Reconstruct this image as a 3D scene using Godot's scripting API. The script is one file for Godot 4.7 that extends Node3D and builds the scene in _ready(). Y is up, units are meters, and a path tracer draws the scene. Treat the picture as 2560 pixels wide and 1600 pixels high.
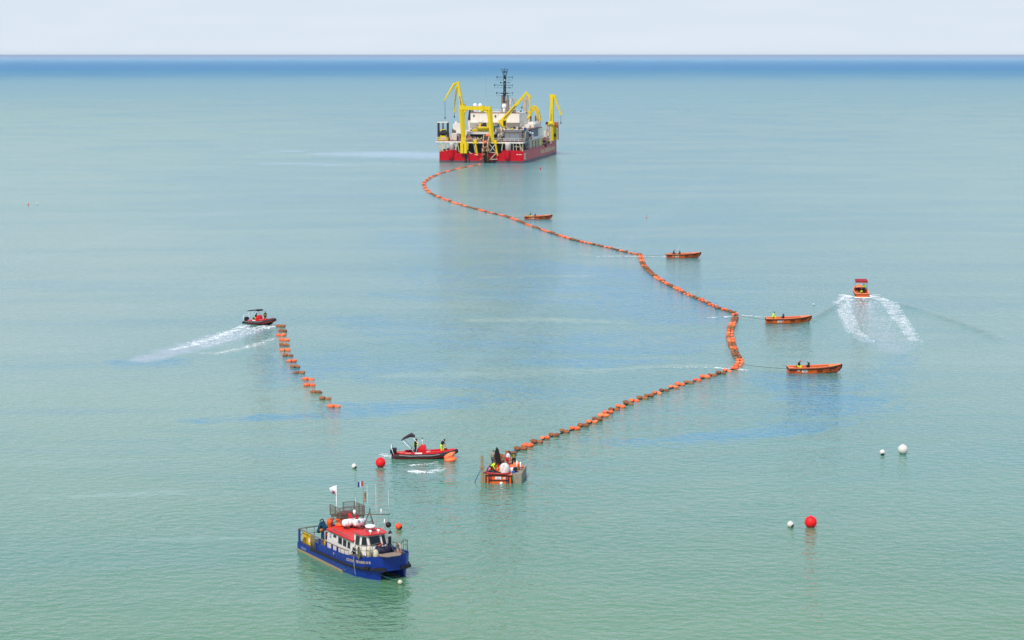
extends Node3D
# Floated cable landing: a cable ship, a long string of paired float bags, workboats and buoys on a calm turbid sea.
# x right, y up, -z seaward; the sea surface is y = 0 and the drone that took the photograph hovers over the origin.

const HALF := 0.272
var mats := {}
var wear: ImageTexture
var streaks: ImageTexture

func _ready():
	var cam := Camera3D.new()
	cam.name = "camera"
	cam.position = Vector3(0, 41.6, 0)
	cam.rotation_degrees = Vector3(-7.2660, 0, 0)
	cam.fov = 17.4923
	cam.near = 0.5
	cam.far = 120000.0
	add_child(cam)
	cam.current = true
	var env := Environment.new()
	env.background_mode = Environment.BG_SKY
	env.sky = make_sky()
	env.tonemap_mode = Environment.TONE_MAPPER_LINEAR
	env.tonemap_exposure = 1.0
	env.sdfgi_enabled = true
	env.ssao_enabled = true
	env.ssil_enabled = true
	env.fog_enabled = true
	env.fog_density = 0.000040
	env.fog_light_color = Color(0.84, 0.9, 0.98)
	var we := WorldEnvironment.new()
	we.name = "environment"
	we.environment = env
	add_child(we)
	var sun := DirectionalLight3D.new()
	sun.name = "sun"
	sun.light_energy = 1.15
	sun.light_color = Color(1.0, 0.965, 0.91)
	sun.light_angular_distance = 8.0
	sun.shadow_enabled = true
	sun.rotation_degrees = Vector3(-52, -28, 0)
	add_child(sun)
	make_textures()
	build_sea()
	build_all()

func make_sky() -> Sky:
	# pale hazy day: nearly white at the horizon, a soft blue overhead, faint thin cloud
	var m := ProceduralSkyMaterial.new()
	m.sky_top_color = Color(0.62, 0.76, 0.93)
	m.sky_horizon_color = Color(0.868, 0.911, 0.956)
	m.sky_curve = 0.3
	m.sky_energy_multiplier = 1.0
	m.ground_bottom_color = Color(0.80, 0.86, 0.92)
	m.ground_horizon_color = Color(0.868, 0.911, 0.956)
	m.sun_angle_max = 0.0
	var n := FastNoiseLite.new()
	n.seed = 5
	n.noise_type = FastNoiseLite.TYPE_SIMPLEX_SMOOTH
	n.frequency = 1.0
	n.fractal_octaves = 5
	var im := Image.create(2048, 1024, false, Image.FORMAT_RGBA8)
	for y in range(300, 512):
		var el := (512.0 - y) / 1024.0 * PI
		for x in 2048:
			var az := x / 2048.0 * TAU
			var p := Vector3(cos(az) * 9.0, el * 130.0, sin(az) * 9.0)
			var v := n.get_noise_3dv(p)
			var a := clampf((v + 0.02) * 3.2, 0.0, 0.9) * smoothstep(0.0, 0.008, el) * (0.35 + 0.65 * smoothstep(0.0, 0.35, el)) * smoothstep(0.65, 0.3, el)
			if a > 0.004:
				im.set_pixel(x, y, Color(0.34, 0.26, 0.24, a))
	m.sky_cover = ImageTexture.create_from_image(im)
	var sky := Sky.new()
	sky.sky_material = m
	return sky

func make_textures():
	var n := FastNoiseLite.new()
	n.seed = 11
	n.frequency = 0.02
	n.fractal_octaves = 5
	var a := n.get_seamless_image(256, 256)
	n.seed = 23
	n.frequency = 0.05
	var b := n.get_seamless_image(256, 256)
	var im := Image.create(256, 256, false, Image.FORMAT_RGB8)
	var im2 := Image.create(256, 256, false, Image.FORMAT_RGB8)
	for y in 256:
		for x in 256:
			var v := a.get_pixel(x, y).r
			var w := b.get_pixel(x, (y * 5 / 16) % 256).r
			var k := 0.955 + 0.045 * smoothstep(0.3, 0.7, v)
			im.set_pixel(x, y, Color(k, k * (0.985 + 0.015 * v), k * (0.97 + 0.03 * v)))
			var d := 0.55 * smoothstep(0.60, 0.85, w) * smoothstep(0.45, 0.65, v)
			var k2 := 0.95 + 0.05 * v
			im2.set_pixel(x, y, Color(k2 * (1.0 - 0.28 * d), k2 * (1.0 - 0.4 * d), k2 * (1.0 - 0.5 * d)))
	wear = ImageTexture.create_from_image(im)
	streaks = ImageTexture.create_from_image(im2)

# ------------------------------------------------------------------ the sea
var sea_r := PackedFloat32Array()
var sea_a := PackedFloat32Array()
var sea_col := PackedColorArray()
var sea_h := PackedFloat32Array()
var fine := FastNoiseLite.new()

func at(px: float, py: float, y := 0.0) -> Vector3:
	# where the photograph's pixel meets the level y
	var t := deg_to_rad(7.2660)
	var u := (px - 1280.0) / 5200.0
	var v := (800.0 - py) / 5200.0
	var d := Vector3(u, v * cos(t) - sin(t), -cos(t) - v * sin(t))
	return Vector3(0, 41.6, 0) + d * ((y - 41.6) / d.y)

func build_sea():
	var r := 40.0
	while r < 60000.0:
		sea_r.append(r)
		r += maxf(0.5 if r > 118.0 else 8.0, r * r / 62000.0)
	sea_r.append(88000.0)
	var a := -PI
	while a < PI - 0.0001:
		sea_a.append(a)
		a += 0.00072 if absf(a) < HALF + 0.00001 else 0.06
		if a > -HALF - 0.06 and a < -HALF:
			a = -HALF
	sea_a.append(PI)
	var nr := sea_r.size()
	var na := sea_a.size()
	var n := nr * na
	sea_h.resize(n)
	sea_col.resize(n)
	var big := FastNoiseLite.new()
	big.seed = 3
	big.frequency = 1.0
	big.fractal_octaves = 3
	fine.seed = 8
	fine.frequency = 1.0
	fine.fractal_octaves = 2
	var swell := FastNoiseLite.new()
	swell.seed = 17
	swell.frequency = 1.0
	swell.fractal_octaves = 2
	# water colour mixed with painted sky reflection and cloud shade: turbid green inshore, clear blue offshore, drawn out in streaks by the tide
	var stops := [[100.0, Color(0.100, 0.233, 0.088)], [148.0, Color(0.096, 0.227, 0.095)], [175.0, Color(0.079, 0.219, 0.122)], [202.0, Color(0.081, 0.237, 0.162)], [244.0, Color(0.075, 0.241, 0.190)], [291.0, Color(0.055, 0.232, 0.198)], [372.0, Color(0.045, 0.227, 0.208)], [514.0, Color(0.065, 0.238, 0.233)], [772.0, Color(0.095, 0.253, 0.245)], [1343.0, Color(0.137, 0.282, 0.280)], [2129.0, Color(0.149, 0.302, 0.314)], [3006.0, Color(0.139, 0.297, 0.333)], [3785.0, Color(0.098, 0.266, 0.339)], [4575.0, Color(0.038, 0.211, 0.332)], [5780.0, Color(0.009, 0.187, 0.349)], [7846.0, Color(0.009, 0.175, 0.367)], [12208.0, Color(0.035, 0.254, 0.433)], [19980.0, Color(0.190, 0.416, 0.610)], [90000.0, Color(0.260, 0.460, 0.640)]]  # farthest stops paled to paint in the horizon haze
	var pale_near := Color(0.135, 0.268, 0.145)
	var pale_far := Color(0.215, 0.345, 0.262)
	var blue := Color(0.012, 0.21, 0.265)  # slick blue: mirrored sky put into the water's colour
	for i in nr:
		var rr := sea_r[i]
		var cell := (sea_r[mini(i + 1, nr - 1)] - rr)
		var k1 := clampf(2.2 / (2.0 * cell) - 1.0, 0.0, 1.0)
		var k2 := clampf(9.0 / (2.2 * cell) - 1.0, 0.0, 1.0)
		for j in na:
			var x := rr * sin(sea_a[j])
			var z := -rr * cos(sea_a[j])
			var h := 0.0
			if absf(sea_a[j]) < HALF:
				var patch := maxf(0.1, 0.6 + 1.5 * big.get_noise_2d(x * 0.012 + 9.0, z * 0.012))
				if k1 > 0.0:
					h += k1 * patch * 0.022 * swell.get_noise_2d(x * 0.34 + z * 0.12, z * 0.72 - x * 0.13)
				if k2 > 0.0:
					h += k2 * 0.045 * swell.get_noise_2d(x * 0.06 - z * 0.02 + 40.0, z * 0.13 + x * 0.02)
			sea_h[i * na + j] = h
			var b := big.get_noise_2d(x * 0.0042 + z * 0.001, z * 0.0052)
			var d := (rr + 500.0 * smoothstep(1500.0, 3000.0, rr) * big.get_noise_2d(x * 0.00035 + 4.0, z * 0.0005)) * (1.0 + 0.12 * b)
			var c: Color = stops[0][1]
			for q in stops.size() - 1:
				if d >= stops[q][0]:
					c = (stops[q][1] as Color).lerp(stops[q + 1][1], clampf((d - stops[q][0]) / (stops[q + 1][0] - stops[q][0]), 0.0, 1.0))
			var pale := pale_near.lerp(pale_far, smoothstep(165.0, 320.0, rr))
			var near_k := smoothstep(2600.0, 900.0, rr)
			var west := smoothstep(0.02, -0.24, x / rr + 0.10 * b) * smoothstep(130.0, 240.0, rr)
			var east := smoothstep(0.06, 0.25, x / rr + 0.08 * b) * smoothstep(150.0, 300.0, rr) * 0.55
			c = c.lerp(pale, maxf(west * 0.85, east) * near_k)
			var s := big.get_noise_2d(x * 0.011 + 31.0, z * 0.035 + x * 0.004) + 0.4 * fine.get_noise_2d(x * 0.04, z * 0.16)
			if s > 0.0:
				c = c.lerp(pale, minf(s * 0.6, 0.32) * near_k)
			else:
				c = c.lerp(blue, minf(-s * 0.5, 0.3) * near_k * smoothstep(120.0, 240.0, rr))
			sea_col[i * na + j] = c
	paint_sea()
	var verts := PackedVector3Array()
	var norms := PackedVector3Array()
	var uvs := PackedVector2Array()
	verts.resize(n)
	norms.resize(n)
	uvs.resize(n)
	for i in nr:
		for j in na:
			var q := i * na + j
			var rr := sea_r[i]
			var x := rr * sin(sea_a[j])
			var z := -rr * cos(sea_a[j])
			verts[q] = Vector3(x, sea_h[q], z)
			uvs[q] = Vector2(x / 118.0 + z / 700.0, z / 83.0 - x / 900.0)
			var nn := Vector3.UP
			if i > 0 and i < nr - 1 and j > 0 and j < na - 1 and absf(sea_a[j]) < HALF:
				var gr := (sea_h[q + na] - sea_h[q - na]) / (sea_r[i + 1] - sea_r[i - 1])
				var gt := (sea_h[q + 1] - sea_h[q - 1]) / (rr * (sea_a[j + 1] - sea_a[j - 1]))
				var er := Vector3(x / rr, 0, z / rr)
				var et := Vector3(-z / rr, 0, x / rr)
				nn = (Vector3.UP - er * gr - et * gt).normalized()
			norms[q] = nn
	verts.append(Vector3.ZERO)
	norms.append(Vector3.UP)
	uvs.append(Vector2.ZERO)
	sea_col.append(Color(0.133, 0.253, 0.133))
	var arr := []
	arr.resize(Mesh.ARRAY_MAX)
	arr[Mesh.ARRAY_VERTEX] = verts
	arr[Mesh.ARRAY_NORMAL] = norms
	arr[Mesh.ARRAY_TEX_UV] = uvs
	arr[Mesh.ARRAY_COLOR] = sea_col
	var am := ArrayMesh.new()
	var m := StandardMaterial3D.new()
	m.resource_name = "sea_water"
	m.vertex_color_use_as_albedo = true
	m.albedo_color = Color(1, 1, 1)
	m.roughness = 0.14
	m.metallic_specular = 0.42
	var n1 := FastNoiseLite.new()
	n1.seed = 41
	n1.noise_type = FastNoiseLite.TYPE_SIMPLEX
	n1.frequency = 0.028
	n1.fractal_octaves = 4
	n1.fractal_gain = 0.55
	var rip := n1.get_seamless_image(2048, 2048)
	rip.convert(Image.FORMAT_RGBA8)
	rip.bump_map_to_normal_map(6.0)
	m.normal_enabled = true
	m.normal_texture = ImageTexture.create_from_image(rip)
	m.normal_scale = 0.36
	# offshore the wind ruffles the water: rougher, and less of a mirror the farther out
	var limits := [0.0]
	for b in 30:
		limits.append(200.0 * pow(1.122, b))
	limits.append(88001.0)
	var i0 := 0
	for b in 31:
		var idx := PackedInt32Array()
		if b == 0:
			for j in na - 1:
				idx.append_array([n, j, j + 1])
		while i0 < nr - 1 and sea_r[i0] < limits[b + 1]:
			for j in na - 1:
				var q := i0 * na + j
				idx.append_array([q, q + na, q + 1, q + 1, q + na, q + na + 1])
			i0 += 1
		arr[Mesh.ARRAY_INDEX] = idx
		am.add_surface_from_arrays(Mesh.PRIMITIVE_TRIANGLES, arr)
		var mb: StandardMaterial3D = m.duplicate()
		mb.metallic_specular = lerpf(0.62, 0.30, smoothstep(0.0, 12.0, b)) if b < 12 else lerpf(0.30, 0.09, (b - 12) / 18.0)
		mb.roughness = lerpf(0.06, 0.38, b / 30.0)
		am.surface_set_material(b, mb)
	var mi := MeshInstance3D.new()
	mi.name = "sea"
	mi.mesh = am
	mi.set_meta("kind", "structure")
	mi.set_meta("label", "calm turbid green sea turning deep blue towards the horizon")
	add_child(mi)

# ------------------------------------------------------------------ painting the sea
func streak(px: Array, wid: Array, c: Color, k: float, grain := 0.5, ridge := 0.0):
	# px: the streak's course on the water (world x, z); wid: half widths in metres
	var pts := []
	for p in px:
		pts.append(p if p is Vector2 else Vector2(p.x, p.z))
	var lo := 1e9
	var hi := 0.0
	var al := 9.0
	var ah := -9.0
	for i in pts.size():
		var p: Vector2 = pts[i]
		var rr := p.length()
		var an := atan2(p.x, -p.y)
		var w: float = wid[i]
		lo = minf(lo, rr - w)
		hi = maxf(hi, rr + w)
		al = minf(al, an - w / rr)
		ah = maxf(ah, an + w / rr)
	var j0 := 0
	while sea_a[j0] < -HALF:
		j0 += 1
	var ja := maxi(j0, j0 + int((al + HALF) / 0.00072))
	var jb := mini(sea_a.size() - 2, j0 + int((ah + HALF) / 0.00072) + 1)
	var na := sea_a.size()
	for i in sea_r.size():
		var rr := sea_r[i]
		if rr < lo or rr > hi:
			continue
		for j in range(ja, jb):
			if sea_a[j] > HALF:
				break
			var x := rr * sin(sea_a[j])
			var z := -rr * cos(sea_a[j])
			var q := Vector2(x, z)
			var best := -9.0
			for s in pts.size() - 1:
				var a: Vector2 = pts[s]
				var b: Vector2 = pts[s + 1]
				var t := clampf((q - a).dot(b - a) / (b - a).length_squared(), 0.0, 1.0)
				var w := lerpf(wid[s], wid[s + 1], t)
				best = maxf(best, 1.0 - q.distance_to(a.lerp(b, t)) / w)
			if best <= 0.0:
				continue
			var n := fine.get_noise_2d(x * 0.35, z * 0.5) + 0.8 * fine.get_noise_2d(x * 0.05 + 7.0, z * 0.16)
			var f := clampf(k * (smoothstep(0.0, 0.8, best) + grain * n), 0.0, 1.0) * smoothstep(0.0, 0.25, best)
			var v := i * na + j
			sea_col[v] = sea_col[v].lerp(c, f)
			if ridge != 0.0:
				sea_h[v] += ridge * smoothstep(0.0, 1.0, best)

func level(x: float, z: float) -> float:
	# the height of the water at a place near the camera's side of the sea
	var rr := Vector2(x, z).length()
	var an := atan2(x, -z)
	var i := clampi(sea_r.bsearch(rr), 1, sea_r.size() - 1)
	var j := clampi(sea_a.bsearch(an), 1, sea_a.size() - 1)
	return sea_h[i * sea_a.size() + j]

# ------------------------------------------------------------------ building helpers
func mat(key: String, c: Color, rough := 0.6, tex := 1, metal := 0.0, spec := 0.5) -> StandardMaterial3D:
	if mats.has(key):
		return mats[key]
	var m := StandardMaterial3D.new()
	m.resource_name = key
	m.albedo_color = c
	m.roughness = rough
	m.metallic = metal
	m.metallic_specular = spec
	if tex > 0:
		m.albedo_texture = wear if tex == 1 else streaks
		m.uv1_triplanar = true
		m.uv1_scale = Vector3(0.35, 0.35, 0.35) if tex < 3 else Vector3(0.06, 0.06, 0.06)
	mats[key] = m
	return m

var names := {}

func numbered(called: String, parent: Node) -> String:
	var key := str(parent.get_instance_id()) + called
	var k: int = names.get(key, 0)
	names[key] = k + 1
	return called if k == 0 else "%s_%03d" % [called, k]

func S(smooth := false) -> SurfaceTool:
	var st := SurfaceTool.new()
	st.begin(Mesh.PRIMITIVE_TRIANGLES)
	st.set_smooth_group(0 if smooth else -1)
	return st

func obj(called: String, st: SurfaceTool, m: Material, parent: Node) -> MeshInstance3D:
	st.generate_normals()
	st.set_material(m)
	var mi := MeshInstance3D.new()
	mi.mesh = st.commit()
	return put(called, mi, parent)

func put(called: String, mi: MeshInstance3D, parent: Node) -> MeshInstance3D:
	mi.name = numbered(called, parent)
	parent.add_child(mi, true)
	return mi

func tag(o: Node, label: String, category: String, group := "") -> Node:
	o.set_meta("label", label)
	o.set_meta("category", category)
	if group != "":
		o.set_meta("group", group)
	return o

func thing(called: String, label: String, category: String, p: Vector3, heading := 0.0, group := "") -> Node3D:
	var o := Node3D.new()
	o.name = numbered(called, self)
	o.position = p
	o.rotation_degrees.y = -heading
	tag(o, label, category, group)
	add_child(o, true)
	return o

func v(x: float, y: float, d: float) -> Vector3:
	return Vector3(x, y, -d)

func quad(st: SurfaceTool, a: Vector3, b: Vector3, c: Vector3, d: Vector3):
	for p in [a, b, c, a, c, d]:
		st.add_vertex(p)

func tri(st: SurfaceTool, a: Vector3, b: Vector3, c: Vector3):
	st.add_vertex(a)
	st.add_vertex(b)
	st.add_vertex(c)

func box(st: SurfaceTool, c: Vector3, s: Vector3, b := Basis()):
	var x := b.x * s.x * 0.5
	var y := b.y * s.y * 0.5
	var z := b.z * s.z * 0.5
	quad(st, c - x + y + z, c + x + y + z, c + x - y + z, c - x - y + z)
	quad(st, c + x + y - z, c - x + y - z, c - x - y - z, c + x - y - z)
	quad(st, c + x + y + z, c + x + y - z, c + x - y - z, c + x - y + z)
	quad(st, c - x + y - z, c - x + y + z, c - x - y + z, c - x - y - z)
	quad(st, c - x + y - z, c + x + y - z, c + x + y + z, c - x + y + z)
	quad(st, c - x - y + z, c + x - y + z, c + x - y - z, c - x - y - z)

func bx(st: SurfaceTool, x0: float, x1: float, y0: float, y1: float, d0: float, d1: float):
	box(st, Vector3((x0 + x1) / 2, (y0 + y1) / 2, -(d0 + d1) / 2), Vector3(absf(x1 - x0), absf(y1 - y0), absf(d1 - d0)))

func frame(dir: Vector3) -> Basis:
	var d := dir.normalized()
	var u := d.cross(Vector3.UP)
	if u.length() < 0.05:
		u = d.cross(Vector3.RIGHT)
	u = u.normalized()
	return Basis(u, d.cross(u) * -1.0, d)

func bar(st: SurfaceTool, a: Vector3, b: Vector3, w: float, h := -1.0, w2 := -1.0, h2 := -1.0):
	# a rectangular beam, tapering from w x h at a to w2 x h2 at b
	if h < 0.0:
		h = w
	if w2 < 0.0:
		w2 = w
		h2 = h
	var f := frame(b - a)
	loft(st, [rect(a, f.x, f.y, w, h), rect(b, f.x, f.y, w2, h2)])

func rect(c: Vector3, x: Vector3, y: Vector3, w: float, h: float) -> Array:
	x = x * w * 0.5
	y = y * h * 0.5
	return [c + x + y, c - x + y, c - x - y, c + x - y]

func ring(c: Vector3, x: Vector3, y: Vector3, rx: float, ry: float, n: int) -> Array:
	var o := []
	for k in n:
		var t := TAU * k / n
		o.append(c + x * cos(t) * rx + y * sin(t) * ry)
	return o

func loft(st: SurfaceTool, rings: Array, caps := true):
	for i in rings.size() - 1:
		var a: Array = rings[i]
		var b: Array = rings[i + 1]
		var n := a.size()
		for k in n:
			var l := (k + 1) % n
			quad(st, a[k], b[k], b[l], a[l])
	if caps:
		for e in 2:
			var q: Array = rings[0] if e == 0 else rings[-1]
			for k in range(1, q.size() - 1):
				if e == 0:
					tri(st, q[0], q[k], q[k + 1])
				else:
					tri(st, q[0], q[k + 1], q[k])

func sheet(st: SurfaceTool, rings: Array):
	for i in rings.size() - 1:
		for k in rings[i].size() - 1:
			quad(st, rings[i][k], rings[i + 1][k], rings[i + 1][k + 1], rings[i][k + 1])

func tube(st: SurfaceTool, pts: Array, r: float, n := 6, r2 := -1.0):
	if r2 < 0.0:
		r2 = r
	var rings := []
	var prev := Vector3.ZERO
	for i in pts.size():
		var dir: Vector3
		if i == 0:
			dir = pts[1] - pts[0]
		elif i == pts.size() - 1:
			dir = pts[i] - pts[i - 1]
		else:
			dir = (pts[i + 1] - pts[i]).normalized() + (pts[i] - pts[i - 1]).normalized()
		dir = dir.normalized()
		var u := prev
		if i == 0:
			u = frame(dir).x
		u = (u - dir * u.dot(dir)).normalized()
		prev = u
		rings.append(ring(pts[i], u, dir.cross(u), lerpf(r, r2, float(i) / (pts.size() - 1)), lerpf(r, r2, float(i) / (pts.size() - 1)), n))
	loft(st, rings)

func lathe(st: SurfaceTool, base: Vector3, prof: Array, n := 12, b := Basis()):
	# prof: [radius, height] pairs from the bottom up, about b's y
	var rings := []
	for p in prof:
		rings.append(ring(base + b.y * p[1], b.x, -b.z, p[0], p[0], n))
	loft(st, rings)

func ball(st: SurfaceTool, c: Vector3, r: Vector3, n := 12, m := 8, b := Basis(), y0 := -1.0, y1 := 1.0):
	var rings := []
	for i in m + 1:
		var t := lerpf(asin(y0), asin(y1), float(i) / m)
		rings.append(ring(c + b.y * sin(t) * r.y, b.x, -b.z, maxf(cos(t), 0.001) * r.x, maxf(cos(t), 0.001) * r.z, n))
	loft(st, rings)

func prism(st: SurfaceTool, poly: Array, o: Vector3, x: Vector3, y: Vector3, thick: float):
	# a polygon in the plane of x and y through o, with a thickness along their normal
	var pv := PackedVector2Array(poly)
	var t := Geometry2D.triangulate_polygon(pv)
	var nrm := x.cross(y).normalized() * thick * 0.5
	for i in range(0, t.size(), 3):
		var a := pv[t[i]]
		var b := pv[t[i + 1]]
		var c := pv[t[i + 2]]
		if (b - a).cross(c - a) > 0.0:
			var s := b
			b = c
			c = s
		tri(st, o + x * a.x + y * a.y + nrm, o + x * b.x + y * b.y + nrm, o + x * c.x + y * c.y + nrm)
		tri(st, o + x * a.x + y * a.y - nrm, o + x * c.x + y * c.y - nrm, o + x * b.x + y * b.y - nrm)
	var cw := Geometry2D.is_polygon_clockwise(pv)
	for i in pv.size():
		var a := pv[i]
		var b := pv[(i + 1) % pv.size()]
		var p := o + x * a.x + y * a.y
		var q := o + x * b.x + y * b.y
		if cw:
			quad(st, p + nrm, p - nrm, q - nrm, q + nrm)
		else:
			quad(st, p + nrm, q + nrm, q - nrm, p - nrm)

func rail(st: SurfaceTool, pts: Array, h: float, r: float, step: float, bars := 2):
	# stanchions and rails along a run of deck-edge points
	for i in pts.size() - 1:
		var a: Vector3 = pts[i]
		var b: Vector3 = pts[i + 1]
		for k in bars:
			var up := Vector3.UP * h * (k + 1) / bars
			tube(st, [a + up, b + up], r, 4)
		var n := maxi(1, int(round(a.distance_to(b) / step)))
		for k in n + 1:
			var p := a.lerp(b, float(k) / n)
			tube(st, [p, p + Vector3.UP * h], r, 4)

func lattice(st: SurfaceTool, a: Vector3, b: Vector3, w: float, r: float, n: int, w2 := -1.0):
	# a square truss: four chords and zigzag bracing
	if w2 < 0.0:
		w2 = w
	var f := frame(b - a)
	var prev := []
	for i in n + 1:
		var t := float(i) / n
		var q := rect(a.lerp(b, t), f.x, f.y, lerpf(w, w2, t), lerpf(w, w2, t))
		for k in 4:
			tube(st, [q[k], q[(k + 1) % 4]], r * 0.7, 4)
			if i > 0:
				tube(st, [prev[k], q[k]], r, 4)
				tube(st, [prev[k], q[(k + 1) % 4]] if (i + k) % 2 == 0 else [prev[(k + 1) % 4], q[k]], r * 0.7, 4)
		prev = q

func lettering(text: String, size: float, bold := true, serif := true, depth := 0.02) -> TextMesh:
	var t := TextMesh.new()
	t.text = text
	var f := SystemFont.new()
	f.font_names = ["Droid Serif" if serif else "Droid Sans"]
	f.font_weight = 700 if bold else 400
	t.font = f
	t.font_size = 48
	t.pixel_size = size / 48.0
	t.depth = depth
	t.curve_step = 4.0
	return t

func words(called: String, text: String, size: float, p: Vector3, right: Vector3, up: Vector3, m: Material, parent: Node, serif := true, stretch := 1.0) -> MeshInstance3D:
	var mi := MeshInstance3D.new()
	mi.mesh = lettering(text, size, true, serif)
	mi.mesh.surface_set_material(0, m)
	right = right.normalized()
	up = (up - right * up.dot(right)).normalized()
	mi.transform = Transform3D(Basis(right * stretch, up, right.cross(up)), p)
	return put(called, mi, parent)

# hull stations: [d, half beam at the top, top height, half beam at the chine, chine height, keel height]
func hull_at(stn: Array, d: float) -> Array:
	for i in stn.size() - 1:
		if d <= stn[i + 1][0] or i == stn.size() - 2:
			var t := clampf((d - stn[i][0]) / (stn[i + 1][0] - stn[i][0]), 0.0, 1.0)
			var o := []
			for k in 6:
				o.append(lerpf(stn[i][k], stn[i + 1][k], t))
			return o
	return stn[-1]

func hull_side(stn: Array, d: float, k: float, side: float, off := 0.0) -> Vector3:
	# a point on the hull's side: k is 0 at the chine and 1 at the top
	var s := hull_at(stn, d)
	var e := 0.05
	var a := hull_at(stn, d - e)
	var b := hull_at(stn, d + e)
	var p := v(side * lerpf(s[3], s[1], k), lerpf(s[4], s[2], k), d)
	var along := v(side * lerpf(b[3], b[1], k), lerpf(b[4], b[2], k), d + e) - v(side * lerpf(a[3], a[1], k), lerpf(a[4], a[2], k), d - e)
	var up := v(side * s[1], s[2], d) - v(side * s[3], s[4], d)
	var n := along.cross(up).normalized()
	if n.x * side < 0.0:
		n = -n
	return p + n * off

func hull_patch(st: SurfaceTool, stn: Array, d0: float, d1: float, k0: float, k1: float, side: float, off: float, n := 4):
	# a plate lying on the hull's side
	for o in [off, -off]:
		for i in n:
			var a := lerpf(d0, d1, float(i) / n)
			var b := lerpf(d0, d1, float(i + 1) / n)
			quad(st, hull_side(stn, a, k1, side, o), hull_side(stn, b, k1, side, o), hull_side(stn, b, k0, side, o), hull_side(stn, a, k0, side, o))
	for i in n:
		var a := lerpf(d0, d1, float(i) / n)
		var b := lerpf(d0, d1, float(i + 1) / n)
		for k in [k0, k1]:
			quad(st, hull_side(stn, a, k, side, off), hull_side(stn, b, k, side, off), hull_side(stn, b, k, side, -off), hull_side(stn, a, k, side, -off))
	for d in [d0, d1]:
		quad(st, hull_side(stn, d, k0, side, off), hull_side(stn, d, k1, side, off), hull_side(stn, d, k1, side, -off), hull_side(stn, d, k0, side, -off))

func foam(called: String, label: String, spots: Array, seed_: int):
	# flakes of white froth on the water: [x, z, size] each
	var st := S()
	var rng := RandomNumberGenerator.new()
	rng.seed = seed_
	for s in spots:
		var c := Vector3(s[0], level(s[0], s[1]) + 0.025, s[1])
		var n := 6
		var q := []
		var ph := rng.randf() * TAU
		for k in n:
			var t := TAU * k / n
			var rr: float = s[2] * rng.randf_range(0.45, 1.0)
			q.append(c + Vector3(cos(t + ph * 0.2) * rr * 1.7, rng.randf_range(0.0, 0.02), sin(t) * rr))
		for k in n:
			tri(st, c + Vector3.UP * 0.03, q[k], q[(k + 1) % n])
	var o := obj(called, st, mat("froth", Color(0.93, 0.95, 0.95), 0.8, 0), self)
	tag(o, label, "foam")
	o.set_meta("kind", "stuff")

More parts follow.
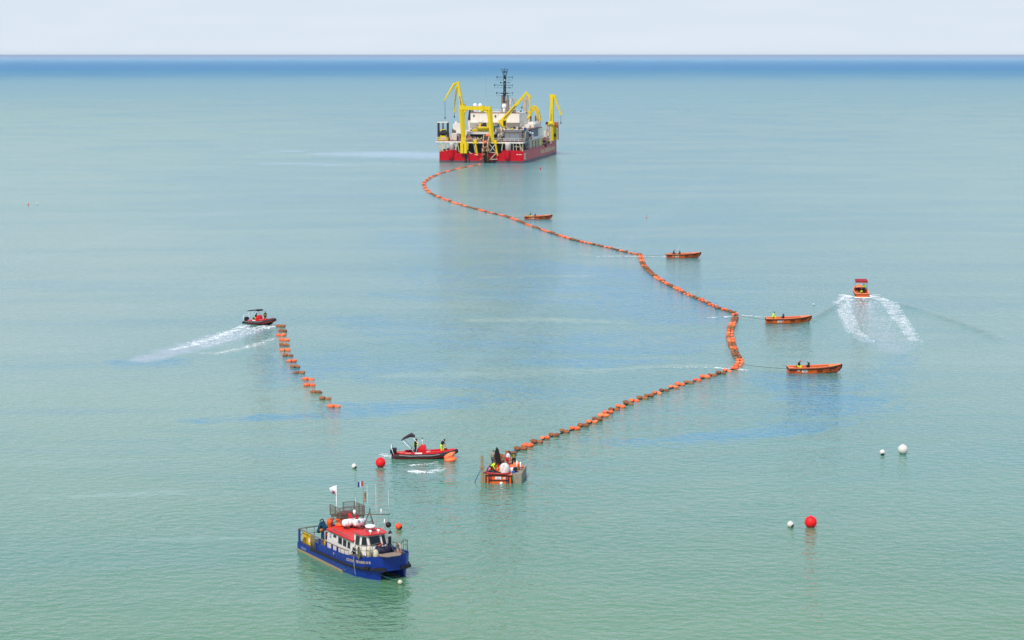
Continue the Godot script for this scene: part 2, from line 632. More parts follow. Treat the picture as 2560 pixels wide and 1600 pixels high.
# ------------------------------------------------------------------ people
func person(p: Vector3, heading: float, pose: Dictionary, look: Dictionary, label: String, group := "") -> Node3D:
	var o := thing("person", label, "person", p, heading, group)
	var sit: bool = pose.get("sit", false)
	var lean := deg_to_rad(pose.get("lean", 4.0))
	var hipy := 0.47 if sit else (0.93 - 0.10 * sin(lean))
	var hipz := 0.0 if sit else 0.16 * sin(lean)
	var pel := Vector3(0, hipy, hipz)
	var B := Basis(Vector3.RIGHT, -lean)
	var J := func(x: float, y: float, z: float) -> Vector3: return pel + B * Vector3(x, y, z)
	var bones := []   # a, b, ra, rb, colour
	var top: Color = (look.top as Color).srgb_to_linear()
	var legs: Color = (look.legs as Color).srgb_to_linear()
	var skin := Color(0.78, 0.52, 0.40).srgb_to_linear()
	var sleeve: Color = (look.get("sleeve", look.top) as Color).srgb_to_linear()
	var boots: Color = (look.get("boots", Color(0.08, 0.08, 0.09)) as Color).srgb_to_linear()
	bones.append([pel, J.call(0, 0.14, 0), 0.145, 0.14, legs])
	bones.append([J.call(0, 0.16, 0), J.call(0, 0.42, 0), 0.135, 0.165, top])
	bones.append([J.call(-0.12, 0.46, 0), J.call(0.12, 0.46, 0), 0.09, 0.09, top])
	bones.append([J.call(0, 0.5, 0), J.call(0, 0.62, -0.02), 0.06, 0.055, skin])
	var nod := deg_to_rad(pose.get("nod", 12.0))
	var hb := B * Basis(Vector3.RIGHT, -nod)
	var head: Vector3 = J.call(0, 0.60, -0.02) + hb * Vector3(0, 0.11, -0.02)
	bones.append([head + hb * Vector3(0, 0.03, 0.01), head + hb * Vector3(0, -0.05, -0.02), 0.098, 0.078, skin])
	var hands := []
	for s in [-1.0, 1.0]:
		var hip := pel + Vector3(s * 0.095, 0, 0)
		var knee: Vector3
		var ankle: Vector3
		if sit:
			knee = Vector3(s * 0.14, 0.50, -0.42)
			ankle = Vector3(s * 0.15, 0.09, -0.44)
		else:
			var st: float = pose.get("stride", 0.06) * s
			knee = Vector3(s * 0.12, 0.5, -0.06 + st)
			ankle = Vector3(s * 0.14, 0.09, 0.02 + st * 1.3)
		bones.append([hip, knee, 0.098, 0.066, legs])
		bones.append([knee, ankle, 0.064, 0.046, legs])
		bones.append([ankle + Vector3(0, -0.03, 0.02), ankle + Vector3(s * 0.03, -0.045, -0.17), 0.05, 0.04, boots])
		var sh: Vector3 = J.call(s * 0.185, 0.455, 0.0)
		var el: Vector3
		var wr: Vector3
		match pose.get("arms", "down"):
			"steer":
				el = sh + B * Vector3(s * 0.05, -0.25, -0.08)
				wr = el + Vector3(-s * 0.06, 0.04, -0.24)
			"reach":
				el = sh + Vector3(s * 0.04, -0.22, -0.13)
				wr = el + Vector3(-s * 0.03, -0.17, -0.16)
			"knees":
				el = sh + B * Vector3(s * 0.07, -0.24, -0.1)
				wr = Vector3(s * 0.13, 0.58, -0.33)
			_:
				el = sh + Vector3(s * 0.06, -0.27, 0.02)
				wr = el + Vector3(-s * 0.01, -0.23, -0.09)
		bones.append([sh, el, 0.056, 0.046, top])
		bones.append([el, wr, 0.043, 0.033, sleeve])
		var dir := (wr - el).normalized()
		bones.append([wr, wr + dir * 0.08, 0.036, 0.038, skin])
		hands.append([wr + dir * 0.09, dir, s])
	var st := S(true)
	nets(st, bones, 0.032)
	# fingers, nose, ears
	st.set_color(skin)
	for h in hands:
		var f := frame(h[1])
		for k in 4:
			var q: Vector3 = h[0] + f.x * (k - 1.5) * 0.02
			var len: float = [0.065, 0.08, 0.075, 0.055][k]
			tube(st, [q, q + h[1] * len * 0.55, q + h[1] * len + f.y * 0.02], 0.009, 4)
		var th: Vector3 = h[0] - h[1] * 0.05 - f.x * 0.03 * h[2]
		tube(st, [th, th + (h[1] - f.x * h[2] * 0.8) * 0.03, th + (h[1] * 1.6 - f.x * h[2] * 0.8) * 0.035], 0.010, 4)
	ball(st, head + hb * Vector3(0, -0.015, -0.115), Vector3(0.015, 0.028, 0.022), 6, 4, hb)
	for s in [-1.0, 1.0]:
		ball(st, head + hb * Vector3(s * 0.097, -0.01, 0.005), Vector3(0.012, 0.03, 0.02), 6, 4, hb)
	var bm := mat("body", Color.WHITE, 0.8, 0)
	bm.vertex_color_use_as_albedo = true
	obj("body", st, bm, o)
	var es := S(true)
	for s in [-1.0, 1.0]:
		ball(es, head + hb * Vector3(s * 0.035, 0.012, -0.098), Vector3(0.012, 0.009, 0.01), 6, 4, hb)
	obj("eyes", es, mat("eye", Color(0.12, 0.09, 0.08), 0.3, 0), o)
	var hs := S(true)
	if look.has("cap"):
		ball(hs, head + hb * Vector3(0, 0.03, 0.01), Vector3(0.116, 0.112, 0.13), 12, 6, hb, 0.0, 1.0)
		box(hs, head + hb * Vector3(0, 0.045, -0.15), Vector3(0.14, 0.015, 0.09), hb)
		obj("cap", hs, mat("cap " + str(look.cap), look.cap, 0.7, 0), o)
	else:
		ball(hs, head + hb * Vector3(0, 0.015, 0.03), Vector3(0.11, 0.118, 0.115), 12, 6, hb, -0.35, 1.0)
		obj("hair", hs, mat("hair", Color(0.16, 0.10, 0.07), 0.8, 0), o)
	if look.has("vest"):
		var vs := S(true)
		var rings := []
		for q in [[0.06, 0.165, 0.155], [0.2, 0.17, 0.155], [0.36, 0.19, 0.175], [0.47, 0.17, 0.14], [0.53, 0.11, 0.1]]:
			rings.append(ring(J.call(0, q[0], 0), B.x, B * Vector3(0, 0, -1), q[1], q[2], 14))
		loft(vs, rings)
		obj("vest", vs, mat("vest " + str(look.vest), look.vest, 0.7, 0), o)
		if look.has("straps"):
			var ss := S()
			for s in [-1.0, 1.0]:
				bar(ss, J.call(s * 0.075, 0.5, -0.13), J.call(s * 0.085, 0.08, -0.168), 0.055, 0.03)
				bar(ss, J.call(s * 0.075, 0.5, 0.12), J.call(s * 0.085, 0.08, 0.165), 0.055, 0.03)
			obj("reflective_strap", ss, mat("straps " + str(look.straps), look.straps, 0.6, 0), o)
	return o

func nets(st: SurfaceTool, bones: Array, cell: float):
	# the skin of tapered capsules joined by a smooth minimum, as surface nets
	var lo := Vector3(9, 9, 9)
	var hi := -lo
	for b in bones:
		for e in 2:
			var r: Vector3 = Vector3.ONE * (b[2 + e] + cell * 2.0)
			lo = lo.min(b[e] - r)
			hi = hi.max(b[e] + r)
	var nx := int((hi.x - lo.x) / cell) + 2
	var ny := int((hi.y - lo.y) / cell) + 2
	var nz := int((hi.z - lo.z) / cell) + 2
	var f := PackedFloat32Array()
	f.resize(nx * ny * nz)
	f.fill(1.0)
	var who := PackedInt32Array()
	who.resize(f.size())
	var near := PackedFloat32Array()
	near.resize(f.size())
	near.fill(9.0)
	for bi in bones.size():
		var b: Array = bones[bi]
		var a: Vector3 = b[0]
		var ab: Vector3 = b[1] - a
		var l2 := maxf(ab.length_squared(), 1e-6)
		var m: Vector3 = Vector3.ONE * (maxf(b[2], b[3]) + 0.07)
		var p0 := ((a.min(b[1]) - m - lo) / cell).floor().max(Vector3.ZERO)
		var p1 := ((a.max(b[1]) + m - lo) / cell).ceil().min(Vector3(nx - 1, ny - 1, nz - 1))
		for y in range(p0.y, p1.y + 1):
			for z in range(p0.z, p1.z + 1):
				for x in range(p0.x, p1.x + 1):
					var q := lo + Vector3(x, y, z) * cell - a
					var t := clampf(q.dot(ab) / l2, 0.0, 1.0)
					var d := (q - ab * t).length() - lerpf(b[2], b[3], t)
					var i := x + nx * (z + nz * y)
					if d < near[i]:
						near[i] = d
						who[i] = bi
					var g := f[i]
					var k := 0.03
					var hh := maxf(k - absf(g - d), 0.0) / k
					f[i] = minf(g, d) - hh * hh * k * 0.25
	var cells := {}
	var step := [1, nx * nz, nx]
	for y in ny - 1:
		for z in nz - 1:
			for x in nx - 1:
				var i := x + nx * (z + nz * y)
				var inside := 0
				for c in 8:
					if f[i + (c & 1) + (nx if c & 2 else 0) + (nx * nz if c & 4 else 0)] < 0.0:
						inside += 1
				if inside == 0 or inside == 8:
					continue
				var sum := Vector3.ZERO
				var n := 0
				for ax in 3:
					for c in 4:
						var u := Vector3.ZERO
						u[(ax + 1) % 3] = c & 1
						u[(ax + 2) % 3] = c >> 1
						var w := u
						w[ax] = 1.0
						var ia := i + int(u.x) + nx * (int(u.z) + nz * int(u.y))
						var ib := i + int(w.x) + nx * (int(w.z) + nz * int(w.y))
						if (f[ia] < 0.0) != (f[ib] < 0.0):
							sum += u.lerp(w, f[ia] / (f[ia] - f[ib]))
							n += 1
				cells[i] = [lo + (Vector3(x, y, z) + sum / n) * cell, (bones[who[i]][4] as Color)]
	for i in cells:
		for ax in 3:
			var s: int = [1, nx * nz, nx][ax]
			var s1: int = [1, nx * nz, nx][(ax + 1) % 3]
			var s2: int = [1, nx * nz, nx][(ax + 2) % 3]
			if not (cells.has(i - s1) and cells.has(i - s2) and cells.has(i - s1 - s2)):
				continue
			var a := f[i] < 0.0
			if a == (f[i + s] < 0.0):
				continue
			var qd := [cells[i], cells[i - s1], cells[i - s1 - s2], cells[i - s2]]
			if a:
				qd.reverse()
			for k in [0, 1, 2, 0, 2, 3]:
				st.set_color(qd[k][1])
				st.add_vertex(qd[k][0])

# ------------------------------------------------------------------ floats, buoys, cable
func bag_mesh(seed_: int, m: Material) -> Mesh:
	# a filled float bag: a long pillow, cinched at both ends, lying along x
	var rng := RandomNumberGenerator.new()
	rng.seed = seed_
	var st := S(true)
	var rings := []
	for q in [[-0.44, 0.02], [-0.41, 0.10], [-0.34, 0.21], [-0.2, 0.255], [0.0, 0.27], [0.16, 0.25], [0.30, 0.19], [0.39, 0.07], [0.48, 0.05]]:
		var c := Vector3(q[0], 0.05 * rng.randf_range(-1, 1) + (0.09 if q[0] > 0.35 else 0.0), 0.03 * rng.randf_range(-1, 1))
		var rg := []
		for k in 10:
			var t := TAU * k / 10.0
			var r: float = q[1] * (1.0 + rng.randf_range(-0.09, 0.09)) * (1.0 + 0.06 * cos(4.0 * t))
			rg.append(c + Vector3(0, sin(t) * r, cos(t) * r * 1.05))
		rings.append(rg)
	loft(st, rings)
	st.generate_normals()
	st.set_material(m)
	return st.commit()

var bag_meshes := {}
var tie_mesh: Mesh

func float_pair(kind: String, p: Vector3, along: float, label: String, group: String, wide := 1.0, seed_ := 0):
	# two bags lashed side by side across the cable
	if bag_meshes.is_empty():
		for k in 3:
			bag_meshes["o%d" % k] = bag_mesh(30 + k, mat("orange_cloth %d" % k, [Color(1.0, 0.45, 0.22), Color(1.0, 0.50, 0.28), Color(0.97, 0.40, 0.17)][k], 0.5, 1))
			bag_meshes["b%d" % k] = bag_mesh(40 + k, mat("brown_cloth %d" % k, [Color(0.62, 0.35, 0.20), Color(0.54, 0.33, 0.19), Color(0.62, 0.40, 0.24)][k], 0.75, 2))
		var ts := S(true)
		tube(ts, [Vector3(0, 0, -0.2), Vector3(0, 0.03, 0), Vector3(0, 0, 0.2)], 0.06, 6)
		ts.generate_normals()
		ts.set_material(mat("lashing", Color(0.16, 0.11, 0.09), 0.8, 0))
		tie_mesh = ts.commit()
	var rng := RandomNumberGenerator.new()
	rng.seed = seed_
	var o := thing("float_bag_pair", label, "float", Vector3(p.x, level(p.x, p.z) + 0.13, p.z), along + rng.randf_range(-7, 7), group)
	for s in [-1.0, 1.0]:
		var b := MeshInstance3D.new()
		b.mesh = bag_meshes[kind + str(rng.randi() % 3)]
		b.position = Vector3(s * 0.345 * wide, rng.randf_range(-0.10, 0.05), rng.randf_range(-0.16, 0.16))
		var sc := rng.randf_range(0.82, 1.12)
		b.scale = Vector3(sc * wide, sc * lerpf(0.9, 1.0, wide), sc)
		b.rotation_degrees = Vector3(rng.randf_range(-25, 25), (0.0 if s > 0.0 else 180.0) + rng.randf_range(-22, 22), rng.randf_range(-12, 12))
		put("bag", b, o)
	var t := MeshInstance3D.new()
	t.mesh = tie_mesh
	t.position = Vector3(0, 0.02, 0)
	put("lashing", t, o)

func heading_of(d: Vector3) -> float:
	return rad_to_deg(atan2(d.x, -d.z))

func build_floats():
	# the long string, from the ship's stern to the landing raft: the far part at even spacing along its course
	var far := [[-11.9, -797.1], [-15.6, -782.6], [-19.0, -768.8], [-22.1, -752.0], [-25.2, -734.9], [-27.7, -710.8], [-28.8, -684.3], [-28.5, -671.1], [-27.7, -659.7], [-26.6, -646.3], [-25.0, -631.2], [-23.1, -620.0], [-20.8, -607.9], [-18.7, -598.7], [-15.9, -585.6], [-12.9, -574.8], [-9.9, -564.6], [-7.1, -554.8], [-4.5, -547.0], [-1.7, -538.5], [0.8, -527.7], [3.2, -514.4], [5.8, -502.8], [9.7, -485.5], [14.0, -468.5], [17.1, -459.9], [21.4, -448.6], [23.8, -440.6], [26.2, -434.9], [26.9, -432.3], [26.4, -421.0], [26.2, -409.0], [26.6, -398.3], [27.3, -387.5], [28.2, -378.8], [29.2, -372.2], [30.5, -361.9], [32.2, -352.9], [33.7, -343.6], [34.2, -341.0]]
	var near := [[34.9, -339.0, "o"], [35.4, -337.2, "b"], [35.9, -335.3, "b"], [35.9, -332.4, "o"], [35.5, -328.5, "b"], [35.2, -326.1, "b"], [34.9, -324.0, "b"], [34.4, -321.4, "o"], [34.0, -318.9, "o"], [33.7, -316.7, "b"], [33.4, -314.9, "b"], [33.1, -312.5, "o"], [32.8, -309.7, "o"], [32.5, -307.3, "o"], [32.3, -305.2, "b"], [32.2, -303.1, "o"], [32.0, -300.4, "o"], [31.8, -297.9, "b"], [31.7, -296.1, "b"], [31.6, -293.7, "o"], [31.5, -291.2, "b"], [31.3, -288.9, "b"], [31.3, -286.6, "b"], [31.2, -284.2, "b"], [31.2, -282.0, "o"], [31.0, -280.0, "o"], [30.5, -277.3, "o"], [29.7, -274.6, "o"], [28.5, -272.5, "o"], [27.4, -270.3, "b"], [26.2, -268.7, "b"], [25.1, -267.0, "o"], [23.8, -264.6, "o"], [22.6, -262.6, "b"], [21.4, -261.0, "o"], [20.3, -258.6, "o"], [19.0, -256.2, "b"], [18.0, -254.3, "o"], [16.9, -252.3, "b"], [15.9, -250.5, "b"], [14.8, -248.5, "o"], [14.0, -246.3, "b"], [12.9, -244.2, "o"], [12.0, -241.9, "b"], [11.2, -239.7, "o"], [10.6, -237.7, "o"], [9.8, -235.0, "b"], [9.1, -233.6, "o"], [8.1, -231.5, "b"], [7.0, -229.3, "o"], [5.8, -227.5, "b"], [4.7, -225.5, "b"], [3.6, -223.6, "o"], [2.7, -221.3, "b"], [1.7, -219.2, "o"], [0.9, -217.3, "b"], [-0.1, -215.2, "b"], [-0.9, -213.0, "b"]]
	# colours of the far part, from the ship on, read in runs
	var runs := "o2b3o3b4o4b5o3b4o4b4o3b3o2b3o3b2o3b4o3b2o4b2o3b6o2b2o5b2o5b1o2b5o3b1o2b2o2b3o4b5o3b4o3b4o4b3o3b3o2b2o1b1o2b1o3b1o2b3o1b8o3b1o2b2o3b1o2b2o2b1o2b3"
	var seq := ""
	for k in range(0, runs.length(), 2):
		seq += runs[k].repeat(int(runs[k + 1]))
	var course := []
	for p in far:
		course.append(Vector3(p[0], 0, p[1]))
	for p in near:
		course.append(Vector3(p[0], 0, p[1]))
	var line := []
	for p in course:
		line.append(p + Vector3(0, level(p.x, p.z) + 0.03, 0))
	var cs := S(true)
	tube(cs, line, 0.085, 6)
	tag(obj("subsea_cable", cs, mat("cable_black", Color(0.09, 0.07, 0.06), 0.6, 0), self), "dark cable running under the long string of floats from ship to raft", "cable")
	# far floats: told apart by the run of like colour they belong to, counted from the ship
	var nth := ["first", "second", "third", "fourth", "fifth", "sixth", "seventh", "eighth", "ninth"]
	var seg := 0
	var s := 1.2
	var n := 0
	var run := {"o": 0, "b": 0}
	var pos := 0
	while seg < far.size() - 1:
		var a: Vector3 = course[seg]
		var b: Vector3 = course[seg + 1]
		var l := a.distance_to(b)
		if s > l:
			s -= l
			seg += 1
			continue
		var p := a.lerp(b, s / l)
		var kind := seq[n % seq.length()]
		if n == 0 or kind != seq[(n - 1) % seq.length()]:
			run[kind] += 1
			pos = 0
		var hue := "orange" if kind == "o" else "brown"
		var tens: int = run[kind]
		var word := "%d%s" % [tens, "th" if tens % 100 in [11, 12, 13] else {1: "st", 2: "nd", 3: "rd"}.get(tens % 10, "th")]
		float_pair(kind, p, heading_of(b - a), "%s float pair, %s of the %s run of %s ones counting from the ship" % [hue, nth[pos], word, hue], "float bags on the far part of the string", 0.74, n + 100)
		pos += 1
		n += 1
		s += 2.32
	# near floats, one by one; counted from the raft
	var total := near.size()
	var ordinals := ["first", "second", "third", "fourth", "fifth", "sixth", "seventh", "eighth", "ninth", "tenth", "eleventh", "twelfth", "thirteenth", "fourteenth", "fifteenth"]
	for k in total:
		var from_raft := total - 1 - k
		var p: Vector3 = course[far.size() + k]
		var d: Vector3 = course[mini(far.size() + k + 1, course.size() - 1)] - course[far.size() + k - 1]
		var hue := "bright orange" if near[k][2] == "o" else "faded brown"
		var label := ""
		var group := ""
		if from_raft < 15:
			label = "%s float pair, %s of the string counted from the raft" % [hue, ordinals[from_raft]]
			group = "float bags on the cable near the raft"
		elif k >= 29 :
			label = "%s float pair, %s below the bend beside the nearest tow boat" % [hue, ordinals[k - 29] if k - 29 < 15 else "last"]
			group = "float bags on the lower stretch of the string"
		elif k >= 3 and k < 18:
			label = "%s float pair, %s below the kink beside the third tow boat" % [hue, ordinals[k - 3]]
			group = "float bags between the last two bends"
		elif k >= 18:
			label = "%s float pair, %s above the right-hand bend beside the nearest tow boat" % [hue, ordinals[28 - k]]
			group = "float bags at the right-hand bend"
		else:
			label = "%s float pair, %s above the kink beside the third tow boat" % [hue, ordinals[2 - k]]
			group = "float bags above the third kink"
		float_pair(near[k][2], p, heading_of(d), label, group, 0.76 if k < 28 else 0.92, k + 400)
	# the short separate row behind the far red inflatable
	var row := [[-35.6, -317.9, "b"], [-34.6, -312.2, "b"], [-34.5, -307.3, "o"], [-33.4, -302.1, "o"], [-32.8, -297.0, "b"], [-32.2, -291.7, "o"], [-31.2, -286.3, "b"], [-30.1, -281.0, "o"], [-29.1, -275.8, "b"], [-28.0, -270.7, "b"], [-26.3, -265.1, "o"], [-25.6, -260.1, "o"], [-24.3, -254.7, "b"], [-22.7, -249.7, "b"], [-21.2, -244.2, "o"]]
	for k in row.size():
		var hue := "orange" if row[k][2] == "o" else "brown"
		var label := "%s float pair, %s of the short row behind the far red inflatable" % [hue, ordinals[k]]
		if k == row.size() - 1:
			label = "orange pair of float bags at the near end of the short loose row"
		float_pair(row[k][2], Vector3(row[k][0], 0, row[k][1]), 8.0 if k > 1 else 40.0, label, "float bags of the short loose row", 1.04, k + 700)

func buoy(called: String, px: float, py: float, diam: float, colour: String, label: String, patch := 0, group := ""):
	# px, py: its foot on the water; diam in pixels of the photograph
	var p := at(px, py)
	var r := diam * p.distance_to(Vector3(0, 42, 0)) / 5200.0 / 2.0
	var o := thing(called, label, "buoy", Vector3(p.x, level(p.x, p.z), p.z), 0.0, group)
	var m: Material = {"white": mat("buoy_white", Color(0.88, 0.86, 0.83), 0.4, 1), "red": mat("buoy_red", Color(0.93, 0.05, 0.10), 0.35, 1), "orange": mat("buoy_orange", Color(1.0, 0.30, 0.06), 0.4, 1), "yellow": mat("buoy_yellow", Color(0.9, 0.7, 0.1), 0.5, 1), "cream": mat("buoy_cream", Color(0.82, 0.80, 0.70), 0.5, 1)}[colour]
	var st := S(true)
	ball(st, Vector3(0, r * 0.86, 0), Vector3.ONE * r, 22, 14)
	obj("float", st, m, o)
	if r > 0.2:
		var rs := S(true)
		lathe(rs, Vector3(0, r * 1.8, 0), [[r * 0.16, 0.0], [r * 0.16, r * 0.1], [r * 0.08, r * 0.16]], 8)
		obj("mooring_eye", rs, m, o)
	var wb := S(true)
	lathe(wb, Vector3.ZERO, [[r * 0.53, -0.02], [r * 0.60, 0.06 * r], [r * 0.72, 0.17 * r], [r * 0.70, 0.172 * r]], 22)
	obj("wet_band", wb, mat("wet " + colour, {"white": Color(0.52, 0.52, 0.44), "red": Color(0.55, 0.04, 0.07), "orange": Color(0.65, 0.2, 0.06), "yellow": Color(0.5, 0.4, 0.1), "cream": Color(0.45, 0.45, 0.36)}[colour], 0.3, 1), o)
	if patch != 0:
		var ps := S(true)
		var dir := Vector3([0, 0.62, 0.0, 0.75][patch], [0, -0.5, -0.72, -0.45][patch], [0, 0.6, 0.7, 0.45][patch]).normalized()
		ball(ps, Vector3(0, r * 0.86, 0) + dir * r * 0.06, Vector3.ONE * r, 14, 5, Basis(frame(dir).x, dir, frame(dir).y * -1.0), 0.78, 1.0)
		obj("black_base", ps, mat("buoy_black", Color(0.05, 0.03, 0.05), 0.6, 0), o)

func build_buoys():
	buoy("large_buoy", 2257, 1134, 24.6, "white", "large white ball buoy at the right, beside a small white one")
	buoy("small_buoy", 2206, 1136, 13.6, "white", "small white buoy with a black base beside the large white ball", 2)
	buoy("large_buoy", 2026.5, 1318, 30, "red", "large red ball buoy at the lower right")
	buoy("small_buoy", 1976, 1318, 16.3, "white", "small white buoy with a black base beside the lower right red ball", 1)
	buoy("large_buoy", 951.4, 1167, 25, "red", "large red ball buoy just left of the near red inflatable")
	buoy("small_buoy", 885.5, 1171, 13.2, "white", "small white buoy with a black base left of the inflatable's red ball", 1)
	buoy("large_buoy", 997, 1324, 16.8, "orange", "orange ball buoy behind the bow of the blue workboat", 3)
	buoy("mooring_buoy", 1000.3, 1460, 12, "cream", "cream mooring buoy on a line from the blue workboat's bow")
	buoy("small_buoy", 2033.6, 763, 5.2, "white", "small white buoy between the third tow boat and the moving boat")
	buoy("small_buoy", 1350.7, 422.5, 4.6, "red", "small red buoy off the cable ship's starboard quarter")
	buoy("small_buoy", 1617, 544, 3.0, "orange", "tiny orange buoy alone right of the farthest tow boat")
	buoy("small_buoy", 71, 512, 3.6, "orange", "tiny orange marker buoy at the far left edge")
	buoy("small_buoy", 93, 511.5, 4.2, "white", "tiny white marker buoy at the far left edge")
	buoy("small_buoy", 1744, 189, 2.6, "yellow", "tiny yellow buoy far out right of the cable ship")

func rope(called: String, pts: Array, r: float, c: Color, label: String, sag := 0.0):
	var q := []
	for i in pts.size() - 1:
		for k in 8:
			var t := k / 8.0
			q.append((pts[i] as Vector3).lerp(pts[i + 1], t) - Vector3.UP * sag * 4.0 * t * (1.0 - t))
	q.append(pts[-1])
	var st := S(true)
	tube(st, q, r, 5)
	tag(obj(called, st, mat("rope " + str(c), c, 0.8, 0), self), label, "rope")

# ------------------------------------------------------------------ the orange tow boats
const TOW := [[-3.5, 1.12, 0.72, 0.98, 0.06, -0.25], [-2.0, 1.24, 0.73, 1.06, 0.04, -0.3], [0.0, 1.27, 0.78, 1.04, 0.05, -0.3], [1.4, 1.12, 0.87, 0.82, 0.1, -0.28], [2.4, 0.8, 0.96, 0.46, 0.16, -0.2], [3.1, 0.42, 1.04, 0.16, 0.35, 0.05], [3.6, 0.06, 1.12, 0.03, 0.75, 0.6]]

func tow_boat(p: Vector3, heading: float, label: String, opt := {}) -> Node3D:
	var o := thing("tow_boat", label, "boat", p, heading, "orange open tow boats")
	o.rotation_degrees.x = opt.get("pitch", 0.0)
	var orange := mat("boat_orange", Color(0.97, 0.39, 0.015), 0.42, 1)
	var inner := mat("boat_inner", opt.get("inner", Color(0.98, 0.56, 0.34)), 0.5, 1)
	var rubber := mat("rubber", Color(0.08, 0.04, 0.05), 0.7, 0)
	var st := S()
	var rings := []
	for q in TOW:
		rings.append([v(-q[1], q[2], q[0]), v(-q[3], q[4], q[0]), v(0, q[5], q[0]), v(q[3], q[4], q[0]), v(q[1], q[2], q[0])])
	sheet(st, rings)
	var a: Array = rings[0]
	for k in range(1, 4):
		tri(st, a[0], a[k], a[k + 1])
	obj("hull", st, orange, o)
	# gunwale, inner sides, sole, foredeck, stern deck
	var gs := S()
	var ri := []
	for q in TOW:
		var b: float = maxf(q[1] - 0.16, 0.01)
		ri.append([v(q[1] + 0.03, q[2], q[0]), v(q[1] + 0.03, q[2] + 0.06, q[0]), v(b, q[2] + 0.06, q[0]), v(b, q[2] - 0.1, q[0])])
	sheet(gs, ri)
	for r in ri:
		for k in r.size():
			r[k] = r[k] * Vector3(-1, 1, 1)
	sheet(gs, ri)
	bx(gs, -1.12, 1.12, 0.60, 0.78, -3.5, -3.36)
	obj("gunwale", gs, inner, o)
	var ss := S()
	var si := []
	for q in TOW.slice(0, 6):
		var b: float = maxf(q[1] - 0.16, 0.01)
		si.append([v(-b, q[2] - 0.02, q[0]), v(-b * 0.9, 0.28, q[0]), v(b * 0.9, 0.28, q[0]), v(b, q[2] - 0.02, q[0])])
	sheet(ss, si)
	obj("inner_lining", ss, mat("boat_floor", opt.get("floor", Color(0.80, 0.36, 0.16)), 0.6, 1), o)
	var fs := S()
	var fd := []
	for d in [1.9, 2.5, 3.1, 3.5]:
		var q := hull_at(TOW, d)
		fd.append([v(-q[1] + 0.1, q[2] - 0.03, d), v(0, q[2] + 0.02, d), v(q[1] - 0.1, q[2] - 0.03, d)])
	sheet(fs, fd)
	obj("foredeck", fs, inner, o)
	var rs := S(true)
	for s in [-1.0, 1.0]:
		var pts := []
		for d in [-3.52, -2.0, -0.6, 0.6, 1.4, 2.0, 2.6, 3.1, 3.45, 3.62]:
			pts.append(hull_side(TOW, d, 0.80 if d < 3.6 else 1.0, s, 0.03))
		tube(rs, pts, 0.07, 6)
	tube(rs, [v(-1.08, 0.6, -3.53), v(1.08, 0.6, -3.53)], 0.055, 6)
	tube(rs, [v(0, 1.08, 3.62), v(0, 0.72, 3.6), v(0, 0.25, 3.22)], 0.10, 6)
	obj("rubbing_strake", rs, rubber, o)
	for s in [-1.0, 1.0]:
		for q in [[-3.4, -2.55], [0.2, 0.95], [1.9, 2.75]]:
			for k in [0.22, 0.5]:
				var bs := S()
				hull_patch(bs, TOW, q[0] + (0.0 if k > 0.3 else 0.05), q[1] + (0.15 if k > 0.3 and q[0] > 1.0 else 0.0), k, k + 0.14, s, 0.022, 3)
				obj("fender_strip", bs, rubber, o)
		if opt.get("sign", true):
			var w := S()
			hull_patch(w, TOW, -1.75, -1.05, 0.2, 0.66, s, 0.012, 2)
			var sg := obj("sign_board", w, mat("sign_white", Color(0.9, 0.9, 0.88), 0.5, 0), o)
			for k in 3:
				var ls := S()
				hull_patch(ls, TOW, -1.68 + 0.05 * k, -1.2 + 0.04 * k, 0.52 - k * 0.11, 0.57 - k * 0.11, s, 0.018, 1)
				obj("print_line", ls, mat("print_grey", [Color(0.75, 0.35, 0.2), Color(0.4, 0.5, 0.75), Color(0.5, 0.5, 0.55)][k], 0.6, 0), sg)
			var e := S()
			hull_patch(e, TOW, -2.3 if opt.get("number_aft", true) else -0.95, -2.08 if opt.get("number_aft", true) else -0.8, 0.42, 0.62, s, 0.014, 1)
			obj("number_plate", e, mat("sign_white", Color.WHITE), o)
	# stern locker, seat, engine, tiller console
	var lk := S()
	bx(lk, -0.9, 0.9, 0.27, 0.62, -3.35, -2.7)
	obj("stern_locker", lk, inner, o)
	var th := S()
	bx(th, -1.0, 1.0, 0.48, 0.56, -1.95, -1.6)
	obj("thwart", th, inner, o)
	if opt.get("console", true):
		var c := S()
		bx(c, -0.24, 0.24, 0.28, 1.0, -0.98, -0.6)
		bar(c, v(-0.08, 0.96, -0.72), v(-0.08, 1.42, -0.86), 0.26, 0.14, 0.2, 0.1)
		bar(c, v(0.14, 0.96, -0.66), v(0.14, 1.36, -0.7), 0.12, 0.12)
		obj("console", c, mat("console_dark", Color(0.12, 0.07, 0.08), 0.5, 0), o)
		var wh := S(true)
		var pts := []
		for k in 13:
			pts.append(v(0.15 * cos(TAU * k / 12.0), 0.92 + 0.12 * sin(TAU * k / 12.0), -1.02))
		tube(wh, pts, 0.015, 4)
		obj("wheel", wh, mat("rubber", Color.BLACK), o)
	if opt.get("whip", false):
		var an := S(true)
		tube(an, [v(0.9, 0.8, -1.0), v(0.9, 2.7, -1.05)], 0.02, 4, 0.008)
		obj("aerial", an, mat("gelcoat", Color(0.85, 0.84, 0.82), 0.4, 0), o)
	if opt.get("gear", true):
		var rp := S(true)
		for k in 3:
			var pts := []
			for i in 13:
				pts.append(v(0.3 + 0.24 * cos(TAU * i / 12.0), 0.34 + 0.05 * k, 0.6 + 0.24 * sin(TAU * i / 12.0)))
			tube(rp, pts, 0.03, 5)
		obj("coiled_rope", rp, mat("rope_pale", Color(0.85, 0.80, 0.72), 0.8, 0), o)
		var tk := S()
		bx(tk, -0.5, 0.0, 0.28, 0.5, 0.9, 1.35)
		obj("fuel_tank", tk, mat("tank_red", Color(0.85, 0.2, 0.18), 0.5, 0), o)
	var po := S(true)
